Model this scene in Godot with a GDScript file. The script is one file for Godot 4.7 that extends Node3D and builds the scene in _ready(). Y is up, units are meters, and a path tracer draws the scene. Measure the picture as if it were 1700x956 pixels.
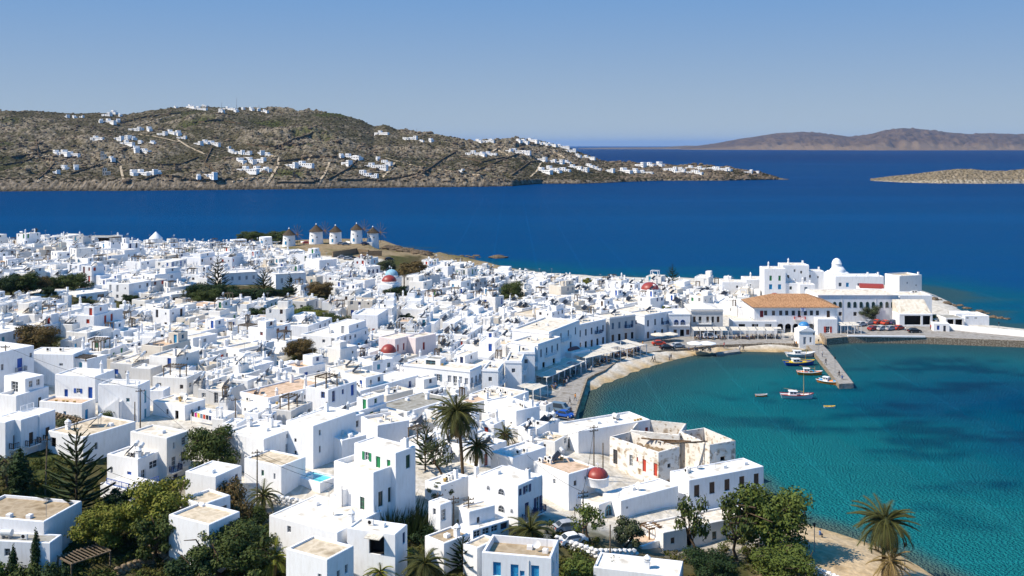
extends Node3D
# A whitewashed island town on a bay: every pixel constant below was read off the photograph (1700 x 956) and turned into a
# place in metres with at(); the lens is a shifted one (upright verticals) at 60 m above the sea.

const F := 1653.0
const CX := 850.0
const HY := 241.0
const EYE := 60.0

var mats := {}
var tex := {}
var cache := {}
var gridx0 := -440.0
var gridd0 := 50.0
var gstep := 4.0
var gnx := 205
var gnd := 156
var gh := PackedFloat32Array()
var shore := PackedVector2Array()
var ctrl := []
var footprints := []
var bins := {}
var landmarks := []
var house_list := []
var noise := FastNoiseLite.new()
var noise2 := FastNoiseLite.new()
var rng := RandomNumberGenerator.new()

class MB:
	var v := PackedVector3Array()
	var n := PackedVector3Array()
	var c := PackedColorArray()
	var uv := PackedVector2Array()
	var ix := PackedInt32Array()
	var col := Color(1, 1, 1)
	var tint := false
	func put(p: Vector3, m: Vector3) -> int:
		v.append(p)
		n.append(m)
		if tint:
			c.append(col)
		return v.size() - 1
	func quad(a: Vector3, b: Vector3, d: Vector3, e: Vector3) -> void: # counter-clockwise seen from outside
		var m := (d - a).cross(e - b).normalized()
		var k := put(a, m)
		put(b, m)
		put(d, m)
		put(e, m)
		ix.append_array(PackedInt32Array([k, k + 2, k + 1, k, k + 3, k + 2]))
	func tri(a: Vector3, b: Vector3, d: Vector3) -> void:
		var m := (b - a).cross(d - a).normalized()
		var k := put(a, m)
		put(b, m)
		put(d, m)
		ix.append_array(PackedInt32Array([k, k + 2, k + 1]))
	func box(x0: float, y0: float, z0: float, x1: float, y1: float, z1: float, t := Transform3D()) -> void:
		var p := []
		for k in 8:
			p.append(t * Vector3(x1 if k & 1 else x0, y1 if k & 2 else y0, z1 if k & 4 else z0))
		quad(p[4], p[5], p[7], p[6])
		quad(p[1], p[0], p[2], p[3])
		quad(p[5], p[1], p[3], p[7])
		quad(p[0], p[4], p[6], p[2])
		quad(p[6], p[7], p[3], p[2])
		quad(p[0], p[1], p[5], p[4])
	func chbox(x0: float, y0: float, z0: float, x1: float, y1: float, z1: float, ch: float) -> void: # box whose top edges are rounded off
		ring_box(x0, z0, x1, z1, y0, x0, z0, x1, z1, y1 - ch)
		ring_box(x0, z0, x1, z1, y1 - ch, x0 + ch, z0 + ch, x1 - ch, z1 - ch, y1)
		quad(Vector3(x0 + ch, y1, z1 - ch), Vector3(x1 - ch, y1, z1 - ch), Vector3(x1 - ch, y1, z0 + ch), Vector3(x0 + ch, y1, z0 + ch))
	func ring_box(ax0: float, az0: float, ax1: float, az1: float, ya: float, bx0: float, bz0: float, bx1: float, bz1: float, yb: float) -> void:
		quad(Vector3(ax0, ya, az1), Vector3(ax1, ya, az1), Vector3(bx1, yb, bz1), Vector3(bx0, yb, bz1))
		quad(Vector3(ax1, ya, az1), Vector3(ax1, ya, az0), Vector3(bx1, yb, bz0), Vector3(bx1, yb, bz1))
		quad(Vector3(ax1, ya, az0), Vector3(ax0, ya, az0), Vector3(bx0, yb, bz0), Vector3(bx1, yb, bz0))
		quad(Vector3(ax0, ya, az0), Vector3(ax0, ya, az1), Vector3(bx0, yb, bz1), Vector3(bx0, yb, bz0))
	func tube(a: Vector3, b: Vector3, ra: float, rb: float, sides := 6, cap := true) -> void:
		var d := (b - a).normalized()
		var s := d.cross(Vector3.UP if absf(d.y) < 0.9 else Vector3.RIGHT).normalized()
		var t := s.cross(d)
		var k := v.size()
		for i in sides:
			var q := TAU * i / sides
			var m := s * cos(q) + t * sin(q)
			put(a + m * ra, m)
			put(b + m * rb, m)
		for i in sides:
			var j := (i + 1) % sides
			ix.append_array(PackedInt32Array([k + 2 * i, k + 2 * j + 1, k + 2 * i + 1, k + 2 * i, k + 2 * j, k + 2 * j + 1]))
		if cap and rb > 0.001:
			var m0 := put(b, d)
			for i in sides:
				put(v[k + 2 * i + 1], d)
			for i in sides:
				ix.append_array(PackedInt32Array([m0, m0 + 1 + i, m0 + 1 + (i + 1) % sides]))
	func lathe(prof: Array, sides: int, at := Vector3.ZERO, squash := Vector3.ONE, flat := false) -> void: # prof: [radius, height] upwards
		for i in prof.size() - 1:
			var a: Vector2 = Vector2(prof[i][0], prof[i][1])
			var b: Vector2 = Vector2(prof[i + 1][0], prof[i + 1][1])
			var m2 := Vector2(b.y - a.y, a.x - b.x).normalized()
			var ma := m2
			var mb := m2
			if not flat:
				if i > 0:
					var z := Vector2(prof[i - 1][0], prof[i - 1][1])
					var w := Vector2(a.y - z.y, z.x - a.x).normalized()
					if w.dot(m2) > 0.6:
						ma = (m2 + w).normalized()
				if i < prof.size() - 2:
					var z2 := Vector2(prof[i + 2][0], prof[i + 2][1])
					var w2 := Vector2(z2.y - b.y, b.x - z2.x).normalized()
					if w2.dot(m2) > 0.6:
						mb = (m2 + w2).normalized()
			var k := v.size()
			for j in sides + 1:
				var q := TAU * j / sides
				var dx := cos(q)
				var dz := sin(q)
				put(at + Vector3(dx * a.x, a.y, dz * a.x) * squash, Vector3(dx * ma.x, ma.y, dz * ma.x))
				put(at + Vector3(dx * b.x, b.y, dz * b.x) * squash, Vector3(dx * mb.x, mb.y, dz * mb.x))
			for j in sides:
				var g := k + 2 * j
				ix.append_array(PackedInt32Array([g, g + 3, g + 1, g, g + 2, g + 3]))
	func join(o: MB, t: Transform3D) -> void:
		var k := v.size()
		for p in o.v:
			v.append(t * p)
		var b := t.basis.inverse().transposed()
		for m in o.n:
			n.append((b * m).normalized())
		if tint:
			if o.tint:
				c.append_array(o.c)
			else:
				for p in o.v:
					c.append(col)
		for i in o.ix:
			ix.append(k + i)
	func arrays() -> Array:
		var a := []
		a.resize(Mesh.ARRAY_MAX)
		a[Mesh.ARRAY_VERTEX] = v
		a[Mesh.ARRAY_NORMAL] = n
		if tint:
			a[Mesh.ARRAY_COLOR] = c
		if uv.size() == v.size() and uv.size() > 0:
			a[Mesh.ARRAY_TEX_UV] = uv
		a[Mesh.ARRAY_INDEX] = ix
		return a
	func mesh() -> ArrayMesh:
		var m := ArrayMesh.new()
		if ix.size():
			m.add_surface_from_arrays(Mesh.PRIMITIVE_TRIANGLES, arrays())
		return m

# ---------------------------------------------------------------- places
func at(px: float, py: float, e: float) -> Vector3:
	var d := F * (EYE - e) / (py - HY)
	return Vector3((px - CX) * d / F, e, -d)

func far_at(px: float, py: float, d: float) -> Vector3:
	return Vector3((px - CX) * d / F, EYE - (py - HY) * d / F, -d)

func pix(p: Vector3) -> Vector2:
	return Vector2(CX + F * p.x / -p.z, HY + F * (EYE - p.y) / -p.z)

func ground(x: float, z: float) -> float:
	var fx := clampf((x - gridx0) / gstep, 0.0, gnx - 1.001)
	var fd := clampf((-z - gridd0) / gstep, 0.0, gnd - 1.001)
	var i := int(fx)
	var j := int(fd)
	fx -= i
	fd -= j
	var k := j * gnx + i
	return lerpf(lerpf(gh[k], gh[k + 1], fx), lerpf(gh[k + gnx], gh[k + gnx + 1], fx), fd)

func hit(px: float, py: float, floor_h := -0.05) -> Vector3:
	var d := 70.0
	while d < 760.0:
		var y := EYE - (py - HY) * d / F
		var x := (px - CX) * d / F
		var g := maxf(ground(x, -d), floor_h)
		if y <= g:
			return Vector3(x, g, -d)
		d += 0.5
	return at(px, py, 0.0)

func shore_dist(p: Vector2) -> float: # > 0 inland
	var best := 1e9
	var inside := false
	var m := shore.size()
	var j := m - 1
	for i in m:
		var a := shore[j]
		var b := shore[i]
		var ab := b - a
		var t := clampf((p - a).dot(ab) / ab.length_squared(), 0.0, 1.0)
		best = minf(best, p.distance_squared_to(a + ab * t))
		if (b.y > p.y) != (a.y > p.y) and p.x < (a.x - b.x) * (p.y - b.y) / (a.y - b.y) + b.x:
			inside = not inside
		j = i
	return sqrt(best) if inside else -sqrt(best)

# ---------------------------------------------------------------- materials
func noise_tex(key: String, freq: float, octaves: int, stops: Array, size := 512, normal := false, strength := 4.0, kind := FastNoiseLite.TYPE_SIMPLEX_SMOOTH, seed_n := 3) -> Texture2D:
	if tex.has(key):
		return tex[key]
	var f := FastNoiseLite.new()
	f.noise_type = kind
	f.seed = seed_n
	f.frequency = freq
	f.fractal_octaves = octaves
	var t := NoiseTexture2D.new()
	t.width = size
	t.height = size
	t.seamless = true
	t.noise = f
	if normal:
		t.as_normal_map = true
		t.bump_strength = strength
	elif stops.size():
		var g := Gradient.new()
		var offs := PackedFloat32Array()
		var cols := PackedColorArray()
		for s in stops:
			offs.append(s[0])
			cols.append(s[1])
		g.offsets = offs
		g.colors = cols
		t.color_ramp = g
	tex[key] = t
	return t

func lin(r: float, g: float, b: float) -> Color:
	return Color(r, g, b).linear_to_srgb()

func mat(key: String, color: Color, rough := 0.85, spec := 0.3) -> StandardMaterial3D:
	var m := StandardMaterial3D.new()
	m.albedo_color = color
	m.roughness = rough
	m.metallic_specular = spec
	m.resource_name = key
	mats[key] = m
	return m

func tri_map(m: StandardMaterial3D, t: Texture2D, scale: float, nt: Texture2D = null, ns := 1.0) -> void:
	m.uv1_triplanar = true
	m.uv1_world_triplanar = true
	m.uv1_scale = Vector3.ONE * scale
	if t:
		m.albedo_texture = t
	if nt:
		m.normal_enabled = true
		m.normal_texture = nt
		m.normal_scale = ns

func g1(a: float) -> Color:
	return Color(a, a, a)

func make_materials() -> void:
	var plaster := noise_tex("plaster", 0.012, 5, [[0.0, Color(0.93, 0.925, 0.91)], [0.35, Color(0.975, 0.97, 0.965)], [0.6, Color(1, 1, 1)], [1.0, Color(0.97, 0.97, 0.97)]])
	var lump := noise_tex("lump", 0.02, 4, [], 512, true, 3.0)
	var stain := noise_tex("stain", 0.008, 5, [[0.0, Color(0.70, 0.66, 0.6)], [0.3, Color(0.88, 0.85, 0.8)], [0.5, Color(1, 0.98, 0.95)], [0.7, Color(0.9, 0.87, 0.82)], [1.0, Color(1, 1, 1)]])
	var dirt := noise_tex("dirt", 0.01, 6, [[0.0, Color(0.45, 0.4, 0.34)], [0.4, Color(0.8, 0.76, 0.7)], [0.6, Color(1, 0.97, 0.92)], [1.0, Color(0.8, 0.78, 0.74)]])
	var stone := noise_tex("stone", 0.03, 4, [[0.0, Color(0.3, 0.26, 0.22)], [0.25, Color(0.62, 0.56, 0.5)], [0.6, Color(0.9, 0.85, 0.78)], [1.0, Color(1, 1, 1)]], 512, false, 4, FastNoiseLite.TYPE_CELLULAR)
	var stone_n := noise_tex("stone_n", 0.03, 3, [], 512, true, 8.0, FastNoiseLite.TYPE_CELLULAR)
	var rough_n := noise_tex("rough_n", 0.03, 5, [], 512, true, 8.0)
	for w in [["white", 0.86, 0.855, 0.845], ["white_cool", 0.82, 0.822, 0.83], ["white_warm", 0.80, 0.78, 0.74], ["cream", 0.68, 0.62, 0.53], ["grey_wall", 0.60, 0.59, 0.57], ["pink", 0.74, 0.65, 0.63]]:
		tri_map(mat(w[0], lin(w[1], w[2], w[3]), 0.92, 0.2), plaster, 0.11, lump, 0.06)
		mats[w[0]].uv1_scale = Vector3(0.22, 0.05, 0.22)
	for w in [["roof_white", 0.84, 0.835, 0.82], ["roof_cream", 0.66, 0.58, 0.46], ["roof_tan", 0.43, 0.355, 0.26], ["roof_grey", 0.36, 0.36, 0.34], ["roof_rose", 0.66, 0.50, 0.38], ["roof_warm", 0.78, 0.73, 0.65]]:
		tri_map(mat(w[0], lin(w[1], w[2], w[3]), 0.95, 0.15), stain, 0.07, lump, 0.4)
	tri_map(mat("worn_wall", lin(0.78, 0.76, 0.72), 0.95, 0.15), noise_tex("peel", 0.012, 6, [[0.0, Color(0.45, 0.36, 0.27)], [0.3, Color(0.7, 0.62, 0.52)], [0.36, Color(0.97, 0.95, 0.92)], [1.0, Color(1, 1, 1)]]), 0.1, rough_n, 0.3)
	tri_map(mat("rubble", lin(0.40, 0.34, 0.26), 0.95, 0.15), stone, 0.35, stone_n, 1.2)
	tri_map(mat("quay_stone", lin(0.47, 0.44, 0.39), 0.9, 0.2), stone, 0.15, stone_n, 0.6)
	tri_map(mat("paving", lin(0.34, 0.33, 0.32), 0.9, 0.2), stain, 0.06, rough_n, 0.3)
	tri_map(mat("lane", lin(0.58, 0.56, 0.52), 0.95, 0.15), stain, 0.1, rough_n, 0.3)
	tri_map(mat("asphalt", lin(0.16, 0.16, 0.16), 0.95, 0.15), stain, 0.1, rough_n, 0.3)
	tri_map(mat("sand", lin(0.56, 0.43, 0.27), 1.0, 0.1), stain, 0.12, rough_n, 0.4)
	tri_map(mat("earth", lin(0.20, 0.16, 0.11), 1.0, 0.1), dirt, 0.2, rough_n, 0.8)
	var tg := mat("terrain", Color.WHITE, 1.0, 0.1)
	tg.vertex_color_use_as_albedo = true
	tri_map(tg, stain, 0.045, rough_n, 0.5)
	var hill := mat("hill", Color.WHITE, 1.0, 0.1)
	hill.vertex_color_use_as_albedo = true
	tri_map(hill, noise_tex("hilltex", 0.02, 6, [[0.0, Color(0.25, 0.24, 0.22)], [0.4, Color(0.7, 0.68, 0.62)], [0.55, Color(0.95, 0.92, 0.86)], [1.0, Color(1, 1, 1)]]), 0.016, noise_tex("hill_n", 0.02, 6, [], 512, true, 14.0), 1.5)
	var rock := mat("rock", lin(0.25, 0.215, 0.175), 0.95, 0.15)
	tri_map(rock, stone, 0.12, rough_n, 1.5)
	tri_map(mat("rock_grey", lin(0.36, 0.33, 0.29), 0.95, 0.15), stone, 0.05, rough_n, 1.5)
	tri_map(mat("dry_wall", lin(0.19, 0.16, 0.12), 0.95, 0.15), stone, 0.2)
	tri_map(mat("track", lin(0.52, 0.44, 0.33), 0.95, 0.15), stain, 0.05)
	for w in [["boulder", 0.26, 0.23, 0.19], ["scrub", 0.080, 0.078, 0.042]]:
		var bm := mat(w[0], lin(w[1], w[2], w[3]), 1.0, 0.1)
		bm.vertex_color_use_as_albedo = true
		tri_map(bm, stone, 0.08)
	mat("glass", lin(0.035, 0.045, 0.055), 0.12, 0.6)
	mat("dark", lin(0.02, 0.02, 0.022), 0.8, 0.2)
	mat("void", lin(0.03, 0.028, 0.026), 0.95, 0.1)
	for w in [["blue", 0.02, 0.09, 0.38], ["azure", 0.03, 0.28, 0.52], ["teal", 0.08, 0.32, 0.42], ["green", 0.02, 0.22, 0.08], ["dark_green", 0.02, 0.07, 0.04], ["red", 0.50, 0.06, 0.03], ["brown", 0.09, 0.05, 0.03], ["grey", 0.35, 0.36, 0.38], ["navy", 0.02, 0.04, 0.12], ["ochre", 0.5, 0.33, 0.1], ["yellow", 0.75, 0.5, 0.04], ["orange", 0.85, 0.24, 0.04], ["paint_white", 0.78, 0.78, 0.77], ["black", 0.015, 0.015, 0.016], ["silver", 0.45, 0.46, 0.47], ["maroon", 0.28, 0.03, 0.03], ["steel_blue", 0.13, 0.2, 0.27], ["magenta", 0.5, 0.03, 0.2]]:
		mat(w[0], lin(w[1], w[2], w[3]), 0.5, 0.4)
	tri_map(mat("dome_red", lin(0.33, 0.05, 0.035), 0.45, 0.5), stain, 0.25)
	tri_map(mat("dome_pale", lin(0.30, 0.55, 0.74), 0.6, 0.3), stain, 0.25)
	tri_map(mat("dome_blue", lin(0.05, 0.26, 0.60), 0.45, 0.5), stain, 0.25)
	tri_map(mat("tile", lin(0.52, 0.325, 0.20), 0.85, 0.3), dirt, 0.25, rough_n, 0.4)
	tri_map(mat("thatch", lin(0.12, 0.10, 0.08), 1.0, 0.1), dirt, 0.6, rough_n, 1.5)
	tri_map(mat("wood", lin(0.26, 0.16, 0.09), 0.8, 0.3), dirt, 0.6)
	tri_map(mat("wood_grey", lin(0.23, 0.19, 0.15), 0.9, 0.2), dirt, 0.6)
	tri_map(mat("canvas", lin(0.72, 0.69, 0.62), 0.9, 0.2), stain, 0.3)
	tri_map(mat("trunk", lin(0.13, 0.10, 0.075), 1.0, 0.1), dirt, 0.8, rough_n, 1.5)
	tri_map(mat("palm_trunk", lin(0.16, 0.12, 0.08), 1.0, 0.1), dirt, 1.2, rough_n, 2.0)
	mat("panel", lin(0.015, 0.017, 0.024), 0.4, 0.25)
	mat("tank", lin(0.62, 0.62, 0.6), 0.35, 0.5)
	mat("metal", lin(0.30, 0.30, 0.30), 0.5, 0.5)
	mat("rubber", lin(0.02, 0.02, 0.02), 0.9, 0.2)
	mat("cable", lin(0.02, 0.02, 0.02), 0.9, 0.2)
	var pool := mat("pool_water", lin(0.12, 0.62, 0.66), 0.08, 0.5)
	pool.normal_enabled = true
	pool.normal_texture = lump
	var leafs := [["leaf_green", 0.068, 0.088, 0.024], ["leaf_yellow", 0.17, 0.175, 0.03], ["leaf_dark", 0.030, 0.052, 0.018], ["leaf_grey", 0.075, 0.09, 0.045], ["leaf_brown", 0.13, 0.09, 0.035], ["leaf_palm", 0.078, 0.08, 0.027], ["leaf_dry", 0.24, 0.17, 0.08], ["leaf_pine", 0.05, 0.075, 0.03], ["leaf_bright", 0.10, 0.13, 0.028]]
	for w in leafs:
		var l := mat(w[0], Color.WHITE, 0.7, 0.25)
		l.albedo_color = lin(w[1], w[2], w[3])
		l.vertex_color_use_as_albedo = true
		l.backlight_enabled = true
		l.backlight = Color(0.35, 0.4, 0.2)
	var vc := mat("tinted", Color.WHITE, 0.8, 0.25)
	vc.vertex_color_use_as_albedo = true
	var sea := mat("sea", Color.WHITE, 0.3, 0.02)
	sea.vertex_color_use_as_albedo = true
	tri_map(sea, null, 0.045, noise_tex("wave_n", 0.03, 5, [], 1024, true, 16.0, FastNoiseLite.TYPE_SIMPLEX, 9), 2.4)

# ---------------------------------------------------------------- nodes
var used_names := {}
func node_name(called: String) -> String:
	used_names[called] = used_names.get(called, -1) + 1
	var k: int = used_names[called]
	return called if k == 0 else "%s_%03d" % [called, k]

func tag(o: Node, label: String, category := "", group := "", kind := "") -> Node:
	if label:
		o.set_meta("label", label)
	if category:
		o.set_meta("category", category)
	if group:
		o.set_meta("group", group)
	if kind:
		o.set_meta("kind", kind)
	return o

func thing(called: String, label: String, category: String, p: Vector3, yaw := 0.0, group := "") -> Node3D:
	var o := Node3D.new()
	o.name = node_name(called)
	add_child(o, true)
	o.position = p
	o.rotation.y = yaw
	tag(o, label, category, group)
	return o

func part(parent: Node, called: String, m: Mesh, mt: String, t := Transform3D()) -> MeshInstance3D:
	var o := MeshInstance3D.new()
	o.name = called
	o.mesh = m
	if mt:
		o.material_override = mats[mt]
	if called in ["baluster", "roof_tiles"]:
		o.set_meta("kind", "stuff")
	parent.add_child(o, true)
	o.transform = t
	return o

func setting(called: String, m: Mesh, mt: String) -> MeshInstance3D:
	var o := part(self, called, m, mt)
	o.set_meta("kind", "structure")
	return o

# A prefab is an Array of [name, mesh, material]; the first one is the part, the others its sub-parts.
func merged(fab: Array) -> ArrayMesh:
	var key := "m%d" % fab.hash()
	if not cache.has(key):
		var m := ArrayMesh.new()
		for f in fab:
			m.add_surface_from_arrays(Mesh.PRIMITIVE_TRIANGLES, f[1].surface_get_arrays(0))
			m.surface_set_material(m.get_surface_count() - 1, mats[f[2]])
		cache[key] = m
	return cache[key]

func place(parent: Node, fab: Array, t: Transform3D, deep: bool) -> void:
	if fab.size() == 1 or not deep:
		if fab.size() == 1:
			part(parent, fab[0][0], fab[0][1], fab[0][2], t)
		else:
			part(parent, fab[0][0], merged(fab), "", t)
		return
	var o := part(parent, fab[0][0], fab[0][1], fab[0][2], t)
	for k in range(1, fab.size()):
		part(o, fab[k][0], fab[k][1], fab[k][2])

func yrot(a: float, p := Vector3.ZERO) -> Transform3D:
	return Transform3D(Basis(Vector3.UP, a), p)

# ---------------------------------------------------------------- setting
func make_ground_grid() -> void:
	var pts := [[1850, 1100], [1700, 1020], [1560, 956], [1480, 915], [1400, 885], [1330, 866], [1300, 856], [1282, 836], [1245, 795], [1170, 752], [1085, 724], [1000, 706], [966, 698], [970, 672], [980, 650], [1000, 640], [1039, 624], [1070, 612], [1102, 602], [1139, 592.5], [1188, 587], [1227, 583], [1303, 585], [1340, 580], [1364, 571], [1415, 566.5], [1535, 566], [1620, 569], [1700, 572], [1850, 578], [1850, 556], [1700, 548], [1642, 541], [1600, 521], [1574, 500], [1552, 492], [1520, 482], [1400, 478], [1300, 476], [1200, 470], [1100, 468], [1000, 466], [900, 460], [840, 449], [780, 440], [740, 432], [700, 424], [660, 413], [610, 412], [500, 416], [400, 421], [200, 423], [0, 424], [-200, 424], [-700, 450], [-1200, 1100]]
	for p in pts:
		var w := at(p[0], p[1], 0.0)
		shore.append(Vector2(w.x, -w.z))
	var c := [[300, 928, 6.6], [345, 925, 6.6], [140, 900, 6.2], [540, 990, 5.4], [600, 960, 5.2], [860, 975, 5.9], [930, 960, 5.0], [657, 930, 6.1], [571, 920, 6.2], [470, 905, 6.4], [660, 852, 9.7], [700, 848, 9.0], [560, 852, 9.2], [520, 842, 8.0], [467, 823, 7.2], [514, 800, 8.0], [400, 800, 7.9], [340, 820, 7.8], [262, 806, 6.4], [290, 812, 6.6], [222, 800, 6.2], [200, 835, 5.8], [150, 785, 6.9], [222, 765, 7.2], [85, 750, 8.4], [40, 768, 8.2], [120, 925, 5.4], [860, 868, 6.3], [922, 860, 5.6], [790, 850, 6.6], [944, 850, 3.4], [1000, 842, 2.8], [900, 790, 4.6], [0, 950, 4.5], [130, 940, 5], [300, 940, 5.5], [480, 950, 4.5], [650, 950, 4], [900, 956, 4], [1100, 940, 2.5], [1300, 940, 1.6], [1450, 950, 1.4], [0, 860, 6.5], [140, 860, 7], [300, 880, 7], [470, 835, 7.3], [620, 852, 9.8], [608, 860, 9.7], [640, 856, 9.7], [592, 856, 9.5], [560, 862, 9.0], [630, 848, 9.8], [780, 850, 6.5], [860, 860, 6.2], [1000, 870, 2.5], [1150, 920, 1.2], [1250, 850, 1], [0, 770, 8.6], [100, 770, 7.8], [230, 812, 6.2], [350, 810, 7.5], [0, 690, 10.4], [80, 700, 9.8], [160, 712, 8.6], [250, 705, 8.6], [0, 600, 13], [0, 640, 11.5], [60, 660, 10.5], [110, 658, 9.8], [140, 656, 10.5], [200, 700, 8.6], [200, 650, 10.4], [300, 650, 9.5], [400, 700, 8.5], [520, 775, 8], [560, 700, 7.5], [700, 720, 6], [760, 780, 6.5], [850, 740, 5], [930, 760, 4], [990, 720, 2], [1100, 780, 1.5], [1200, 800, 1],
		[400, 600, 9], [700, 620, 5], [850, 630, 2.6], [920, 660, 1.3], [960, 620, 1.3], [1050, 580, 1.3], [1150, 572, 1.3], [1280, 566, 1.3], [1220, 572, 1.3], [1400, 548, 1.8], [1550, 548, 1.8], [1680, 560, 1.8], [0, 550, 15], [300, 550, 10], [600, 550, 6], [900, 560, 3], [0, 500, 14], [300, 500, 10], [600, 500, 6.5], [900, 500, 3], [1150, 520, 2], [1400, 510, 2], [0, 450, 12], [300, 450, 10], [600, 450, 8], [800, 455, 3], [1000, 480, 2.5], [1300, 480, 3], [1400, 480, 3.4], [1520, 490, 2.6], [0, 425, 10], [300, 425, 9], [480, 420, 9.5], [0, 408, 7.5], [200, 409, 7.5], [400, 410, 7.2], [-100, 408, 7.5], [550, 406, 10.5], [600, 405, 10.5], [640, 415, 7], [680, 420, 4], [-150, 430, 12], [-150, 600, 18], [-150, 900, 8]]
	for p in c:
		var w := at(p[0], p[1], p[2])
		ctrl.append(Vector3(w.x, p[2], -w.z))
	gh.resize(gnx * gnd)
	for j in gnd:
		for i in gnx:
			var p := Vector2(gridx0 + i * gstep, gridd0 + j * gstep)
			var s := shore_dist(p)
			var h := 0.0
			if s < 0.0:
				h = maxf(s * 0.12, -6.0) - 0.25
			else:
				var sw := 0.0
				for q in ctrl:
					var w := 1.0 / pow(Vector2(p.x - q.x, p.y - q.z).length_squared() + 12.0, 2.0)
					sw += w
					h += w * q.y
				h /= sw
				var slope := 0.2
				var qx := CX + F * p.x / p.y
				if p.y > 330.0:
					slope = 0.5
				elif qx > 1000 and p.y > 180.0:
					slope = 0.21
				if p.y > 470.0 and qx > 600:
					h += noise.get_noise_2d(p.x * 4.0, p.y * 4.0) * 1.5
				h = minf(h, s * slope + 0.02)
			gh[j * gnx + i] = h

func land_tint(x: float, d: float, s: float) -> Color:
	var q := CX + F * x / d
	var nz := noise.get_noise_2d(x * 1.3, d * 1.3)
	var lane := Color(0.62, 0.60, 0.56)
	var garden := Color(0.10, 0.085, 0.05).lerp(Color(0.07, 0.085, 0.03), clampf(0.5 + nz, 0, 1))
	var rocky := Color(0.30, 0.24, 0.16).lerp(Color(0.12, 0.12, 0.05), clampf(nz * 2.0 - 0.2, 0, 1))
	var c := lane
	if d > 455.0 and q > 470.0:
		c = rocky
	elif d > 560.0:
		c = rocky
	if d < 185.0 and q < 1330.0:
		c = lane.lerp(garden, smoothstep(150.0, 138.0, d) if q > 300 else smoothstep(185.0, 168.0, d))
	var row := HY + (EYE - ground(x, -d)) * F / d
	for g in GREEN:
		if q > g[0] and q < g[2] and row > g[1] and row < g[3] and g[3] - g[1] > 20:
			c = garden
	if q > 1290.0 and d < 220.0:
		c = Color(0.54, 0.43, 0.29)
	if s < 2.5 and s > -30.0 and d < 330.0 and q > 960.0:
		c = Color(0.56, 0.43, 0.255)
	if s < 1.0 and d < 330.0 and q > 960:
		c = c * 0.72
	c.a = 1.0
	return c

func build_ground() -> void:
	var mb := MB.new()
	mb.tint = true
	for j in gnd:
		for i in gnx:
			var k := j * gnx + i
			var p := Vector3(gridx0 + i * gstep, gh[k], -(gridd0 + j * gstep))
			var l := gh[k - 1] if i > 0 else gh[k]
			var r := gh[k + 1] if i < gnx - 1 else gh[k]
			var a := gh[k - gnx] if j > 0 else gh[k]
			var b := gh[k + gnx] if j < gnd - 1 else gh[k]
			mb.col = land_tint(p.x, -p.z, shore_dist(Vector2(p.x, -p.z)))
			mb.put(p, Vector3(l - r, 2 * gstep, b - a).normalized())
	for j in gnd - 1:
		for i in gnx - 1:
			var k := j * gnx + i
			if maxf(maxf(gh[k], gh[k + 1]), maxf(gh[k + gnx], gh[k + gnx + 1])) > -1.6:
				mb.ix.append_array(PackedInt32Array([k, k + gnx, k + 1, k + 1, k + gnx, k + gnx + 1]))
	setting("ground", mb.mesh(), "terrain")

func sea_tint(x: float, d: float) -> Color:
	var q := CX + F * x / d
	var deep := Color(0.001, 0.062, 0.20)
	var blue := Color(0.001, 0.083, 0.235)
	var c := blue.lerp(deep, smoothstep(500.0, 1500.0, d))
	c = c.lerp(Color(0.001, 0.036, 0.145), smoothstep(2200.0, 5000.0, d))
	var streak := noise2.get_noise_2d(x * 0.02, d * 0.14)
	c = c.lerp(c * 1.18, clampf(streak * 1.5, 0, 1))
	if d < 720.0:
		var s := -shore_dist(Vector2(x, d)) if d < 640.0 and x > -260.0 else 400.0
		if d < 322.0: # the bay
			var teal := Color(0.005, 0.140, 0.185)
			var mid := Color(0.003, 0.070, 0.16)
			var near := Color(0.02, 0.23, 0.225)
			var bed := Color(0.10, 0.125, 0.10)
			var big := noise2.get_noise_2d(x * 0.30 + 40.0, d * 0.55 - 20.0)
			c = teal.lerp(mid, smoothstep(45.0, 115.0, x + (d - 240.0) * 0.4 + big * 30.0))
			c = c.lerp(near, smoothstep(75.0, 10.0, s) * 0.6)
			var weed := noise2.get_noise_2d(x * 0.55 - 9.0, d * 1.6 + 300.0) + 0.55 * noise.get_noise_2d(x * 2.0, d * 4.5)
			c = c.lerp(Color(0.004, 0.035, 0.085), smoothstep(0.05, 0.55, weed) * smoothstep(6.0, 30.0, s) * 0.62)
			c = c.lerp(Color(0.035, 0.095, 0.115), smoothstep(34.0, 6.0, s) * smoothstep(200.0, 240.0, d) * 0.8)
			c = c.lerp(bed, smoothstep(6.0, 0.5, s) * 0.8)
		else:
			var nz := noise2.get_noise_2d(x * 0.35, d * 0.9) * 25.0
			var e := s + nz
			var west := smoothstep(540.0, 500.0, d)
			c = c.lerp(Color(0.004, 0.12, 0.20), smoothstep(75.0, 12.0, e) * 0.9 * west)
			c = c.lerp(Color(0.05, 0.11, 0.11), smoothstep(16.0, 2.0, e) * 0.7)
	c.a = 1.0
	return c

func build_sea() -> void:
	var mb := MB.new()
	mb.tint = true
	var na := 300
	var nr := 330
	var r := 105.0
	for j in nr:
		for i in na:
			var t := (float(i) / (na - 1) - 0.5) * 2.0
			var x := t * 0.80 * r
			mb.col = sea_tint(x, r)
			mb.put(Vector3(x, 0, -r), Vector3.UP)
		r *= 1.0125 if r < 720.0 else (1.022 if r < 3000.0 else 1.05)
		if r > 60000.0:
			nr = j + 1
			break
	for j in nr - 1:
		for i in na - 1:
			var k := j * na + i
			mb.ix.append_array(PackedInt32Array([k, k + na, k + 1, k + 1, k + na, k + na + 1]))
	setting("sea", mb.mesh(), "sea")

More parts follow.
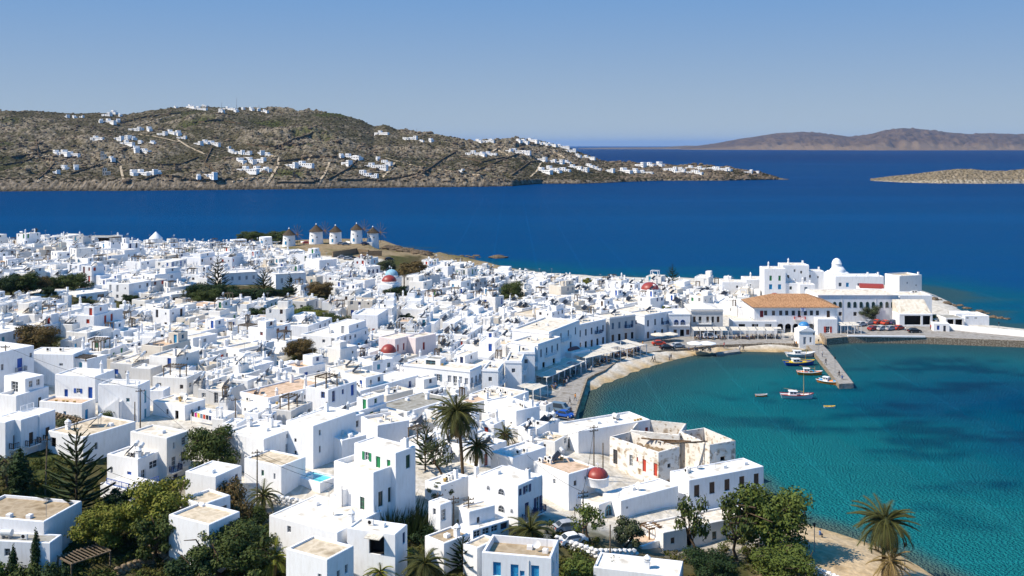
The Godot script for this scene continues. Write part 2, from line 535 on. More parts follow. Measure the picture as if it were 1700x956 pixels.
func profile(table: Array, x: float) -> float:
	if x <= table[0][0]:
		return table[0][1]
	for i in table.size() - 1:
		if x <= table[i + 1][0]:
			var t: float = (x - table[i][0]) / (table[i + 1][0] - table[i][0])
			return lerpf(table[i][1], table[i + 1][1], t)
	return table[-1][1]

const RIDGE := [[-160, 190], [-60, 186], [0, 184], [60, 184], [120, 188], [180, 187], [210, 190], [250, 183], [290, 178], [330, 176], [380, 179], [420, 179], [450, 179], [500, 183], [560, 188], [600, 199], [622, 210], [640, 206], [660, 214], [700, 220], [740, 227], [780, 236], [800, 235], [860, 230], [900, 234], [940, 244], [970, 256], [1000, 267], [1060, 271], [1110, 273], [1160, 275], [1200, 276], [1230, 281], [1260, 285], [1290, 294], [1308, 298]]
const COAST := [[-160, 320], [0, 318], [100, 317], [200, 317], [300, 316], [400, 315], [500, 314], [600, 312], [700, 311], [800, 310], [850, 309], [900, 305], [960, 305], [1000, 304], [1040, 302], [1100, 300], [1200, 300], [1270, 298.5], [1308, 298]]
const DEPTH := [[-160, 850], [0, 850], [300, 850], [500, 800], [640, 650], [780, 480], [860, 470], [940, 420], [1000, 320], [1110, 180], [1200, 120], [1308, 8]]

func hill_e(px: float, t: float) -> float: # elevation at share t of the way from its shore to its ridge
	var ds := F * EYE / (profile(COAST, px) - HY)
	var dr := ds + profile(DEPTH, px)
	var top := maxf(EYE + (HY - profile(RIDGE, px)) * dr / F, 1.0)
	var d := lerpf(ds, dr, t)
	var x := (px - CX) * d / F
	var e := top * (0.10 * smoothstep(0.0, 0.03, t) + 0.90 * pow(clampf(t, 0, 1), 1.15))
	e += (noise2.get_noise_2d(x * 0.12, d * 0.12) * 0.13 * top) * smoothstep(0.05, 0.3, t) * smoothstep(1.0, 0.75, t)
	var r := absf(noise.get_noise_2d(x * 0.45, d * 0.45))
	var rough := clampf(0.35 + noise2.get_noise_2d(x * 0.1 + 70, d * 0.1) * 1.6, 0.08, 1.0)
	e += (0.30 - r) * 19.0 * rough * smoothstep(0.0, 0.06, t) * clampf(top / 70.0, 0.15, 1.0)
	e += noise.get_noise_2d(x * 2.2, d * 2.2) * 5.0 * rough * smoothstep(-0.01, 0.03, t) * clampf(top / 50.0, 0.2, 1.0)
	if t > 1.0:
		e -= (t - 1.0) * top * 1.3
	return e if t > 0.0 else -2.0

func hill_hit(px: float, py: float) -> Vector3:
	var ds := F * EYE / (profile(COAST, px) - HY)
	var dp := profile(DEPTH, px)
	for k in 401:
		var t := k / 400.0
		var d := ds + dp * t
		var e := hill_e(px, t)
		if EYE - (py - HY) * d / F <= e:
			return Vector3((px - CX) * d / F, e, -d)
	return Vector3((px - CX) * (ds + dp) / F, hill_e(px, 1.0), -(ds + dp))

func build_headland() -> void:
	var mb := MB.new()
	mb.tint = true
	var nx := 640
	var nt := 130
	for j in nt:
		for i in nx:
			var px := lerpf(-160.0, 1309.0, float(i) / (nx - 1))
			var tt := -0.012 + 1.262 * pow(float(j) / (nt - 1), 1.15)
			var ds := F * EYE / (profile(COAST, px) - HY)
			var d := ds + profile(DEPTH, px) * tt
			var x := (px - CX) * d / F
			var e := hill_e(px, tt)
			var r := absf(noise.get_noise_2d(x * 0.45, d * 0.45))
			var fine := noise.get_noise_2d(x * 3.0, d * 3.0)
			var patch := noise2.get_noise_2d(x * 0.13 + 70, d * 0.13)
			var scrub := Color(0.118, 0.106, 0.068).lerp(Color(0.088, 0.085, 0.048), clampf(0.5 + patch * 2.0, 0, 1))
			var rock := Color(0.33, 0.292, 0.245)
			var c := scrub.lerp(rock, clampf(0.25 + fine * 1.1 + (0.16 - r) * 2.0 + noise2.get_noise_2d(x * 0.1 + 70, d * 0.1) * 0.9, 0.0, 0.9))
			if patch > 0.35:
				c = c.lerp(Color(0.085, 0.10, 0.03), clampf((patch - 0.35) * 4.0, 0, 0.75))
			var shore_rock := smoothstep(0.06, 0.015, tt + fine * 0.03)
			c = c.lerp(Color(0.31, 0.265, 0.215).lerp(Color(0.19, 0.165, 0.135), clampf(0.5 + fine * 2.0, 0, 1)), shore_rock)
			if px > 1040:
				c = c.lerp(Color(0.33, 0.27, 0.19), 0.45)
			if tt < 0.006:
				c = Color(0.10, 0.09, 0.07)
			c.a = 1.0
			mb.col = c
			mb.put(Vector3(x, e, -d), Vector3.UP)
	for j in nt - 1:
		for i in nx - 1:
			var k := j * nx + i
			mb.ix.append_array(PackedInt32Array([k, k + nx, k + 1, k + 1, k + nx, k + nx + 1]))
	smooth_normals(mb)
	setting("hillside", mb.mesh(), "hill")

func smooth_normals(mb: MB) -> void:
	var acc := PackedVector3Array()
	acc.resize(mb.v.size())
	for i in range(0, mb.ix.size(), 3):
		var a := mb.ix[i]
		var b := mb.ix[i + 1]
		var c := mb.ix[i + 2]
		var m := (mb.v[c] - mb.v[a]).cross(mb.v[b] - mb.v[a])
		acc[a] += m
		acc[b] += m
		acc[c] += m
	for i in acc.size():
		mb.n[i] = acc[i].normalized()

func island(called: String, ridge: Array, coast: Array, depth: float, tints: Array, rough: float, nx := 220, nt := 40) -> void:
	var mb := MB.new()
	mb.tint = true
	var x0: float = ridge[0][0]
	var x1: float = ridge[-1][0]
	for j in nt:
		for i in nx:
			var px := lerpf(x0, x1, float(i) / (nx - 1))
			var t := -0.02 + 1.4 * float(j) / (nt - 1)
			var ds := F * EYE / (profile(coast, px) - HY)
			var d := ds + depth * t
			var top := EYE + (HY - profile(ridge, px)) * (ds + depth) / F
			var x := (px - CX) * d / F
			var s := 8.0 / depth * 100.0
			var e := top * (0.12 * smoothstep(0.0, 0.05, t) + 0.88 * pow(clampf(t, 0, 1), 0.9)) - maxf(t - 1.0, 0.0) * top * 2.5
			var fine := noise.get_noise_2d(x * s * 0.4, d * s * 0.4)
			e += (absf(noise.get_noise_2d(x * s * 0.22, d * s * 0.22)) - 0.2) * -rough * top * smoothstep(0.0, 0.1, t) * smoothstep(1.0, 0.7, t)
			e += fine * top * rough * 0.35 * smoothstep(-0.01, 0.05, t) * smoothstep(1.02, 0.9, t)
			var c: Color = tints[0].lerp(tints[1], clampf(0.5 + fine * 1.8, 0, 1))
			c = c.lerp(tints[2], smoothstep(0.22, 0.04, t + fine * 0.12) * 0.8)
			c.a = 1.0
			mb.col = c
			mb.put(Vector3(x, e if t > 0.0 else -2.0, -d), Vector3.UP)
	for j in nt - 1:
		for i in nx - 1:
			var k := j * nx + i
			mb.ix.append_array(PackedInt32Array([k, k + nx, k + 1, k + 1, k + nx, k + nx + 1]))
	smooth_normals(mb)
	setting(called, mb.mesh(), "hill")

func build_islands() -> void:
	island("far_island", [[1130, 245], [1180, 239], [1230, 230], [1280, 222], [1320, 219], [1350, 219.5], [1380, 223], [1410, 227], [1440, 223], [1470, 216], [1500, 212], [1530, 214], [1570, 219], [1610, 222], [1650, 221], [1700, 223], [1760, 225], [1830, 233]], [[1130, 248.4], [1300, 249.0], [1450, 249.6], [1830, 249.2]], 2600.0, [Color(0.13, 0.095, 0.06), Color(0.19, 0.135, 0.085), Color(0.32, 0.24, 0.16)], 0.5, 260, 50)
	island("low_island", [[960, 246.2], [1000, 245], [1060, 244.6], [1100, 244.2], [1140, 241.5], [1180, 242.5], [1230, 246.5]], [[960, 247.4], [1230, 247.9]], 1500.0, [Color(0.19, 0.15, 0.10), Color(0.24, 0.19, 0.13), Color(0.34, 0.27, 0.19)], 0.25, 90, 16)
	island("islet", [[1436, 298.5], [1456, 295], [1480, 292], [1520, 288], [1560, 283], [1590, 280], [1612, 280], [1640, 283], [1670, 283], [1700, 280], [1760, 278], [1820, 290]], [[1436, 299.5], [1500, 303], [1560, 304.5], [1640, 305], [1820, 304]], 90.0, [Color(0.24, 0.20, 0.145), Color(0.33, 0.28, 0.21), Color(0.44, 0.40, 0.34)], 0.3, 200, 40)

# ---------------------------------------------------------------- building kit
func wall_face(mb: MB, t: Transform3D, w: float, y0: float, y1: float, ops: Array, dp := 0.24) -> void:
	var xs := [-w / 2, w / 2]
	var ys := [y0, y1]
	for o in ops:
		xs.append_array([o[0] - o[2] / 2, o[0] + o[2] / 2])
		ys.append_array([o[1], o[1] + o[3]])
	xs.sort()
	ys.sort()
	for i in xs.size() - 1:
		if xs[i + 1] - xs[i] < 0.001:
			continue
		var j := 0
		while j < ys.size() - 1:
			if ys[j + 1] - ys[j] < 0.001:
				j += 1
				continue
			var mx: float = (xs[i] + xs[i + 1]) / 2
			var open := false
			var my: float = (ys[j] + ys[j + 1]) / 2
			for o in ops:
				if absf(mx - o[0]) < o[2] / 2 and my > o[1] and my < o[1] + o[3]:
					open = true
			if not open:
				mb.quad(t * Vector3(xs[i], ys[j], 0), t * Vector3(xs[i + 1], ys[j], 0), t * Vector3(xs[i + 1], ys[j + 1], 0), t * Vector3(xs[i], ys[j + 1], 0))
			j += 1
	for o in ops:
		var a: float = o[0] - o[2] / 2
		var b: float = o[0] + o[2] / 2
		var c: float = o[1]
		var d: float = o[1] + o[3]
		mb.quad(t * Vector3(a, c, 0), t * Vector3(a, c, -dp), t * Vector3(a, d, -dp), t * Vector3(a, d, 0))
		mb.quad(t * Vector3(b, c, -dp), t * Vector3(b, c, 0), t * Vector3(b, d, 0), t * Vector3(b, d, -dp))
		mb.quad(t * Vector3(a, c, 0), t * Vector3(b, c, 0), t * Vector3(b, c, -dp), t * Vector3(a, c, -dp))
		mb.quad(t * Vector3(a, d, -dp), t * Vector3(b, d, -dp), t * Vector3(b, d, 0), t * Vector3(a, d, 0))

func face_t(f: String, w: float, l: float) -> Transform3D:
	if f == "f":
		return yrot(0.0, Vector3(0, 0, l / 2))
	if f == "r":
		return yrot(PI / 2, Vector3(w / 2, 0, 0))
	if f == "b":
		return yrot(PI, Vector3(0, 0, -l / 2))
	return yrot(-PI / 2, Vector3(-w / 2, 0, 0))

# One box of a house: four walls with real openings, a soft-edged parapet and a sunk roof. Ops: [face, x, y, w, h, style, colour].
func volume(out: Array, t: Transform3D, w: float, l: float, y0: float, h: float, par: float, wm: String, rm: String, ops: Array) -> void:
	var mb := MB.new()
	var ch := 0.07
	for f in ["f", "r", "b", "l"]:
		var fw: float = w if f in ["f", "b"] else l
		var list := []
		var ft := face_t(f, w, l)
		for o in ops:
			if o[0] == f:
				var tt := t * ft * Transform3D(Basis(), Vector3(o[1], o[2], 0))
				if o[5] == "arch" or o[5] == "round":
					out.append([opening(o[5], o[3], o[4], o[6]), tt])
				else:
					list.append([o[1], o[2], o[3], o[4]])
					out.append([opening(o[5], o[3], o[4], o[6]), tt * Transform3D(Basis(), Vector3(0, 0, -0.24))])
		wall_face(mb, ft, fw, y0, h - ch, list)
	mb.ring_box(-w / 2, -l / 2, w / 2, l / 2, h - ch, -w / 2 + ch, -l / 2 + ch, w / 2 - ch, l / 2 - ch, h)
	var th := 0.24
	var a := -w / 2 + ch
	var b := w / 2 - ch
	var c := -l / 2 + ch
	var d := l / 2 - ch
	var a2 := a + th
	var b2 := b - th
	var c2 := c + th
	var d2 := d - th
	mb.quad(Vector3(a, h, d), Vector3(b, h, d), Vector3(b2, h, d2), Vector3(a2, h, d2))
	mb.quad(Vector3(b, h, d), Vector3(b, h, c), Vector3(b2, h, c2), Vector3(b2, h, d2))
	mb.quad(Vector3(b, h, c), Vector3(a, h, c), Vector3(a2, h, c2), Vector3(b2, h, c2))
	mb.quad(Vector3(a, h, c), Vector3(a, h, d), Vector3(a2, h, d2), Vector3(a2, h, c2))
	var r := h - par
	mb.quad(Vector3(a2, r, d2), Vector3(a2, h, d2), Vector3(b2, h, d2), Vector3(b2, r, d2))
	mb.quad(Vector3(b2, r, d2), Vector3(b2, h, d2), Vector3(b2, h, c2), Vector3(b2, r, c2))
	mb.quad(Vector3(b2, r, c2), Vector3(b2, h, c2), Vector3(a2, h, c2), Vector3(a2, r, c2))
	mb.quad(Vector3(a2, r, c2), Vector3(a2, h, c2), Vector3(a2, h, d2), Vector3(a2, r, d2))
	out.append([[["wall", mb.mesh(), wm]], t])
	if rm:
		var rf := MB.new()
		rf.quad(Vector3(a2, r, d2), Vector3(b2, r, d2), Vector3(b2, r, c2), Vector3(a2, r, c2))
		out.append([[["roof", rf.mesh(), rm]], t])

func opening(style: String, w: float, h: float, col: String) -> Array:
	w = snappedf(w, 0.1)
	h = snappedf(h, 0.1)
	var key := "o_%s_%.1f_%.1f_%s" % [style, w, h, col]
	if cache.has(key):
		return cache[key]
	var fab := []
	var fr := MB.new()
	var x := w / 2
	var f := 0.07
	if style in ["win", "glassdoor", "open"]:
		fr.box(-x, 0, 0, -x + f, h, 0.06)
		fr.box(x - f, 0, 0, x, h, 0.06)
		fr.box(-x + f, 0, 0, x - f, f, 0.06)
		fr.box(-x + f, h - f, 0, x - f, h, 0.06)
		fr.box(-0.03, f, 0, 0.03, h - f, 0.055)
		var bars := 1 if h < 1.3 else 2
		for k in bars:
			var yy := h * (k + 1) / (bars + 1)
			fr.box(-x + f, yy - 0.02, 0, -0.03, yy + 0.02, 0.05)
			fr.box(0.03, yy - 0.02, 0, x - f, yy + 0.02, 0.05)
		var pn := MB.new()
		pn.quad(Vector3(-x, 0, 0.02), Vector3(x, 0, 0.02), Vector3(x, h, 0.02), Vector3(-x, h, 0.02))
		var frame_col := "paint_white" if style == "open" else col
		fab = [["door" if style == "glassdoor" else "window", fr.mesh(), frame_col], ["pane", pn.mesh(), "glass"]]
		if style == "open":
			for s in [-1.0, 1.0]:
				fab.append(["shutter", shutter(Vector3(s * (x + w * 0.26), 0, 0.25), w * 0.5, h), col])
	elif style == "shut":
		fr.box(-x, 0, 0, -x + 0.05, h, 0.08)
		fr.box(x - 0.05, 0, 0, x, h, 0.08)
		fr.box(-x + 0.05, h - 0.05, 0, x - 0.05, h, 0.08)
		fab = [["window", fr.mesh(), col], ["shutter", shutter(Vector3(-x / 2 + 0.02, 0, 0.01), x - 0.06, h - 0.06), col], ["shutter", shutter(Vector3(x / 2 - 0.02, 0, 0.01), x - 0.06, h - 0.06), col]]
	elif style == "door":
		fr.box(-x, 0, 0, -x + 0.06, h, 0.1)
		fr.box(x - 0.06, 0, 0, x, h, 0.1)
		fr.box(-x + 0.06, h - 0.06, 0, x - 0.06, h, 0.1)
		fr.box(-x + 0.06, 0, 0, x - 0.06, h - 0.06, 0.04)
		for r in 2:
			fr.box(-x + 0.16, 0.2 + r * h * 0.46, 0.04, -0.05, 0.05 + (r + 1) * h * 0.43, 0.06)
			fr.box(0.05, 0.2 + r * h * 0.46, 0.04, x - 0.16, 0.05 + (r + 1) * h * 0.43, 0.06)
		var hd := MB.new()
		hd.box(x * 0.5, h * 0.47, 0.06, x * 0.5 + 0.12, h * 0.47 + 0.03, 0.1)
		fab = [["door", fr.mesh(), col], ["handle", hd.mesh(), "metal"]]
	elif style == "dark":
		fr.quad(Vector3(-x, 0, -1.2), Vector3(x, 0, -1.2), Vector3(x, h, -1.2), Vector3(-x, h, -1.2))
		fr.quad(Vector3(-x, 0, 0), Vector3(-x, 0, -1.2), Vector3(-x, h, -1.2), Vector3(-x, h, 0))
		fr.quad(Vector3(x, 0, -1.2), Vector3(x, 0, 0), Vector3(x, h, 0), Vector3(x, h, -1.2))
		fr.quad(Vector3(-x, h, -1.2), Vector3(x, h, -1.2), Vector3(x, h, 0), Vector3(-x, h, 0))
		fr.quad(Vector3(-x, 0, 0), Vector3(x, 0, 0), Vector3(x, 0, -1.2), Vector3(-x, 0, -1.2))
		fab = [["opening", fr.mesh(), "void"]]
	elif style == "arch":
		var pn := MB.new()
		var steps := 8
		var y1 := h - x
		var rim := MB.new()
		pn.quad(Vector3(-x, 0, 0.02), Vector3(x, 0, 0.02), Vector3(x, y1, 0.02), Vector3(-x, y1, 0.02))
		for k in steps:
			var q0 := PI * k / steps
			var q1 := PI * (k + 1) / steps
			var p0 := Vector3(cos(q0) * x, y1 + sin(q0) * x, 0.02)
			var p1 := Vector3(cos(q1) * x, y1 + sin(q1) * x, 0.02)
			pn.tri(Vector3(0, y1, 0.02), p0, p1)
			rim.tube(p0, p1, 0.06, 0.06, 4, false)
		rim.box(-x - 0.05, 0, 0, -x + 0.05, y1, 0.08)
		rim.box(x - 0.05, 0, 0, x + 0.05, y1, 0.08)
		rim.box(-0.03, 0, 0.02, 0.03, h - 0.05, 0.06)
		rim.box(-x, y1 - 0.03, 0.02, x, y1 + 0.03, 0.065)
		fab = [["window", rim.mesh(), col], ["pane", pn.mesh(), "glass"]]
	elif style == "round":
		var pn := MB.new()
		var rim := MB.new()
		for k in 12:
			var p0 := Vector3(cos(TAU * k / 12) * x, sin(TAU * k / 12) * x, 0.02)
			var p1 := Vector3(cos(TAU * (k + 1) / 12) * x, sin(TAU * (k + 1) / 12) * x, 0.02)
			pn.tri(Vector3(0, 0, 0.02), p0, p1)
			rim.tube(p0, p1, 0.05, 0.05, 4, false)
		fab = [["window", rim.mesh(), col], ["pane", pn.mesh(), "glass"]]
	cache[key] = fab
	return fab

func shutter(p: Vector3, w: float, h: float) -> ArrayMesh:
	var mb := MB.new()
	var x := w / 2
	mb.box(p.x - x, p.y, p.z, p.x - x + 0.06, p.y + h, p.z + 0.05)
	mb.box(p.x + x - 0.06, p.y, p.z, p.x + x, p.y + h, p.z + 0.05)
	mb.box(p.x - x + 0.06, p.y, p.z, p.x + x - 0.06, p.y + 0.07, p.z + 0.05)
	mb.box(p.x - x + 0.06, p.y + h - 0.07, p.z, p.x + x - 0.06, p.y + h, p.z + 0.05)
	mb.box(p.x - x + 0.06, p.y + h * 0.5, p.z, p.x + x - 0.06, p.y + h * 0.5 + 0.06, p.z + 0.05)
	var k := 0.12
	while k < h - 0.12:
		mb.quad(Vector3(p.x - x + 0.06, p.y + k, p.z + 0.04), Vector3(p.x + x - 0.06, p.y + k, p.z + 0.04), Vector3(p.x + x - 0.06, p.y + k + 0.12, p.z + 0.01), Vector3(p.x - x + 0.06, p.y + k + 0.12, p.z + 0.01))
		k += 0.12
	return mb.mesh()

func fab_of(key: String) -> Array:
	if cache.has(key):
		return cache[key]
	var a := MB.new()
	var fab := []
	match key:
		"chimney":
			a.chbox(-0.32, -0.1, -0.32, 0.32, 1.0, 0.32, 0.05)
			a.box(-0.4, 1.0, -0.4, 0.4, 1.08, 0.4)
			for s in [[-0.3, -0.3], [0.3, -0.3], [-0.3, 0.3], [0.3, 0.3]]:
				a.box(s[0] - 0.07, 1.08, s[1] - 0.07, s[0] + 0.07, 1.34, s[1] + 0.07)
			a.lathe([[0.55, 1.34], [0.42, 1.46], [0.1, 1.75], [0.0, 1.8]], 8)
			fab = [["chimney", a.mesh(), "white"]]
		"chimney_plain":
			a.chbox(-0.28, -0.1, -0.28, 0.28, 1.5, 0.28, 0.06)
			var b := MB.new()
			b.box(-0.14, 1.5, -0.14, 0.14, 1.56, 0.14)
			fab = [["chimney", a.mesh(), "white"], ["flue", b.mesh(), "dark"]]
		"chimney_tall":
			a.lathe([[0.42, -0.1], [0.34, 0.6], [0.28, 1.7], [0.36, 1.8], [0.36, 1.95], [0.16, 2.1], [0.2, 2.3], [0.0, 2.55]], 8)
			fab = [["chimney", a.mesh(), "white"]]
		"solar":
			for s in [-0.55, 0.55]:
				a.box(s - 0.5, 0, -1.75, s + 0.5, 0.08, 0, Transform3D(Basis(Vector3.RIGHT, 0.75), Vector3(0, 0.2, 0.9)))
			var b := MB.new()
			b.tube(Vector3(-0.85, 1.75, -0.75), Vector3(0.85, 1.75, -0.75), 0.3, 0.3, 10)
			var d := MB.new()
			for s in [-1.0, 1.0]:
				d.tube(Vector3(s, 0, 0.9), Vector3(s, 0.2, 0.9), 0.04, 0.04, 4)
				d.tube(Vector3(s, 0, -0.75), Vector3(s, 1.55, -0.75), 0.04, 0.04, 4)
				d.tube(Vector3(s, 0.1, 0.9), Vector3(s, 0.1, -0.75), 0.03, 0.03, 4)
			fab = [["solar_heater", a.mesh(), "panel"], ["tank", b.mesh(), "tank"], ["frame", d.mesh(), "metal"]]
		"aircon":
			a.box(-0.42, 0.1, -0.16, 0.42, 0.75, 0.16)
			a.box(-0.4, 0, -0.12, -0.3, 0.1, 0.12)
			a.box(0.3, 0, -0.12, 0.4, 0.1, 0.12)
			var b := MB.new()
			for k in 10:
				b.tri(Vector3(-0.1, 0.43, 0.165), Vector3(-0.1 + cos(TAU * k / 10) * 0.26, 0.43 + sin(TAU * k / 10) * 0.26, 0.165), Vector3(-0.1 + cos(TAU * (k + 1) / 10) * 0.26, 0.43 + sin(TAU * (k + 1) / 10) * 0.26, 0.165))
			fab = [["air_conditioner", a.mesh(), "white_warm"], ["fan", b.mesh(), "dark"]]
		"antenna":
			a.tube(Vector3.ZERO, Vector3(0, 2.6, 0), 0.035, 0.03, 5)
			for k in 4:
				a.tube(Vector3(-0.55 + 0.08 * k, 2.5 - 0.25 * (k % 2), -0.3 + 0.2 * k), Vector3(0.55 - 0.08 * k, 2.5 - 0.25 * (k % 2), -0.3 + 0.2 * k), 0.02, 0.02, 4)
			a.tube(Vector3(0, 2.5, -0.4), Vector3(0, 2.5, 0.45), 0.02, 0.02, 4)
			fab = [["antenna", a.mesh(), "metal"]]
		"dish":
			a.tube(Vector3.ZERO, Vector3(0, 0.8, 0), 0.04, 0.04, 5)
			var b := MB.new()
			b.lathe([[0.0, 0], [0.25, 0.04], [0.5, 0.16]], 12)
			var bt := MB.new()
			bt.join(b, Transform3D(Basis(Vector3.RIGHT, 1.0), Vector3(0, 0.85, 0.05)))
			fab = [["satellite_dish", bt.mesh(), "white_warm"], ["mast", a.mesh(), "metal"]]
		"tank":
			a.tube(Vector3(-0.7, 0.75, 0), Vector3(0.7, 0.75, 0), 0.45, 0.45, 12)
			a.tube(Vector3(0.7, 0.75, 0), Vector3(-0.7, 0.75, 0), 0.44, 0.44, 12)
			var b := MB.new()
			for s in [-0.5, 0.5]:
				b.box(s - 0.06, 0, -0.35, s + 0.06, 0.45, 0.35)
			fab = [["water_tank", a.mesh(), "tank"], ["stand", b.mesh(), "metal"]]
		"vent":
			a.chbox(-0.35, -0.1, -0.35, 0.35, 0.5, 0.35, 0.06)
			fab = [["vent", a.mesh(), "white"]]
		"pot":
			a.lathe([[0.0, 0.0], [0.18, 0], [0.27, 0.42], [0.3, 0.45], [0.26, 0.45], [0.0, 0.4]], 8)
			fab = [["flower_pot", a.mesh(), "ochre"]]
	cache[key] = fab
	return fab

func railing(w: float, h: float, col: String, step := 0.3) -> Array: # along x, centred
	var key := "rail_%.1f_%.1f_%s" % [w, h, col]
	if not cache.has(key):
		var a := MB.new()
		a.box(-w / 2, h - 0.08, -0.04, w / 2, h, 0.04)
		a.box(-w / 2, 0.1, -0.03, w / 2, 0.16, 0.03)
		var n := maxi(2, int(w / 1.6)) 
		for k in n + 1:
			var x := lerpf(-w / 2 + 0.04, w / 2 - 0.04, float(k) / n)
			a.box(x - 0.04, 0, -0.04, x + 0.04, h - 0.08, 0.04)
		var b := MB.new()
		var m := int(w / step)
		for k in m:
			var x := lerpf(-w / 2 + step / 2, w / 2 - step / 2, float(k) / maxi(1, m - 1))
			b.box(x - 0.02, 0.16, -0.015, x + 0.02, h - 0.08, 0.015)
		cache[key] = [["railing", a.mesh(), col], ["baluster", b.mesh(), col]]
	return cache[key]

func balcony(out: Array, t: Transform3D, w: float, dep: float, col: String, slab := "white") -> void:
	var s := MB.new()
	s.box(-w / 2, -0.14, -0.1, w / 2, 0, dep)
	out.append([[["balcony", s.mesh(), slab]], t])
	out.append([railing(w, 0.95, col), t * Transform3D(Basis(), Vector3(0, 0, dep - 0.05))])
	for q in [-1.0, 1.0]:
		out.append([railing(dep - 0.1, 0.95, col), t * yrot(PI / 2, Vector3(q * (w / 2 - 0.05), 0, dep / 2 - 0.05))])

func stairs(out: Array, t: Transform3D, n: int, w: float, rise := 0.18, run := 0.27, m := "white") -> void: # climbs towards +x, along the wall at z = 0
	var a := MB.new()
	for k in n:
		a.box(k * run, -1.5, 0.0, (k + 1) * run + 0.001 * k, (k + 1) * rise, w)
	out.append([[["stairs", a.mesh(), m]], t])
	var b := MB.new()
	var hh := n * rise
	var ll := n * run
	b.quad(Vector3(0, 0.5, w + 0.18), Vector3(ll, hh + 0.7, w + 0.18), Vector3(ll, hh + 0.7, w), Vector3(0, 0.5, w))
	b.quad(Vector3(0, -1.5, w + 0.18), Vector3(ll, -1.5, w + 0.18), Vector3(ll, hh + 0.7, w + 0.18), Vector3(0, 0.5, w + 0.18))
	b.quad(Vector3(ll, -1.5, w), Vector3(0, -1.5, w), Vector3(0, 0.5, w), Vector3(ll, hh + 0.7, w))
	b.quad(Vector3(0, -1.5, w), Vector3(0, -1.5, w + 0.18), Vector3(0, 0.5, w + 0.18), Vector3(0, 0.5, w))
	out.append([[["stair_wall", b.mesh(), m]], t])

func pergola(out: Array, t: Transform3D, w: float, d: float, h: float, m := "wood_grey", slats := true) -> void:
	var a := MB.new()
	for x in [-w / 2 + 0.08, w / 2 - 0.08]:
		for z in [-d / 2 + 0.08, d / 2 - 0.08]:
			a.box(x - 0.08, -0.2, z - 0.08, x + 0.08, h, z + 0.08)
	a.box(-w / 2, h, d / 2 - 0.15, w / 2, h + 0.14, d / 2)
	a.box(-w / 2, h, -d / 2, w / 2, h + 0.14, -d / 2 + 0.15)
	a.box(-w / 2, h, -d / 2 + 0.15, -w / 2 + 0.14, h + 0.14, d / 2 - 0.15)
	a.box(w / 2 - 0.14, h, -d / 2 + 0.15, w / 2, h + 0.14, d / 2 - 0.15)
	out.append([[["pergola", a.mesh(), m]], t])
	var n := int(w / (0.5 if slats else 0.26))
	var b := MB.new()
	b.box(-0.06 if slats else -0.12, 0, -d / 2 - 0.2, 0.06 if slats else 0.12, 0.1, d / 2 + 0.2)
	var bm := b.mesh()
	for k in n:
		out.append([[["slat", bm, m]], t * Transform3D(Basis(), Vector3(lerpf(-w / 2 + 0.1, w / 2 - 0.1, float(k) / maxi(1, n - 1)), h + 0.14, 0))])

func commit(o: Node3D, out: Array, deep: bool) -> void:
	for e in out:
		place(o, e[0], e[1], deep)

# ---------------------------------------------------------------- houses read off the photograph
func take_ground(p: Vector3, w: float, l: float, yaw: float) -> void:
	footprints.append([Vector2(p.x, p.z), w, l, yaw])
	var r := (w + l) * 0.36
	var k := footprints.size() - 1
	for i in range(int(floor((p.x - r) / 20.0)), int(floor((p.x + r) / 20.0)) + 1):
		for j in range(int(floor((p.z - r) / 20.0)), int(floor((p.z + r) / 20.0)) + 1):
			var key := Vector2i(i, j)
			if not bins.has(key):
				bins[key] = []
			bins[key].append(k)

func overlaps(c: Vector2, w: float, l: float, yaw: float, gap: float) -> bool:
	var r := (w + l) * 0.36
	var ax := [Vector2(cos(yaw), -sin(yaw)), Vector2(sin(yaw), cos(yaw))]
	for i in range(int(floor((c.x - r) / 20.0)), int(floor((c.x + r) / 20.0)) + 1):
		for j in range(int(floor((c.y - r) / 20.0)), int(floor((c.y + r) / 20.0)) + 1):
			for k in bins.get(Vector2i(i, j), []):
				var f: Array = footprints[k]
				var d: Vector2 = f[0] - c
				if d.length() > (w + l + f[1] + f[2]) * 0.5 + gap:
					continue
				var bx := [Vector2(cos(f[3]), -sin(f[3])), Vector2(sin(f[3]), cos(f[3]))]
				var apart := false
				for m: Vector2 in [ax[0], ax[1], bx[0], bx[1]]:
					var ra: float = absf(m.dot(ax[0])) * w / 2 + absf(m.dot(ax[1])) * l / 2
					var rb: float = absf(m.dot(bx[0])) * f[1] / 2 + absf(m.dot(bx[1])) * f[2] / 2
					if absf(m.dot(d)) > ra + rb + gap:
						apart = true
						break
				if not apart:
					return true
	return false

# vols: each {L, C, R: pixels of the roof's left, near and right corner (L or R may be a length in metres), e: roof height over the sea,
# g: height of its foot over the house's ground, ops: [face, share along it, drop below the roof, w, h, style, colour]}
func rect_of(v: Dictionary) -> Dictionary:
	var c := at(v.C[0], v.C[1], v.e)
	var yaw := 0.0
	var w := 0.0
	var l := 0.0
	var y1 = null
	var y2 = null
	if v.L is Array:
		var a := c - at(v.L[0], v.L[1], v.e)
		w = Vector2(a.x, a.z).length()
		y1 = atan2(-a.z, a.x)
	else:
		w = v.L
	if v.R is Array:
		var b := at(v.R[0], v.R[1], v.e) - c
		l = Vector2(b.x, b.z).length()
		y2 = atan2(-b.x, -b.z)
	else:
		l = v.R
	if v.has("yaw"):
		yaw = v.yaw
	elif y1 != null and y2 != null:
		yaw = lerp_angle(y1, y2, l / (w + l))
	else:
		yaw = y1 if y1 != null else y2
	var fx := Vector3(cos(yaw), 0, -sin(yaw))
	var rz := Vector3(-sin(yaw), 0, -cos(yaw))
	return {"p": c - fx * w / 2 + rz * l / 2, "w": w, "l": l, "yaw": yaw}

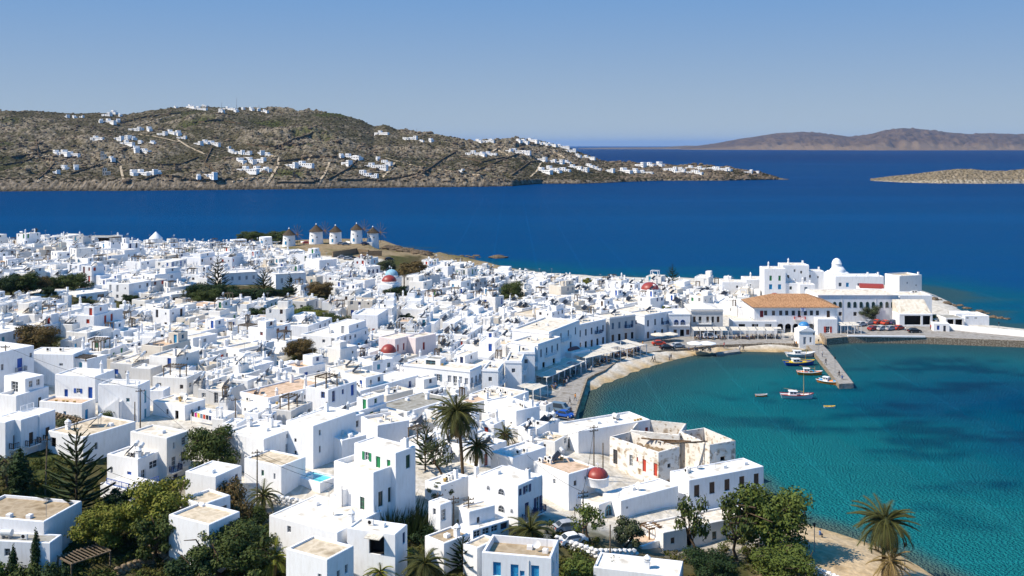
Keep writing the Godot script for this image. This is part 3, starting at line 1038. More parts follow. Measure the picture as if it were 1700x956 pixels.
func hb(called: String, label: String, vols: Array, extra := [], group := "", category := "house", deep := true) -> Node3D:
	var o: Node3D
	var gy := 0.0
	var out := []
	for v in vols:
		var r := rect_of(v)
		var p: Vector3 = r.p
		var yaw: float = r.yaw
		var w: float = r.w
		var l: float = r.l
		if o == null:
			gy = 1e9
			for sx in [-0.5, 0.5]:
				for sz in [-0.5, 0.5]:
					var q: Vector3 = p + yrot(yaw) * Vector3(sx * w, 0, sz * l)
					gy = minf(gy, ground(q.x, q.z))
			gy = maxf(gy, 0.3)
			o = thing(called, label, category, Vector3(p.x, gy, p.z), yaw, group)
		take_ground(p, w, l, yaw)
		var rel := o.transform.affine_inverse() * yrot(yaw, Vector3(p.x, gy, p.z))
		v["t"] = rel
		v["w"] = w
		v["l"] = l
		v["h"] = v.e - gy
		var ops := []
		for q in v.get("ops", []):
			var fw: float = w if q[0] in ["f", "b"] else l
			ops.append([q[0], (q[1] - 0.5) * fw, v.h - q[2] - q[4], q[3], q[4], q[5], q[6]])
		volume(out, rel, w, l, v.get("y0", -2.0), v.h, v.get("par", 0.35), v.get("wm", "white"), v.get("rm", "roof_white"), ops)
		for q in v.get("add", []): # [what, x share, z share from the back, turn]
			var ft := fab_of(q[0])
			var turn: float = q[3] if q.size() > 3 else 0.0
			if q[0] == "solar":
				turn = -1.4 - yaw
			out.append([ft, rel * yrot(turn, Vector3((q[1] - 0.5) * (w - 1.2), v.h - v.get("par", 0.35), (q[2] - 0.5) * (l - 1.2)))])
	for x in extra:
		match x[0]:
			"balcony": # vol, face, share, drop, w, depth, colour
				var v: Dictionary = vols[x[1]]
				var fw: float = v.w if x[2] in ["f", "b"] else v.l
				balcony(out, v.t * face_t(x[2], v.w, v.l) * Transform3D(Basis(), Vector3((x[3] - 0.5) * fw, v.h - x[4], 0)), x[5], x[6], x[7])
			"rail":
				var v: Dictionary = vols[x[1]]
				var fw: float = v.w if x[2] in ["f", "b"] else v.l
				out.append([railing(snappedf(x[4], 0.1), 0.95, x[5]), v.t * face_t(x[2], v.w, v.l) * Transform3D(Basis(), Vector3((x[3] - 0.5) * fw, v.h, -0.15))])
			"stairs": # vol, face, share of its start, steps, width, drop of its start, mirrored
				var v: Dictionary = vols[x[1]]
				var fw: float = v.w if x[2] in ["f", "b"] else v.l
				var st: Transform3D = v.t * face_t(x[2], v.w, v.l) * Transform3D(Basis(), Vector3((x[3] - 0.5) * fw, v.h - x[6], 0))
				stairs(out, st, x[4], x[5])
			"pergola": # vol, x, y drop, z, w, d, h, material
				var v: Dictionary = vols[x[1]]
				pergola(out, v.t * Transform3D(Basis(), Vector3(x[2], v.h - x[3], x[4])), x[5], x[6], x[7], x[8], x.size() < 10)
			"pipe":
				var v: Dictionary = vols[x[1]]
				var fw: float = v.w if x[2] in ["f", "b"] else v.l
				var pb := MB.new()
				pb.tube(Vector3(0, v.h - 0.5, 0.07), Vector3(0, -0.5, 0.07), 0.05, 0.05, 6)
				out.append([[["drainpipe", pb.mesh(), "white_warm"]], v.t * face_t(x[2], v.w, v.l) * Transform3D(Basis(), Vector3((x[3] - 0.5) * fw, 0, 0))])
			"cornice": # vol, drop, depth, material
				var v: Dictionary = vols[x[1]]
				var cb := MB.new()
				var q: float = x[3]
				var yy: float = v.h - x[2]
				cb.box(-v.w / 2 - q, yy, v.l / 2, v.w / 2 + q, yy + 0.22, v.l / 2 + q)
				cb.box(v.w / 2, yy, -v.l / 2, v.w / 2 + q, yy + 0.22, v.l / 2)
				out.append([[["cornice", cb.mesh(), x[4]]], v.t])
			"mesh":
				out.append([[[x[1], x[2], x[3]]], vols[x[5] if x.size() > 5 else 0].t * x[4]])
			"awning": # vol, face, share, drop, w, depth, material
				var v: Dictionary = vols[x[1]]
				var fw: float = v.w if x[2] in ["f", "b"] else v.l
				var ab := MB.new()
				ab.box(-x[5] / 2, -0.05, 0, x[5] / 2, 0.04, x[6], Transform3D(Basis(Vector3.RIGHT, 0.12), Vector3.ZERO))
				out.append([[["awning", ab.mesh(), x[7]]], v.t * face_t(x[2], v.w, v.l) * Transform3D(Basis(), Vector3((x[3] - 0.5) * fw, v.h - x[4], 0))])
	commit(o, out, deep)
	return o

# ---------------------------------------------------------------- the many other houses of the town
const TRIM := ["blue", "blue", "azure", "brown", "green", "grey", "paint_white", "teal", "red", "brown", "navy"]
const SAY := {"blue": "blue", "azure": "bright blue", "brown": "brown", "green": "green", "grey": "grey", "paint_white": "white", "teal": "teal", "red": "red", "navy": "dark blue"}

func auto_house(r: RandomNumberGenerator, w: float, l: float, storeys: int, yaw: float, info: Dictionary) -> Array:
	var out := []
	var col: String = TRIM[r.randi() % TRIM.size()]
	var wm: String = ["white", "white", "white", "white", "white", "white", "white_cool", "white_cool", "white_cool", "white_warm", "white_warm", "white_warm", "cream", "grey_wall"][r.randi() % 14]
	var rm: String = ["roof_white", "roof_white", "roof_white", "roof_white", "roof_white", "roof_white", "roof_white", "roof_warm", "roof_warm", "roof_warm", "roof_cream", "roof_cream", "roof_grey", "roof_rose"][r.randi() % 14]
	var h := storeys * 2.6 + r.randf_range(-0.1, 0.9)
	var par := r.randf_range(0.12, 0.6)
	info["col"] = col
	info["wm"] = wm
	info["rm"] = rm
	info["storeys"] = storeys
	info["solar"] = false
	var ops := []
	for f in ["f", "r", "l"]:
		var fw := w if f == "f" else l
		for s in storeys:
			var n := int(fw / 2.4)
			for k in n:
				if r.randf() > (0.62 if s == storeys - 1 else 0.4):
					continue
				var x := (float(k) + 0.5) / n * fw - fw / 2 + r.randf_range(-0.2, 0.2)
				var y := s * 2.9
				var q := r.randf()
				if q < 0.25:
					ops.append([f, x, y + 0.25, 0.95, 2.1, "door" if r.randf() < 0.7 else "glassdoor", col])
				elif q < 0.6:
					ops.append([f, x, y + 1.1, r.randf_range(0.6, 1.1), r.randf_range(0.8, 1.3), "win", col if r.randf() < 0.5 else "paint_white"])
				elif q < 0.85:
					ops.append([f, x, y + 1.0, r.randf_range(0.8, 1.1), r.randf_range(1.0, 1.3), "shut", col])
				else:
					ops.append([f, x, y + 1.2, 0.5, 0.6, "win", "dark"])
	volume(out, Transform3D(), w, l, -2.5, h, par, wm, rm, ops)
	var rt := h - par
	var top := Transform3D(Basis(), Vector3(0, rt, 0))
	if r.randf() < 0.5 and w > 4.5 and l > 4.5: # a smaller room on the roof
		var uw := w * r.randf_range(0.35, 0.6)
		var ul := l * r.randf_range(0.35, 0.6)
		var ut := Transform3D(Basis(), Vector3((w - uw - 0.7) * (0.5 if r.randf() < 0.5 else -0.5), rt, (l - ul - 0.7) * (-0.5 if r.randf() < 0.75 else 0.5)))
		var uh := r.randf_range(1.5, 2.5)
		var uo := []
		if uh > 2.1:
			uo.append(["f", 0.0 if uw < 2.5 else uw * 0.2, 0.05, 0.9, 1.95, "door", col])
		if ul > 2.4 and uh > 2.0:
			uo.append(["r", 0.0, 0.9, 0.8, 0.9, "win", col])
		volume(out, ut, uw, ul, -0.05, uh, 0.15, wm, "roof_warm" if r.randf() < 0.4 else "roof_white", uo)
		info["room"] = true
		if r.randf() < 0.3:
			out.append([fab_of("antenna"), ut * Transform3D(Basis(), Vector3(0, uh - 0.2, 0))])
		if r.randf() < 0.25:
			var so := -1.4 - yaw
			out.append([fab_of("solar"), ut * yrot(so, Vector3(0, uh - 0.15, 0))])
			info["solar"] = true
	for k in r.randi_range(1, 2 + int(w * l / 14.0)):
		var what: String = ["chimney", "chimney_plain", "chimney_tall", "solar", "solar", "aircon", "aircon", "antenna", "dish", "tank", "vent", "vent"][r.randi() % 12]
		var q := Vector3(r.randf_range(-0.5, 0.5) * (w - 1.6), 0, r.randf_range(-0.5, 0.5) * (l - 1.6))
		var turn := r.randf_range(0, TAU)
		if what == "solar":
			turn = -1.4 - yaw
			info["solar"] = true
			if r.randf() < 0.4:
				out.append([fab_of("solar"), top * yrot(turn, q + yrot(turn) * Vector3(2.3, 0, 0))])
		elif what.begins_with("chim"):
			turn = 0.0
			info["chimney"] = true
		out.append([fab_of(what), top * yrot(turn, q)])
	if r.randf() < 0.16:
		pergola(out, top * Transform3D(Basis(), Vector3(0, 0, l * 0.18)), w * 0.5, l * 0.4, 2.2, "wood_grey" if r.randf() < 0.6 else "paint_white", true)
		info["pergola"] = true
	if r.randf() < 0.3 and storeys > 1: # a lower wing against the front or side
		var aw := r.randf_range(2.2, 3.4)
		var al := minf(l * 0.8, r.randf_range(2.5, 5.0))
		volume(out, Transform3D(Basis(), Vector3(w / 2 + aw / 2 - 0.1, 0, r.randf_range(-0.1, 0.1) * l)), aw, al, -2.5, h - 2.8 - r.randf_range(0, 0.4), 0.3, wm, "roof_white", [["f", 0.0, 0.3, 0.9, 2.0, "door", col]])
	if r.randf() < 0.25:
		var bl := MB.new()
		bl.tube(Vector3(-w * 0.3, 0, 0), Vector3(w * 0.3, 0, 0), 0.35, 0.35, 8)
	return out

func in_poly(p: Vector2, poly: Array) -> bool:
	var inside := false
	var j := poly.size() - 1
	for i in poly.size():
		if (poly[i][1] > p.y) != (poly[j][1] > p.y) and p.x < (poly[j][0] - poly[i][0]) * (p.y - poly[i][1]) / (poly[j][1] - poly[i][1]) + poly[i][0]:
			inside = not inside
		j = i
	return inside

const GAPS := [[262, 640], [420, 690], [480, 690], [560, 690], [600, 702], [640, 690], [700, 664], [790, 665], [905, 692], [918, 745], [900, 765], [770, 800], [720, 800], [690, 735], [560, 742], [480, 722], [440, 735], [395, 735], [300, 690], [258, 682]]
const GREEN := [[-70, 468, 152, 508], [305, 472, 486, 510], [504, 474, 562, 508], [440, 513, 554, 547], [560, 525, 592, 555], [478, 575, 526, 612], [28, 555, 102, 600], [828, 478, 868, 512], [125, 498, 236, 522], [430, 398, 640, 412], [640, 425, 705, 465]]
const TOWN := [[-60, 409], [120, 408], [300, 410], [425, 414], [468, 424], [505, 436], [570, 447], [640, 455], [700, 440], [760, 446], [840, 459], [1000, 475], [1235, 482], [1300, 483], [1360, 484], [1360, 490], [1240, 496], [1236, 530], [1205, 520], [1100, 520], [1060, 530], [985, 532], [960, 548], [935, 560], [905, 585], [868, 606], [826, 625], [800, 645], [790, 665], [700, 664], [640, 690], [600, 702], [560, 690], [480, 690], [420, 700], [370, 690], [345, 672], [260, 668], [250, 640], [160, 612], [120, 592], [45, 588], [-60, 588]]

func fill_town() -> void:
	var r := RandomNumberGenerator.new()
	r.seed = 2024
	var made := []
	var sizes := [[11.0, 16.0, 110, 0.5], [8.0, 12.0, 800, 0.4], [6.2, 9.0, 6000, 0.3], [4.8, 7.5, 12000, 0.25], [3.4, 5.5, 16000, 0.12], [2.2, 3.4, 14000, 0.08]]
	var d0 := 165.0
	var d1 := 560.0
	for s in sizes:
		for k in s[2]:
			var px := r.randf_range(-60, 1365)
			var d := sqrt(lerpf(d0 * d0, d1 * d1, r.randf()))
			var x := (px - CX) * d / F
			var y := ground(x, -d)
			var shut := false
			for g in GREEN:
				if px > g[0] and px < g[2] and HY + (EYE - y) * F / d > g[1] and HY + (EYE - y) * F / d < g[3]:
					shut = true
			if shut:
				continue
			var w := r.randf_range(s[0] * 0.8, s[0])
			var l := r.randf_range(s[0] * 0.8, s[1])
			var py := HY + (EYE - y) * F / d
			var near := in_poly(Vector2(px, py), GAPS)
			if near and s[0] > 6.0 or not near and not in_poly(Vector2(px, py), TOWN):
				continue
			var yaw := -0.45 + 0.75 * noise2.get_noise_2d(x * 0.25, d * 0.25) + r.randf_range(-0.08, 0.08)
			if px > 1000:
				yaw += 0.12
			if overlaps(Vector2(x, -d), w, l, yaw, s[3]):
				continue
			take_ground(Vector3(x, y, -d), w, l, yaw)
			var st := 1 if s[0] < 5.0 else (2 if r.randf() < 0.22 else 1)
			if s[0] > 6.0 and r.randf() < 0.03:
				st = 3
			if s[0] > 9.0:
				st = mini(st, 2)
			if near or py < 440.0 and px > 225.0 and px < 660.0:
				st = 1
			made.append({"p": Vector3(x, y, -d), "w": w, "l": l, "yaw": yaw, "st": st, "size": sqrt(w * l) * (1.0 + st * 0.4) / d, "seed": r.randi(), "px": px, "py": py - st * 2.9 * F / d})
	made.sort_custom(func(a, b): return a.size > b.size)
	var many := 225
	var mass := {}
	for k in made.size():
		var m: Dictionary = made[k]
		var rr := RandomNumberGenerator.new()
		rr.seed = m.seed
		var info := {}
		var out := auto_house(rr, m.w, m.l, m.st, m.yaw, info)
		m["info"] = info
		if k < many:
			var o := thing("white_house", "", "house", m.p, m.yaw, "flat-roofed houses of the white town")
			m["o"] = o
			commit(o, out, false)
		else:
			var base := yrot(m.yaw, m.p)
			for e in out:
				for f in e[0]:
					if not mass.has(f[2]):
						var st := SurfaceTool.new()
						st.begin(Mesh.PRIMITIVE_TRIANGLES)
						mass[f[2]] = st
					mass[f[2]].append_from(f[1], 0, base * e[1])
	var am := ArrayMesh.new()
	for key in mass:
		mass[key].commit(am)
		am.surface_set_material(am.get_surface_count() - 1, mats[key])
	var mo := part(self, "town_houses", am, "")
	tag(mo, "crowded mass of small white flat-roofed houses of the old town beyond", "", "", "stuff")
	name_houses(made, many)
	print("houses: ", made.size())

const NTH := ["first", "second", "third", "fourth", "fifth", "sixth", "seventh", "eighth", "ninth", "tenth", "eleventh", "twelfth", "thirteenth", "fourteenth", "fifteenth", "sixteenth", "seventeenth", "eighteenth", "nineteenth", "twentieth"]

func nth(k: int) -> String:
	if k < 20:
		return NTH[k]
	return ["twenty", "thirty", "forty", "fifty"][mini(k / 10 - 2, 3)] + ("-" + NTH[k % 10 - 1] if k % 10 else "th")

func name_houses(made: Array, many: int) -> void:
	var at_mark := {}
	for k in made.size():
		var m: Dictionary = made[k]
		var best := 1e9
		var say := ""
		for q in landmarks:
			var d := Vector2(m.px - q[1], (m.py - q[2]) * 2.2)
			if d.length() < best:
				best = d.length()
				var side := "left of" if d.x < 0 else "right of"
				if absf(d.y) > absf(d.x):
					side = "behind" if d.y < 0 else "in front of"
				say = side + " " + q[0]
		m["say"] = say
		m["dist"] = best
		if not at_mark.has(say):
			at_mark[say] = []
		at_mark[say].append(m)
	for say in at_mark:
		var list: Array = at_mark[say]
		list.sort_custom(func(a, b): return a.dist < b.dist)
		var n := 0
		for m in list:
			if not m.has("o"):
				continue
			var i: Dictionary = m.info
			var what := ""
			if i.wm == "cream":
				what = "cream "
			elif i.wm in ["grey_wall", "worn_wall"]:
				what = "greyish "
			else:
				what = "white "
			var high: String = ["", "low ", "two-storey ", "three-storey "][m.st]
			var has := ""
			if i.get("pergola", false):
				has = " with a roof pergola"
			elif i.solar:
				has = " with dark solar panels"
			elif i.rm in ["roof_cream", "roof_tan", "roof_rose"]:
				has = " with a tan roof"
			elif i.rm == "roof_grey":
				has = " with a grey roof"
			elif i.get("chimney", false):
				has = " with a chimney"
			else:
				has = " with %s doors" % SAY.get(i.col, "plain")
			m.o.set_meta("label", "%s%shouse%s, %s %s" % [high, what, has, nth(n), say])
			n += 1

func reserve_trees() -> void: # ground kept free for the trees that stand among the roofs
	for q in [[14, 492, 4.0], [42, 490, 4.0], [66, 487, 4.0], [92, 484, 3.0], [122, 486, 5.0], [82, 495, 2.5], [140, 512, 3.0], [180, 511, 3.0], [219, 508, 3.0], [62, 586, 5.0], [328, 500, 5.0], [350, 502, 5.0], [378, 500, 5.0], [412, 498, 4.5], [455, 497, 4.5], [478, 494, 4.0], [532, 494, 5.0], [424, 530, 3.5], [470, 535, 4.5], [498, 537, 4.5], [528, 538, 4.0], [574, 546, 3.0], [500, 600, 4.5], [655, 496, 4.0], [848, 500, 4.0], [642, 456, 4.0], [686, 462, 5.0], [673, 535, 2.5], [362, 492, 3.0], [438, 496, 3.0], [481, 494, 3.0], [489, 450, 2.5], [1116, 470, 3.0], [671, 486, 1.5], [975, 476, 2.5], [1108, 528, 1.5], [706, 782, 2.0], [768, 798, 2.0], [790, 798, 2.0], [838, 745, 2.0], [391, 702, 1.0], [233, 716, 1.0], [854, 788, 1.0], [350, 790, 4.0], [345, 700, 2.0], [330, 705, 2.0], [300, 668, 2.0]]:
		var p := hit(q[0], q[1])
		take_ground(p + Vector3(0, 0, q[2] * 0.7), q[2] * 1.9, q[2] * 2.6 + 4.0, 0.0)

# ---------------------------------------------------------------- buildings read off the photograph, near ones first
func near_houses() -> void:
	hb("white_house", "white cube house with three bright azure shuttered openings under a deep sunk roof", [
		{"L": [799, 918], "C": [915, 926], "R": [932, 896], "e": 9.4, "par": 0.9, "rm": "roof_tan", "wm": "white_cool", "ops": [["f", 0.22, 1.1, 1.0, 1.7, "shut", "azure"], ["f", 0.475, 1.2, 1.0, 2.2, "door", "azure"], ["f", 0.585, 1.9, 0.6, 0.7, "shut", "azure"], ["f", 0.77, 1.1, 1.0, 1.7, "shut", "azure"], ["r", 0.35, 1.2, 0.8, 1.4, "win", "azure"], ["r", 0.72, 1.0, 0.8, 1.4, "win", "paint_white"]], "add": [["dish", 0.75, 0.3], ["vent", 0.9, 0.35], ["antenna", 0.95, 0.55], ["vent", 0.62, 0.2]]}],
		[["pipe", 0, "f", 0.68], ["pipe", 0, "r", 0.15]])
	hb("white_house", "plain white house, sandy flat roof, two small dark windows in its shaded wall", [
		{"L": [468, 914], "C": [543, 929], "R": [595, 908], "e": 9.2, "par": 0.25, "rm": "roof_cream", "ops": [["f", 0.82, 2.0, 0.6, 1.1, "win", "paint_white"], ["r", 0.42, 2.1, 0.6, 1.1, "win", "grey"], ["r", 0.72, 1.9, 0.6, 1.1, "win", "grey"]]}])
	hb("white_house", "long low white house with a dark doorway under a small awning by the front palms", [
		{"L": [571, 880], "C": [656, 887], "R": [686, 872], "e": 9.7, "par": 0.2, "ops": [["f", 0.62, 0.55, 2.2, 2.4, "dark", "grey"], ["r", 0.72, 0.7, 0.8, 1.5, "shut", "navy"]], "add": [["aircon", 0.3, 0.35], ["vent", 0.6, 0.3]]}],
		[["awning", 0, "f", 0.6, 0.4, 2.2, 1.2, "canvas"]])
	hb("white_house", "wide white flat roof with two thick rolled parapets among dark shrubs", [
		{"L": [442, 857], "C": [560, 884], "R": [640, 848], "e": 9.2, "par": 0.1, "ops": [["f", 0.3, 0.8, 0.7, 0.9, "win", "grey"]], "add": [["vent", 0.2, 0.3], ["antenna", 0.35, 0.2], ["dish", 0.62, 0.5], ["chimney", 0.97, 0.6]]}],
		[["mesh", "roof_roll", roll(4.0), "white", yrot(0.3, Vector3(2.5, 3.2, 0))], ["mesh", "roof_roll", roll(3.0), "white", yrot(0.3, Vector3(-4.5, 3.2, -3.0))]])
	hb("green_shutter_house", "tall white cubic house with bright green shutters and a walled roof terrace", [
		{"L": [545, 768], "C": [620, 784], "R": [697, 763], "e": 14.8, "par": 0.75, "ops": [["f", 0.72, 3.9, 1.0, 2.2, "glassdoor", "green"], ["r", 0.17, 3.0, 0.9, 2.1, "win", "dark_green"], ["r", 0.40, 2.9, 0.9, 2.1, "win", "dark_green"], ["r", 0.84, 1.5, 0.9, 1.9, "shut", "dark_green"], ["r", 0.84, 4.3, 0.9, 1.2, "shut", "dark_green"], ["r", 0.72, 1.1, 0.4, 0.4, "win", "dark"]]},
		{"L": [582, 737], "C": [657, 752], "R": [696, 742], "e": 16.8, "par": 0.12, "ops": [["f", 0.31, 0.9, 0.9, 1.2, "open", "green"], ["f", 0.58, 1.1, 0.95, 2.1, "shut", "green"], ["f", 0.83, 1.2, 0.75, 1.1, "shut", "green"], ["r", 0.62, 0.9, 0.9, 1.9, "shut", "dark_green"]], "add": [["chimney_plain", 0.98, 0.2]]}],
		[["stairs", 0, "f", 0.05, 9, 0.9, 5.0], ["mesh", "roof_roll", roll(3.6), "canvas", yrot(-0.3, Vector3(-5.0, 4.9, -3.0))], ["pipe", 0, "r", 0.62]])
	hb("white_house", "tall plain white block with three tiny windows behind the swimming pool", [
		{"L": [478, 697], "C": [520, 707], "R": [588, 682], "e": 14.9, "par": 0.1, "ops": [["f", 0.35, 2.6, 0.5, 0.6, "win", "dark"], ["f", 0.35, 4.6, 0.5, 0.6, "win", "dark"], ["r", 0.15, 1.0, 0.5, 0.9, "win", "grey"], ["r", 0.15, 3.6, 0.45, 1.1, "win", "grey"], ["r", 0.93, 3.4, 0.6, 1.4, "shut", "navy"]], "add": [["chimney_plain", 0.2, 0.2]]}])
	hb("white_house", "white two-level house with tall many-paned windows and a shaded arched niche", [
		{"L": [374, 716], "C": [438, 729], "R": [489, 708], "e": 13.4, "par": 0.3, "ops": [["r", 0.16, 3.0, 0.9, 1.9, "glassdoor", "paint_white"], ["r", 0.42, 2.7, 0.9, 2.1, "glassdoor", "paint_white"], ["r", 0.72, 2.2, 0.9, 2.1, "glassdoor", "paint_white"], ["r", 0.72, 0.6, 0.5, 0.7, "win", "dark"], ["r", 0.93, 3.6, 0.9, 2.3, "arch", "grey"]], "add": [["chimney", 0.02, 0.3], ["chimney_plain", 0.5, 0.1], ["vent", 0.6, 0.4]]}])
	hb("white_house", "white house with a cream roof in front of the swimming pool, cables passing over it", [
		{"L": [399, 763], "C": [467, 774], "R": [514, 760], "e": 11.6, "par": 0.2, "rm": "roof_cream", "ops": [["f", 0.5, 1.2, 0.55, 0.9, "win", "green"], ["f", 0.82, 1.3, 0.4, 0.9, "win", "grey"]]}])
	hb("white_house", "small white house with a navy door half hidden by brown bushes", [
		{"L": [310, 781], "C": [358, 791], "R": [399, 772], "e": 11.2, "par": 0.15, "ops": [["r", 0.2, 2.0, 0.9, 2.0, "door", "navy"], ["r", 0.8, 1.0, 0.6, 1.3, "shut", "navy"]], "add": [["vent", 0.7, 0.8]]}])
	hb("white_house", "white house with a wide dark shuttered window under its sandy roof", [
		{"L": [275, 856], "C": [347, 871], "R": [403, 850], "e": 10.4, "par": 0.3, "rm": "roof_cream", "ops": [["r", 0.68, 1.0, 1.9, 1.7, "open", "dark_green"]]}])
	hb("white_house", "white house end with a sandy roof set behind the wide shuttered one", [
		{"L": [303, 826], "C": [336, 838], "R": [381, 821], "e": 10.4, "par": 0.3, "rm": "roof_cream", "ops": [["r", 0.75, 1.2, 1.3, 1.1, "win", "grey"]]}])
	hb("white_house", "big low house with a brown earth roof and a wooden ladder against it", [
		{"L": [-60, 853], "C": [73, 866], "R": [134, 831], "e": 9.7, "par": 0.35, "rm": "roof_tan", "wm": "white_cool", "add": [["vent", 0.75, 0.85], ["vent", 0.5, 0.9], ["antenna", 0.93, 0.75]]},
		{"L": [-60, 896], "C": [83, 901], "R": [106, 887], "e": 8.0, "par": 0.15, "rm": "roof_grey", "wm": "white_cool", "ops": [["f", 0.5, 1.0, 0.8, 1.0, "win", "grey"]], "add": [["tank", 0.42, 0.6], ["aircon", 0.66, 0.7]]}],
		[["mesh", "ladder", ladder(2.6), "wood", Transform3D(Basis(Vector3.RIGHT, -0.5), Vector3(-1.5, 2.7, 6.6))]])
	hb("white_house", "narrow three-storey white house with wooden balcony doors beside a dense dark tree", [
		{"L": [222, 714], "C": [277, 727], "R": [308, 714], "e": 13.4, "par": 0.25, "wm": "white_warm", "rm": "roof_warm", "ops": [["r", 0.33, 1.1, 0.5, 1.0, "win", "paint_white"], ["r", 0.78, 0.8, 0.9, 1.3, "win", "paint_white"], ["r", 0.32, 3.4, 0.9, 2.1, "glassdoor", "paint_white"], ["r", 0.75, 3.1, 0.9, 2.1, "glassdoor", "brown"], ["r", 0.4, 6.3, 0.9, 2.0, "door", "navy"]], "add": [["vent", 0.6, 0.5]]},
		{"L": [181, 752], "C": [229, 762], "R": [262, 748], "e": 11.0, "par": 0.25, "ops": [["f", 0.15, 2.0, 0.5, 0.9, "win", "grey"], ["f", 0.72, 2.2, 0.95, 2.0, "door", "blue"], ["r", 0.25, 2.0, 0.9, 1.9, "win", "paint_white"], ["r", 0.72, 1.2, 1.8, 1.2, "win", "paint_white"]], "add": [["solar", 0.5, 0.6], ["solar", 0.8, 0.75], ["chimney", 0.97, 0.93], ["aircon", 0.7, 0.85]]}],
		[["balcony", 0, "r", 0.32, 5.6, 2.0, 0.9, "navy"], ["balcony", 0, "r", 0.75, 5.3, 1.8, 0.8, "paint_white"]])
	hb("terrace_house", "white terrace with blue post railings in front of the solar panel house", [
		{"L": [172, 800], "C": [222, 816], "R": [262, 799], "e": 8.3, "par": 0.06}],
		[["rail", 0, "f", 0.5, 5.0, "blue"], ["rail", 0, "r", 0.5, 4.6, "blue"]])
	hb("white_house", "white house with a long blank shaded wall, cream roof and solar panel", [
		{"L": [82, 714], "C": [138, 726], "R": [224, 699], "e": 11.9, "par": 0.2, "rm": "roof_cream", "ops": [["f", 0.15, 1.0, 1.3, 1.6, "dark", "grey"], ["r", 0.24, 1.5, 0.6, 1.2, "win", "grey"]], "add": [["chimney", 0.15, 0.8], ["solar", 0.5, 0.45], ["vent", 0.8, 0.3]]}])
	hb("apartment_house", "stepped white row of three bays with brown wooden balconies in shade", [
		{"L": [-30, 692], "C": [9, 701], "R": [34, 690], "e": 14.4, "par": 0.1, "wm": "white_cool", "ops": [["r", 0.5, 2.6, 0.9, 2.0, "door", "brown"]]},
		{"L": [6, 689], "C": [35, 697], "R": [60, 686], "e": 14.45, "par": 0.1, "wm": "white_cool", "ops": [["r", 0.5, 2.6, 0.9, 2.0, "door", "brown"]]},
		{"L": [38, 682], "C": [66, 688], "R": [85, 679], "e": 14.5, "par": 0.1, "wm": "white_cool", "ops": [["r", 0.5, 2.6, 0.9, 2.0, "door", "brown"]]}],
		[["balcony", 0, "r", 0.5, 4.6, 2.6, 1.0, "brown"], ["balcony", 1, "r", 0.5, 4.6, 2.4, 1.0, "brown"], ["balcony", 2, "r", 0.5, 4.6, 2.0, 1.0, "brown"], ["rail", 2, "l", 0.5, 3.0, "paint_white"]])
	hb("white_house", "stepped white house with big glazed doors above a walled terrace", [
		{"L": [12, 650], "C": [27, 657], "R": [66, 640], "e": 14.1, "par": 0.7, "ops": [["r", 0.72, 1.6, 0.8, 1.9, "win", "brown"]]},
		{"L": [18, 621], "C": [42, 629], "R": [64, 621], "e": 16.5, "par": 0.1, "ops": [["f", 0.5, 0.8, 2.0, 2.0, "glassdoor", "paint_white"], ["r", 0.3, 0.6, 0.8, 1.2, "win", "paint_white"], ["r", 0.7, 0.6, 0.8, 1.2, "win", "paint_white"]]}])
	hb("white_house", "shaded white gable wall with a tall blue balcony door at the edge of view", [
		{"L": [-70, 575], "C": [-14, 588], "R": [42, 572], "e": 19.3, "par": 0.2, "wm": "white_cool", "ops": [["r", 0.66, 2.0, 1.2, 2.6, "door", "blue"], ["r", 0.93, 1.4, 0.6, 0.9, "win", "grey"], ["r", 0.25, 2.4, 0.6, 1.2, "win", "grey"]], "add": [["chimney_tall", 0.5, 0.4]]}],
		[["balcony", 0, "r", 0.66, 4.6, 2.2, 0.8, "grey"]])
	hb("white_house", "huge blank white wall house with one small vent, a shadow falling across it", [
		{"L": [42, 586], "C": [122, 588], "R": [145, 577], "e": 17.0, "par": 0.15, "ops": [["f", 0.75, 1.9, 0.8, 0.5, "win", "grey"], ["f", 0.08, 7.0, 0.7, 0.8, "win", "azure"]], "add": [["chimney_tall", 0.98, 0.1], ["aircon", 0.6, 0.5], ["aircon", 0.3, 0.5]]},
		{"L": [121, 592], "C": [145, 597], "R": [170, 588], "e": 15.9, "par": 0.1, "ops": [["f", 0.2, 0.7, 0.6, 1.9, "door", "teal"], ["f", 0.65, 0.7, 0.9, 2.0, "door", "teal"]]}],
		[["pergola", 1, 0.0, 0.1, 1.5, 5.0, 3.0, 0.25, "wood_grey"]])
	hb("white_house", "white house with two cobalt blue doors and a shuttered window on its lit wall", [
		{"L": [95, 620], "C": [158, 625], "R": [186, 613], "e": 15.2, "par": 0.2, "ops": [["f", 0.28, 2.8, 0.8, 1.7, "door", "blue"], ["f", 0.58, 2.5, 0.9, 0.9, "open", "blue"], ["f", 0.88, 2.1, 0.95, 2.4, "door", "blue"]], "add": [["chimney_tall", 0.93, 0.4]]}])
	hb("white_house", "low white walled house with planted edge and small teal openings", [
		{"L": [69, 664], "C": [136, 670], "R": [154, 661], "e": 12.6, "par": 0.3, "rm": "roof_rose", "ops": [["f", 0.22, 1.5, 0.5, 0.6, "win", "azure"], ["f", 0.6, 1.6, 0.6, 0.7, "win", "azure"], ["r", 0.35, 1.4, 0.9, 2.0, "door", "azure"]], "add": [["pot", 0.3, 0.9], ["pot", 0.5, 0.9], ["pot", 0.6, 0.9], ["pot", 0.8, 0.9]]}])
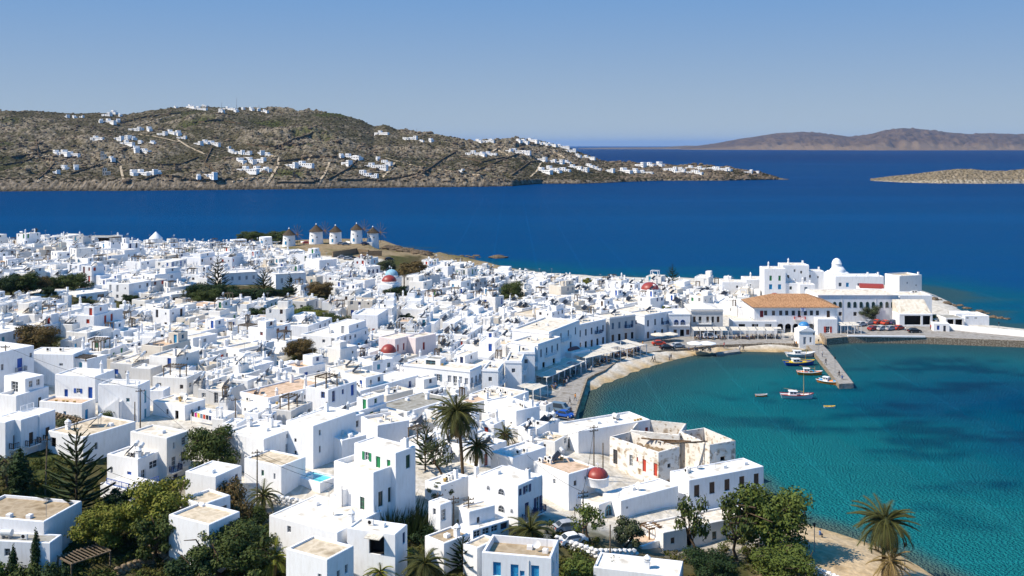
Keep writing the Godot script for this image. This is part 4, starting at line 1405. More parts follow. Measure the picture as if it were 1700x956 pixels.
	hb("white_house", "white house with a slatted outer staircase casting striped shade, tall teal doors", [
		{"L": [161, 638], "C": [229, 640], "R": [252, 631], "e": 15.4, "par": 0.3, "ops": [["f", 0.75, 2.4, 0.7, 0.7, "win", "teal"], ["r", 0.62, 1.6, 0.8, 2.3, "door", "teal"], ["r", 0.62, 5.0, 0.8, 2.0, "door", "teal"]], "add": [["chimney_tall", 0.6, 0.5], ["vent", 0.9, 0.5]]}],
		[["stairs", 0, "f", 0.15, 14, 1.1, 5.4], ["rail", 0, "f", 0.5, 7.0, "paint_white"]])
	hb("white_house", "white house with a cluttered cream roof, dish and a lane of pots below", [
		{"L": [257, 664], "C": [307, 673], "R": [338, 662], "e": 11.4, "par": 0.15, "rm": "roof_warm", "ops": [["f", 0.45, 1.2, 0.6, 1.0, "win", "grey"], ["f", 0.75, 1.2, 0.9, 1.9, "dark", "grey"], ["r", 0.35, 1.2, 0.6, 1.3, "win", "grey"], ["r", 0.7, 1.0, 0.6, 1.3, "win", "grey"]], "add": [["dish", 0.8, 0.6], ["tank", 0.5, 0.2], ["vent", 0.3, 0.4], ["pot", 0.6, 0.6], ["pot", 0.4, 0.3]]}])
	hb("white_house", "low white house with a clothes line along its wall", [
		{"L": [318, 686], "C": [372, 692], "R": [392, 682], "e": 9.9, "par": 0.1, "ops": [["f", 0.75, 1.2, 0.6, 0.7, "win", "grey"]], "add": [["vent", 0.3, 0.5]]}])
	hb("white_house", "low white house with solar heater and grey striped wall above the palm", [
		{"L": [392, 664], "C": [452, 676], "R": [482, 664], "e": 10.8, "par": 0.1, "rm": "roof_white", "ops": [["f", 0.3, 1.0, 0.5, 0.6, "win", "grey"], ["r", 0.5, 0.8, 0.6, 1.0, "win", "brown"]], "add": [["solar", 0.15, 0.3], ["dish", 0.5, 0.4], ["chimney_plain", 0.9, 0.2], ["chimney_tall", 0.7, 0.1], ["pot", 0.95, 0.6], ["aircon", 0.2, 0.8]]}])
	hb("white_house", "long pale house with a broad sand-coloured roof and small round-cornered windows", [
		{"L": [408, 648], "C": [445, 661], "R": [537, 634], "e": 11.9, "par": 0.25, "rm": "roof_rose", "wm": "white_cool", "ops": [["r", 0.3, 1.2, 0.5, 0.7, "win", "dark"], ["r", 0.6, 1.2, 0.5, 0.8, "win", "grey"], ["r", 0.78, 1.4, 0.6, 0.7, "win", "grey"], ["r", 0.8, 2.6, 0.9, 1.6, "win", "brown"]], "add": [["chimney_tall", 0.9, 0.3], ["chimney_plain", 0.1, 0.2]]}])
	hb("white_house", "white house with blue columned veranda and blue balcony doors", [
		{"L": [560, 640], "C": [598, 649], "R": [692, 622], "e": 10.1, "par": 0.12, "rm": "roof_white", "ops": [["f", 0.15, 1.0, 0.7, 1.2, "win", "blue"], ["r", 0.12, 0.9, 0.9, 2.1, "door", "blue"], ["r", 0.33, 0.9, 0.9, 2.1, "door", "blue"], ["r", 0.62, 0.8, 0.7, 1.6, "win", "paint_white"], ["r", 0.85, 0.8, 0.8, 1.9, "glassdoor", "blue"]], "add": [["aircon", 0.7, 0.9], ["aircon", 0.5, 0.85]]},
		{"L": [572, 618], "C": [607, 627], "R": [633, 619], "e": 12.0, "par": 0.1, "rm": "roof_warm", "ops": [["f", 0.8, 0.7, 0.8, 1.7, "door", "blue"], ["r", 0.3, 0.7, 0.6, 1.0, "win", "grey"], ["r", 0.75, 0.5, 0.8, 1.0, "win", "navy"]], "add": [["solar", 0.2, 0.5]]}],
		[["balcony", 0, "r", 0.9, 3.0, 3.0, 0.9, "blue"]])
	hb("white_house", "white house with a tall plain wall and a single navy window in the shaded side", [
		{"L": [600, 691], "C": [627, 706], "R": [679, 697], "e": 11.6, "par": 0.5, "rm": "roof_warm", "wm": "white_cool", "ops": [["r", 0.82, 3.2, 0.8, 1.0, "shut", "blue"]], "add": [["aircon", 0.3, 0.4], ["aircon", 0.7, 0.4], ["vent", 0.5, 0.7]]}])
	hb("white_house", "small white house with a green-grey veranda window and awning cables", [
		{"L": [550, 686], "C": [578, 694], "R": [601, 684], "e": 11.2, "par": 0.1, "ops": [["r", 0.45, 1.0, 1.6, 1.2, "win", "grey"], ["r", 0.95, 1.8, 0.4, 0.9, "shut", "blue"]], "add": [["solar", 0.4, 0.6], ["tank", 0.2, 0.3]]}])
	hb("white_house", "low white annex with two rooftop vents beside the green-shuttered house", [
		{"L": [551, 720], "C": [568, 731], "R": [603, 720], "e": 11.9, "par": 0.15, "add": [["vent", 0.6, 0.4], ["vent", 0.8, 0.5], ["aircon", 0.2, 0.6]]}])
	hb("grey_roof_house", "low house with a wide grey roof and one fat whitewashed chimney", [
		{"L": [625, 672], "C": [676, 684], "R": [752, 660], "e": 9.2, "par": 0.12, "rm": "roof_grey", "ops": [["f", 0.5, 1.2, 0.7, 1.0, "win", "grey"]], "add": [["chimney", 0.55, 0.25], ["vent", 0.2, 0.5]]}],
		[["mesh", "roof_roll", roll(4.5), "white", yrot(-0.2, Vector3(2.5, 2.2, 3.5))]])
	hb("white_house", "curved-parapet white house with two air conditioners on its roof edge", [
		{"L": [796, 666], "C": [857, 682], "R": [902, 676], "e": 9.2, "par": 0.2, "ops": [["f", 0.22, 2.6, 0.8, 1.9, "glassdoor", "paint_white"], ["f", 0.5, 2.6, 0.9, 1.6, "win", "brown"], ["f", 0.85, 2.4, 0.8, 0.9, "win", "paint_white"], ["r", 0.52, 1.9, 0.7, 0.9, "win", "grey"]], "add": [["aircon", 0.9, 0.5], ["aircon", 0.8, 0.45], ["chimney_plain", 0.97, 0.15], ["vent", 0.4, 0.3]]},
		{"L": [803, 702], "C": [852, 713], "R": [881, 708], "e": 6.4, "par": 0.1, "ops": [["f", 0.2, 1.4, 0.9, 1.2, "win", "grey"]]}])
	hb("white_house", "flat-roofed block crowded with machines next to the grey roof", [
		{"L": [770, 658], "C": [840, 664], "R": [892, 652], "e": 7.6, "par": 0.15, "rm": "roof_warm", "add": [["aircon", 0.1, 0.5], ["aircon", 0.2, 0.7], ["tank", 0.35, 0.5], ["aircon", 0.5, 0.4], ["dish", 0.6, 0.7], ["aircon", 0.72, 0.5], ["vent", 0.85, 0.5], ["aircon", 0.4, 0.85], ["vent", 0.28, 0.3]]}])
	hb("white_house", "white house with a row of air conditioners and a terracotta-stained roof", [
		{"L": [881, 767], "C": [944, 787], "R": [993, 776], "e": 9.0, "par": 0.18, "rm": "roof_rose", "ops": [["f", 0.15, 1.9, 0.6, 1.7, "door", "dark_green"], ["f", 0.6, 1.6, 0.6, 0.8, "win", "paint_white"], ["r", 0.24, 1.3, 0.6, 0.8, "win", "brown"], ["r", 0.62, 1.1, 0.35, 0.5, "win", "dark"], ["r", 0.93, 1.0, 0.5, 0.7, "win", "dark"]], "add": [["aircon", 0.03, 0.95], ["aircon", 0.04, 0.7], ["aircon", 0.05, 0.5], ["aircon", 0.06, 0.3], ["aircon", 0.22, 0.8], ["pot", 0.2, 0.2], ["solar", 0.2, 0.4]]}])
	hb("white_house", "white block with goose-neck vent pipes above the arched window house", [
		{"L": [808, 752], "C": [851, 760], "R": [914, 744], "e": 10.2, "par": 0.3, "rm": "roof_white", "ops": [["f", 0.4, 2.6, 0.8, 1.1, "win", "paint_white"]], "add": [["vent", 0.6, 0.5], ["aircon", 0.85, 0.7], ["aircon", 0.9, 0.5], ["vent", 0.4, 0.9]]}])
	hb("white_house", "two-storey white house with small arched windows and a dark green balcony", [
		{"L": [775, 799], "C": [860, 806], "R": [923, 798], "e": 11.5, "par": 0.1, "ops": [["f", 0.6, 1.1, 1.0, 0.8, "arch", "grey"], ["f", 0.6, 3.5, 1.0, 0.9, "arch", "grey"], ["f", 0.28, 1.2, 0.4, 0.5, "arch", "grey"], ["f", 0.85, 3.6, 0.35, 0.5, "arch", "grey"], ["r", 0.1, 0.6, 0.7, 1.0, "shut", "navy"], ["r", 0.36, 0.5, 0.9, 1.1, "open", "navy"], ["r", 0.36, 3.0, 1.0, 2.3, "shut", "navy"], ["r", 0.8, 2.9, 0.9, 2.2, "open", "navy"]], "add": [["chimney_plain", 0.97, 0.4], ["vent", 0.2, 0.6]]}],
		[["balcony", 0, "r", 0.36, 5.3, 2.4, 0.8, "navy"], ["balcony", 0, "r", 0.8, 5.1, 2.2, 0.8, "navy"], ["pipe", 0, "r", 0.98]])
	hb("white_house", "low white house with a hatch box and small dark window among three poles", [
		{"L": [755, 842], "C": [779, 849], "R": [826, 841], "e": 9.1, "par": 0.2, "rm": "roof_warm", "ops": [["r", 0.35, 1.1, 0.5, 0.9, "win", "brown"]]},
		{"L": [709, 832], "C": [731, 838], "R": [752, 832], "e": 10.0, "par": 0.1, "ops": [["f", 0.5, 0.8, 0.6, 0.9, "win", "grey"], ["r", 0.3, 0.8, 0.9, 1.6, "win", "paint_white"]]}])
	hb("white_house", "cream-roofed low white house with a thin white chimney on its corner", [
		{"L": [775, 790], "C": [795, 797], "R": [866, 780], "e": 10.6, "par": 0.12, "rm": "roof_cream", "add": [["chimney_plain", 0.1, 0.95], ["antenna", 0.6, 0.4]]}])
	hb("white_house", "long low roof with air conditioners and boxes beside the green-shuttered tower", [
		{"L": [699, 800], "C": [732, 806], "R": [785, 792], "e": 9.6, "par": 0.2, "rm": "roof_white", "add": [["aircon", 0.6, 0.4], ["aircon", 0.8, 0.6], ["vent", 0.3, 0.5], ["pot", 0.7, 0.7], ["chimney_plain", 0.9, 0.3]]}])
	hb("white_house", "low annex with a row of glazed panels under a slab roof", [
		{"C": [785, 880], "R": [850, 865], "yaw": -0.9, "e": 7.2, "par": 0.05, "L": 3.0, "ops": [["r", 0.12, 0.25, 1.2, 0.9, "win", "paint_white"], ["r", 0.36, 0.25, 1.2, 0.9, "win", "paint_white"], ["r", 0.6, 0.25, 1.2, 0.9, "win", "paint_white"], ["r", 0.86, 0.25, 1.2, 0.9, "win", "navy"]]}])
	hb("white_house", "low house with a tan roof and a small chimney in front of the glazed annex", [
		{"L": [703, 890], "C": [737, 902], "R": [783, 886], "e": 7.4, "par": 0.2, "rm": "roof_tan", "add": [["chimney", 0.9, 0.3], ["vent", 0.6, 0.6]]},
		{"L": [775, 900], "C": [792, 910], "R": [820, 892], "e": 7.3, "par": 0.2, "rm": "roof_cream", "add": [["antenna", 0.4, 0.5]]}])

func right_houses() -> void:
	hb("white_house", "big white house with a long walled terrace behind the double transformer pole", [
		{"L": [918, 703], "C": [960, 716], "R": [1086, 699], "e": 8.0, "par": 0.3, "rm": "roof_white", "ops": [["f", 0.5, 2.2, 1.0, 1.9, "win", "grey"], ["r", 0.95, 1.4, 0.7, 2.0, "door", "maroon"]], "add": [["vent", 0.5, 0.6], ["vent", 0.7, 0.4], ["pot", 0.9, 0.05], ["pot", 0.93, 0.1], ["pot", 0.95, 0.15], ["tank", 0.4, 0.3]]}])
	var ruin := hb("ruined_house", "roofless peeling house with two scarlet shutters and broken inner walls", [
		{"L": [1003, 727], "C": [1093, 751], "R": [1137, 745], "e": 8.0, "par": 3.0, "wm": "worn_wall", "rm": "rubble", "ops": [["f", 0.12, 2.0, 1.1, 2.6, "win", "brown"], ["f", 0.45, 2.0, 0.8, 2.0, "win", "paint_white"], ["f", 0.58, 2.0, 0.4, 0.8, "shut", "red"], ["f", 0.72, 2.0, 0.85, 2.1, "shut", "red"], ["f", 0.94, 2.0, 0.85, 2.2, "shut", "red"], ["r", 0.5, 2.4, 0.8, 0.7, "win", "dark"]]},
		{"L": 9.0, "C": [1178, 738], "R": [1221, 731], "e": 7.9, "par": 2.6, "wm": "worn_wall", "rm": "rubble", "ops": [["r", 0.5, 2.4, 1.0, 0.8, "dark", "grey"]]},
		{"L": [1046, 714], "C": [1127, 722], "R": 8.0, "e": 7.8, "par": 2.8, "wm": "worn_wall", "rm": "rubble"}])
	for k in 6:
		var b := MB.new()
		b.box(-3.4, 0, -0.1, 3.4, 0.2, 0.1)
		part(ruin, "beam", b.mesh(), "wood_grey" if k % 2 else "wood", yrot(0.5 + k * 0.12, Vector3(1.0 + k * 0.9, 6.3 + 0.12 * (k % 3), -3.0 - k * 0.5)))
	for k in 9:
		var b := MB.new()
		rock_shape(b, 0.9 + 0.3 * (k % 3), 40 + k)
		part(ruin, "rubble_stone", b.mesh(), "rubble", Transform3D(Basis(), Vector3(-3 + k * 0.9, 4.4, -2.0 + 1.5 * sin(k * 2.0))))
	hb("warehouse", "long white flat-roofed block with five tall brown shuttered windows facing the bay", [
		{"L": [1106, 783], "C": [1144, 797], "R": [1273, 776], "e": 6.6, "par": 0.12, "wm": "white_cool", "ops": [["r", 0.1, 1.0, 1.1, 1.9, "shut", "brown"], ["r", 0.3, 1.0, 1.1, 1.9, "shut", "brown"], ["r", 0.5, 1.0, 1.1, 1.9, "shut", "brown"], ["r", 0.7, 1.0, 1.1, 1.9, "shut", "brown"], ["r", 0.9, 1.0, 1.1, 1.9, "shut", "brown"], ["r", 0.52, 4.3, 1.0, 1.2, "win", "grey"], ["r", 0.72, 4.3, 1.0, 1.2, "win", "grey"]], "add": [["vent", 0.5, 0.4], ["antenna", 0.4, 0.5], ["aircon", 0.2, 0.85], ["aircon", 0.3, 0.9], ["dish", 0.1, 0.7], ["vent", 0.55, 0.1]]}])
	hb("white_house", "white house with a long blank shaded wall joining the red-domed chapel", [
		{"L": [1000, 817], "C": [1031, 831], "R": [1126, 806], "e": 5.6, "par": 0.12, "ops": [["r", 0.1, 1.0, 0.3, 0.3, "round", "grey"]], "add": [["dish", 0.5, 0.55], ["vent", 0.3, 0.6]]}])
	var ch := hb("red_domed_chapel", "little white chapel with a glossy red dome and a pale arched window", [
		{"L": [946, 826], "C": [994, 838], "R": [1032, 829], "e": 5.0, "par": 0.08, "rm": "roof_warm", "ops": [["r", 0.5, 0.6, 1.3, 2.0, "arch", "teal"], ["f", 0.5, 1.2, 1.0, 2.0, "door", "azure"]]}], [], "", "chapel")
	dome(ch, Vector3(-0.9, 4.2, -1.5), 1.7, 1.35, "dome_red")
	hb("white_house", "low white house with a wooden lean-to porch under thin trees", [
		{"L": [1062, 869], "C": [1101, 884], "R": [1260, 857], "e": 4.4, "par": 0.25, "rm": "roof_warm", "wm": "white_warm", "ops": [["r", 0.1, 1.0, 0.7, 0.9, "win", "brown"], ["r", 0.28, 1.0, 1.0, 2.0, "dark", "grey"], ["r", 0.55, 1.4, 0.8, 1.2, "win", "dark_green"], ["r", 0.85, 1.2, 0.9, 1.4, "win", "dark_green"]], "add": [["vent", 0.3, 0.5]]},
		{"L": [1030, 892], "C": [1066, 907], "R": 4.0, "e": 3.0, "par": 0.2, "rm": "roof_rose", "ops": [["f", 0.5, 1.0, 0.9, 1.8, "door", "brown"]]}],
		[["pergola", 0, -1.0, 1.9, 8.2, 2.4, 2.2, 1.7, "wood"]])
	hb("white_house", "white roof corner with rounded parapets and a small pointed chimney", [
		{"L": [984, 944], "C": [1128, 957], "R": [1142, 932], "e": 5.2, "par": 0.2, "add": [["chimney", 0.62, 0.65]]}])
	# the white row that steps along the shaded side of the promenade
	hb("balcony_house", "large white waterfront house with grey-white shutters and a corbelled balcony", [
		{"L": [668, 604], "C": [780, 614.5], "R": [803, 606], "e": 11.0, "par": 0.3, "wm": "white", "rm": "roof_warm", "ops": [["f", 0.53, 1.6, 0.9, 1.5, "open", "steel_blue"], ["f", 0.70, 1.6, 0.9, 1.5, "shut", "grey"], ["f", 0.78, 1.6, 0.95, 2.2, "glassdoor", "paint_white"], ["f", 0.86, 1.6, 0.9, 1.5, "shut", "grey"], ["f", 0.95, 1.8, 0.8, 1.4, "shut", "grey"], ["f", 0.1, 4.0, 0.8, 1.3, "win", "grey"], ["f", 0.3, 4.0, 0.8, 1.8, "arch", "navy"], ["r", 0.2, 1.8, 0.9, 2.0, "glassdoor", "steel_blue"], ["r", 0.55, 1.8, 0.9, 2.0, "glassdoor", "steel_blue"], ["r", 0.85, 1.8, 0.8, 1.8, "arch", "grey"], ["f", 0.78, 5.2, 1.2, 2.2, "dark", "grey"]], "add": [["pot", 0.5, 0.5], ["aircon", 0.1, 0.6]]},
		{"L": 4.0, "C": [731, 597], "R": 3.0, "yaw": -0.37, "e": 12.0, "par": 0.1, "rm": "roof_grey", "ops": [["f", 0.4, 0.3, 2.4, 1.5, "win", "teal"]]}],
		[["cornice", 0, 0.5, 0.12, "white_cool"], ["balcony", 0, "f", 0.79, 3.8, 4.4, 1.1, "paint_white"], ["balcony", 0, "r", 0.4, 3.8, 4.0, 0.8, "grey"]])
	hb("white_house", "low blue-doored white house squeezed between the balcony house and the palm", [
		{"L": [664, 628], "C": [700, 634], "R": 7.0, "e": 8.2, "par": 0.2, "ops": [["f", 0.3, 1.0, 0.8, 1.4, "win", "grey"], ["f", 0.7, 1.0, 0.8, 1.6, "arch", "grey"]], "add": [["aircon", 0.2, 0.3], ["aircon", 0.4, 0.3], ["tank", 0.7, 0.5]]}])
	var row := [[[803, 616], [827, 613], [854, 601], 9.0, "cream-edged shop house with tall dark doors in the shaded waterfront row"], [[842, 602], [866, 599], [888, 584], 9.6, "shaded waterfront house with a name board and a row of four dark doors"], [[866, 588], [888, 584], [908, 573], 10.2, "plain waterfront house with tall narrow windows above a white balustrade"], [[870, 541], [911, 551], [934, 529], 12.0, "tallest white block of the waterfront row with a blank sunlit wall"], [[860, 563], [893, 571], [915, 557], 10.8, "upper waterfront house with a sandy roof beside the tallest block"]]
	for q in row:
		hb("shop_house", q[4], [{"L": q[0], "C": q[1], "R": q[2], "e": q[3], "par": 0.4, "rm": "roof_warm", "ops": [["r", 0.14, 1.6, 0.85, 2.0, "glassdoor", "steel_blue"], ["r", 0.38, 1.6, 0.85, 2.0, "glassdoor", "steel_blue"], ["r", 0.62, 1.6, 0.85, 2.0, "glassdoor", "steel_blue"], ["r", 0.86, 1.6, 0.85, 2.0, "glassdoor", "steel_blue"], ["r", 0.25, 5.0, 1.3, 2.1, "dark", "grey"], ["r", 0.7, 5.0, 1.3, 2.1, "dark", "grey"], ["f", 0.5, 1.8, 0.8, 1.0, "win", "grey"]], "add": [["vent", 0.5, 0.5], ["aircon", 0.3, 0.6]]}],
			[["cornice", 0, 0.6, 0.1, "white_cool"], ["balcony", 0, "r", 0.5, 3.8, 5.0, 0.9, "paint_white"]], "white shop houses along the promenade")
	var rc := hb("red_roofed_church", "tiny white church with a red vaulted roof at the bend of the promenade", [{"L": [935, 578], "C": [949, 586], "R": [962, 577], "e": 5.0, "par": 0.05, "ops": [["f", 0.5, 1.2, 0.8, 1.9, "door", "brown"], ["r", 0.5, 1.2, 0.5, 0.8, "arch", "grey"]]}], [], "", "church")
	var vb := MB.new()
	vault(vb, 2.9, 4.2, 1.3)
	part(rc, "roof_vault", vb.mesh(), "dome_red", Transform3D(Basis(), Vector3(0, 2.9, 0)))
	var sea_row := [
		[[945, 533], [958, 539.5], [988, 527], 9.0, "waterfront house with five dark doors above the restaurant canopy", 5, "white"], [[990, 521], [1012, 527], [1052, 521], 9.4, "grey-white waterfront house with two neat rows of shuttered windows", 4, "grey_wall"], [[1050, 517], [1070, 523], [1107, 514], 9.0, "waterfront house with blue-framed windows and a small balcony", 4, "white"]]
	for q in sea_row:
		var ops := []
		for k in q[5]:
			ops.append(["r", (k + 0.5) / q[5], 1.7, 0.85, 1.9, "shut" if q[6] == "grey_wall" else "glassdoor", "steel_blue"])
			ops.append(["r", (k + 0.5) / q[5], 5.2, 1.0, 2.0, "dark" if k % 2 else "door", "brown"])
		ops.append(["f", 0.5, 2.0, 0.8, 1.2, "win", "blue"])
		hb("waterfront_house", q[4], [{"L": q[0], "C": q[1], "R": q[2], "e": q[3], "par": 0.35, "wm": "white_cool" if q[6] == "white" else q[6], "rm": "roof_warm", "ops": ops, "add": [["solar", 0.3, 0.4], ["aircon", 0.6, 0.6], ["vent", 0.8, 0.3]]}], [["cornice", 0, 0.45, 0.1, "white"], ["balcony", 0, "r", 0.7, 3.7, 2.6, 0.8, "navy"]], "white houses facing the town beach")
	hb("waterfront_house", "white house with paired arched windows and a full-width balcony by the kiosk", [{"L": [1110, 520.5], "C": [1146, 520.5], "R": 10.0, "yaw": 0.0, "e": 8.4, "par": 0.3, "wm": "white_cool", "ops": [["f", 0.35, 1.9, 1.3, 1.5, "arch", "blue"], ["f", 0.65, 1.9, 1.3, 1.5, "arch", "blue"], ["f", 0.3, 4.9, 1.0, 1.9, "door", "brown"], ["f", 0.62, 4.9, 1.2, 2.0, "dark", "grey"], ["f", 0.88, 4.9, 1.0, 1.6, "win", "maroon"]]}], [["cornice", 0, 0.4, 0.1, "white"], ["balcony", 0, "f", 0.5, 3.6, 6.2, 0.8, "grey"]], "white houses facing the town beach")
	hb("waterfront_house", "stone-coloured house with five tall dark windows over the white taverna awning", [{"L": [1147, 513], "C": [1200, 513.5], "R": 12.0, "yaw": 0.0, "e": 9.4, "par": 0.3, "wm": "grey_wall", "ops": [["f", 0.1, 2.2, 0.8, 1.8, "shut", "brown"], ["f", 0.28, 2.2, 0.9, 2.0, "glassdoor", "brown"], ["f", 0.52, 2.2, 0.8, 1.8, "shut", "brown"], ["f", 0.68, 2.2, 0.8, 1.9, "glassdoor", "brown"], ["f", 0.85, 2.2, 0.8, 1.8, "shut", "brown"], ["f", 0.3, 5.6, 2.0, 2.2, "dark", "grey"], ["f", 0.7, 5.6, 2.0, 2.2, "dark", "grey"]]}], [["cornice", 0, 0.9, 0.15, "white"], ["cornice", 0, 0.1, 0.12, "white"], ["mesh", "hipped_roof", hip(10.4, 12.6, 1.5), "roof_white", Transform3D(Basis(), Vector3(0, 7.6, 0))], ["balcony", 0, "f", 0.4, 4.4, 4.5, 0.7, "paint_white"]], "white houses facing the town beach")

func roll(len: float) -> ArrayMesh:
	var b := MB.new()
	b.tube(Vector3(-len / 2, 0, 0), Vector3(len / 2, 0, 0), 0.32, 0.32, 10)
	b.tube(Vector3(len / 2, 0, 0), Vector3(-len / 2, 0, 0), 0.315, 0.315, 10)
	return b.mesh()

func ladder(len: float) -> ArrayMesh:
	var b := MB.new()
	b.box(-0.42, 0, -0.04, -0.34, len, 0.04)
	b.box(0.34, 0, -0.04, 0.42, len, 0.04)
	var n := int(len / 0.3)
	for k in n:
		b.box(-0.34, 0.2 + k * 0.3, -0.12, 0.34, 0.26 + k * 0.3, 0.12)
	return b.mesh()

func vault(b: MB, w: float, l: float, h: float, steps := 10) -> void: # half barrel along z, closed at both ends
	for k in steps:
		var a0 := PI * k / steps
		var a1 := PI * (k + 1) / steps
		var p0 := Vector3(cos(a0) * w / 2, sin(a0) * h, 0)
		var p1 := Vector3(cos(a1) * w / 2, sin(a1) * h, 0)
		var z := Vector3(0, 0, l / 2)
		b.quad(p0 + z, p0 - z, p1 - z, p1 + z)
		b.tri(z, p0 + z, p1 + z)
		b.tri(-z, p1 - z, p0 - z)

func hip(w: float, l: float, h: float) -> ArrayMesh:
	var b := MB.new()
	var x := w / 2
	var z := l / 2
	var r := minf(x, z)
	var p := Vector3(-(x - r), h, -(z - r))
	var q := Vector3(x - r, h, z - r)
	if x > z:
		b.quad(Vector3(-x, 0, z), Vector3(x, 0, z), q, p)
		b.quad(Vector3(x, 0, -z), Vector3(-x, 0, -z), p, q)
		b.tri(Vector3(x, 0, z), Vector3(x, 0, -z), q)
		b.tri(Vector3(-x, 0, -z), Vector3(-x, 0, z), p)
	else:
		b.quad(Vector3(x, 0, z), Vector3(x, 0, -z), p, q)
		b.quad(Vector3(-x, 0, -z), Vector3(-x, 0, z), q, p)
		b.tri(Vector3(-x, 0, z), Vector3(x, 0, z), q)
		b.tri(Vector3(x, 0, -z), Vector3(-x, 0, -z), p)
	b.quad(Vector3(-x, 0, -z), Vector3(x, 0, -z), Vector3(x, 0, z), Vector3(-x, 0, z))
	return b.mesh()

func dome(o: Node3D, p: Vector3, r: float, h: float, m: String, drum := 0.7) -> void:
	var d := MB.new()
	d.lathe([[r * 1.04, -0.6], [r * 1.04, drum - 0.1], [r * 1.1, drum], [r, drum + 0.06]], 20)
	part(o, "drum", d.mesh(), "white", Transform3D(Basis(), p))
	var b := MB.new()
	var prof := []
	for k in 10:
		var a := PI / 2 * k / 9
		prof.append([r * cos(a), drum + h * sin(a)])
	b.lathe(prof, 22)
	var dm := part(o, "dome", b.mesh(), m, Transform3D(Basis(), p))
	var c := MB.new()
	c.box(-0.05, drum + h, -0.05, 0.05, drum + h + 0.9, 0.05)
	c.box(-0.28, drum + h + 0.5, -0.045, 0.28, drum + h + 0.6, 0.045)
	part(dm, "cross", c.mesh(), "paint_white")

func rock_shape(b: MB, r: float, seed_n: int) -> void:
	var q := FastNoiseLite.new()
	q.seed = seed_n
	q.frequency = 0.7
	var rows := 5
	var cols := 8
	var pts := []
	for i in rows + 1:
		for j in cols:
			var a := PI * i / rows
			var c := TAU * j / cols
			var d := Vector3(sin(a) * cos(c), cos(a) * 0.75, sin(a) * sin(c))
			pts.append(d * r * (1.0 + 0.55 * q.get_noise_3dv(d * 2.0)))
	for i in rows:
		for j in cols:
			var k := i * cols + j
			var k2 := i * cols + (j + 1) % cols
			if i > 0:
				b.tri(pts[k], pts[k2], pts[k + cols])
			if i < rows - 1:
				b.tri(pts[k2], pts[k2 + cols], pts[k + cols])

# ---------------------------------------------------------------- the harbour front and the far end of the town
func ribbon(left: Array, right: Array, e: float, m: String, called: String, thick := 0.0) -> MeshInstance3D: # a sheet between two pixel lines at height e
	var mb := MB.new()
	for i in left.size() - 1:
		var a := at(left[i][0], left[i][1], e)
		var b := at(right[i][0], right[i][1], e)
		var c := at(right[i + 1][0], right[i + 1][1], e)
		var d := at(left[i + 1][0], left[i + 1][1], e)
		if (b - a).cross(c - b).y > 0:
			mb.quad(a, b, c, d)
		else:
			mb.quad(b, a, d, c)
		if thick > 0.0:
			var u := Vector3(0, -thick, 0)
			mb.quad(a + u, a, d, d + u)
			mb.quad(b, b + u, c + u, c)
	if thick > 0.0:
		var u := Vector3(0, -thick, 0)
		for k in [0, left.size() - 1]:
			var a := at(left[k][0], left[k][1], e)
			var b := at(right[k][0], right[k][1], e)
			mb.quad(a + u, b + u, b, a)
	return setting(called, mb.mesh(), m)

func wall_along(points: Array, base: float, top: float, thick: float, m: String) -> ArrayMesh: # points in the world, y ignored
	var b := MB.new()
	for i in points.size() - 1:
		var p: Vector3 = points[i]
		var q: Vector3 = points[i + 1]
		p.y = 0
		q.y = 0
		var d := (q - p).normalized()
		b.box(-0.02, base, -thick / 2, p.distance_to(q) + 0.02, top, thick / 2, Transform3D(Basis(d, Vector3.UP, d.cross(Vector3.UP)), p))
	return b.mesh()

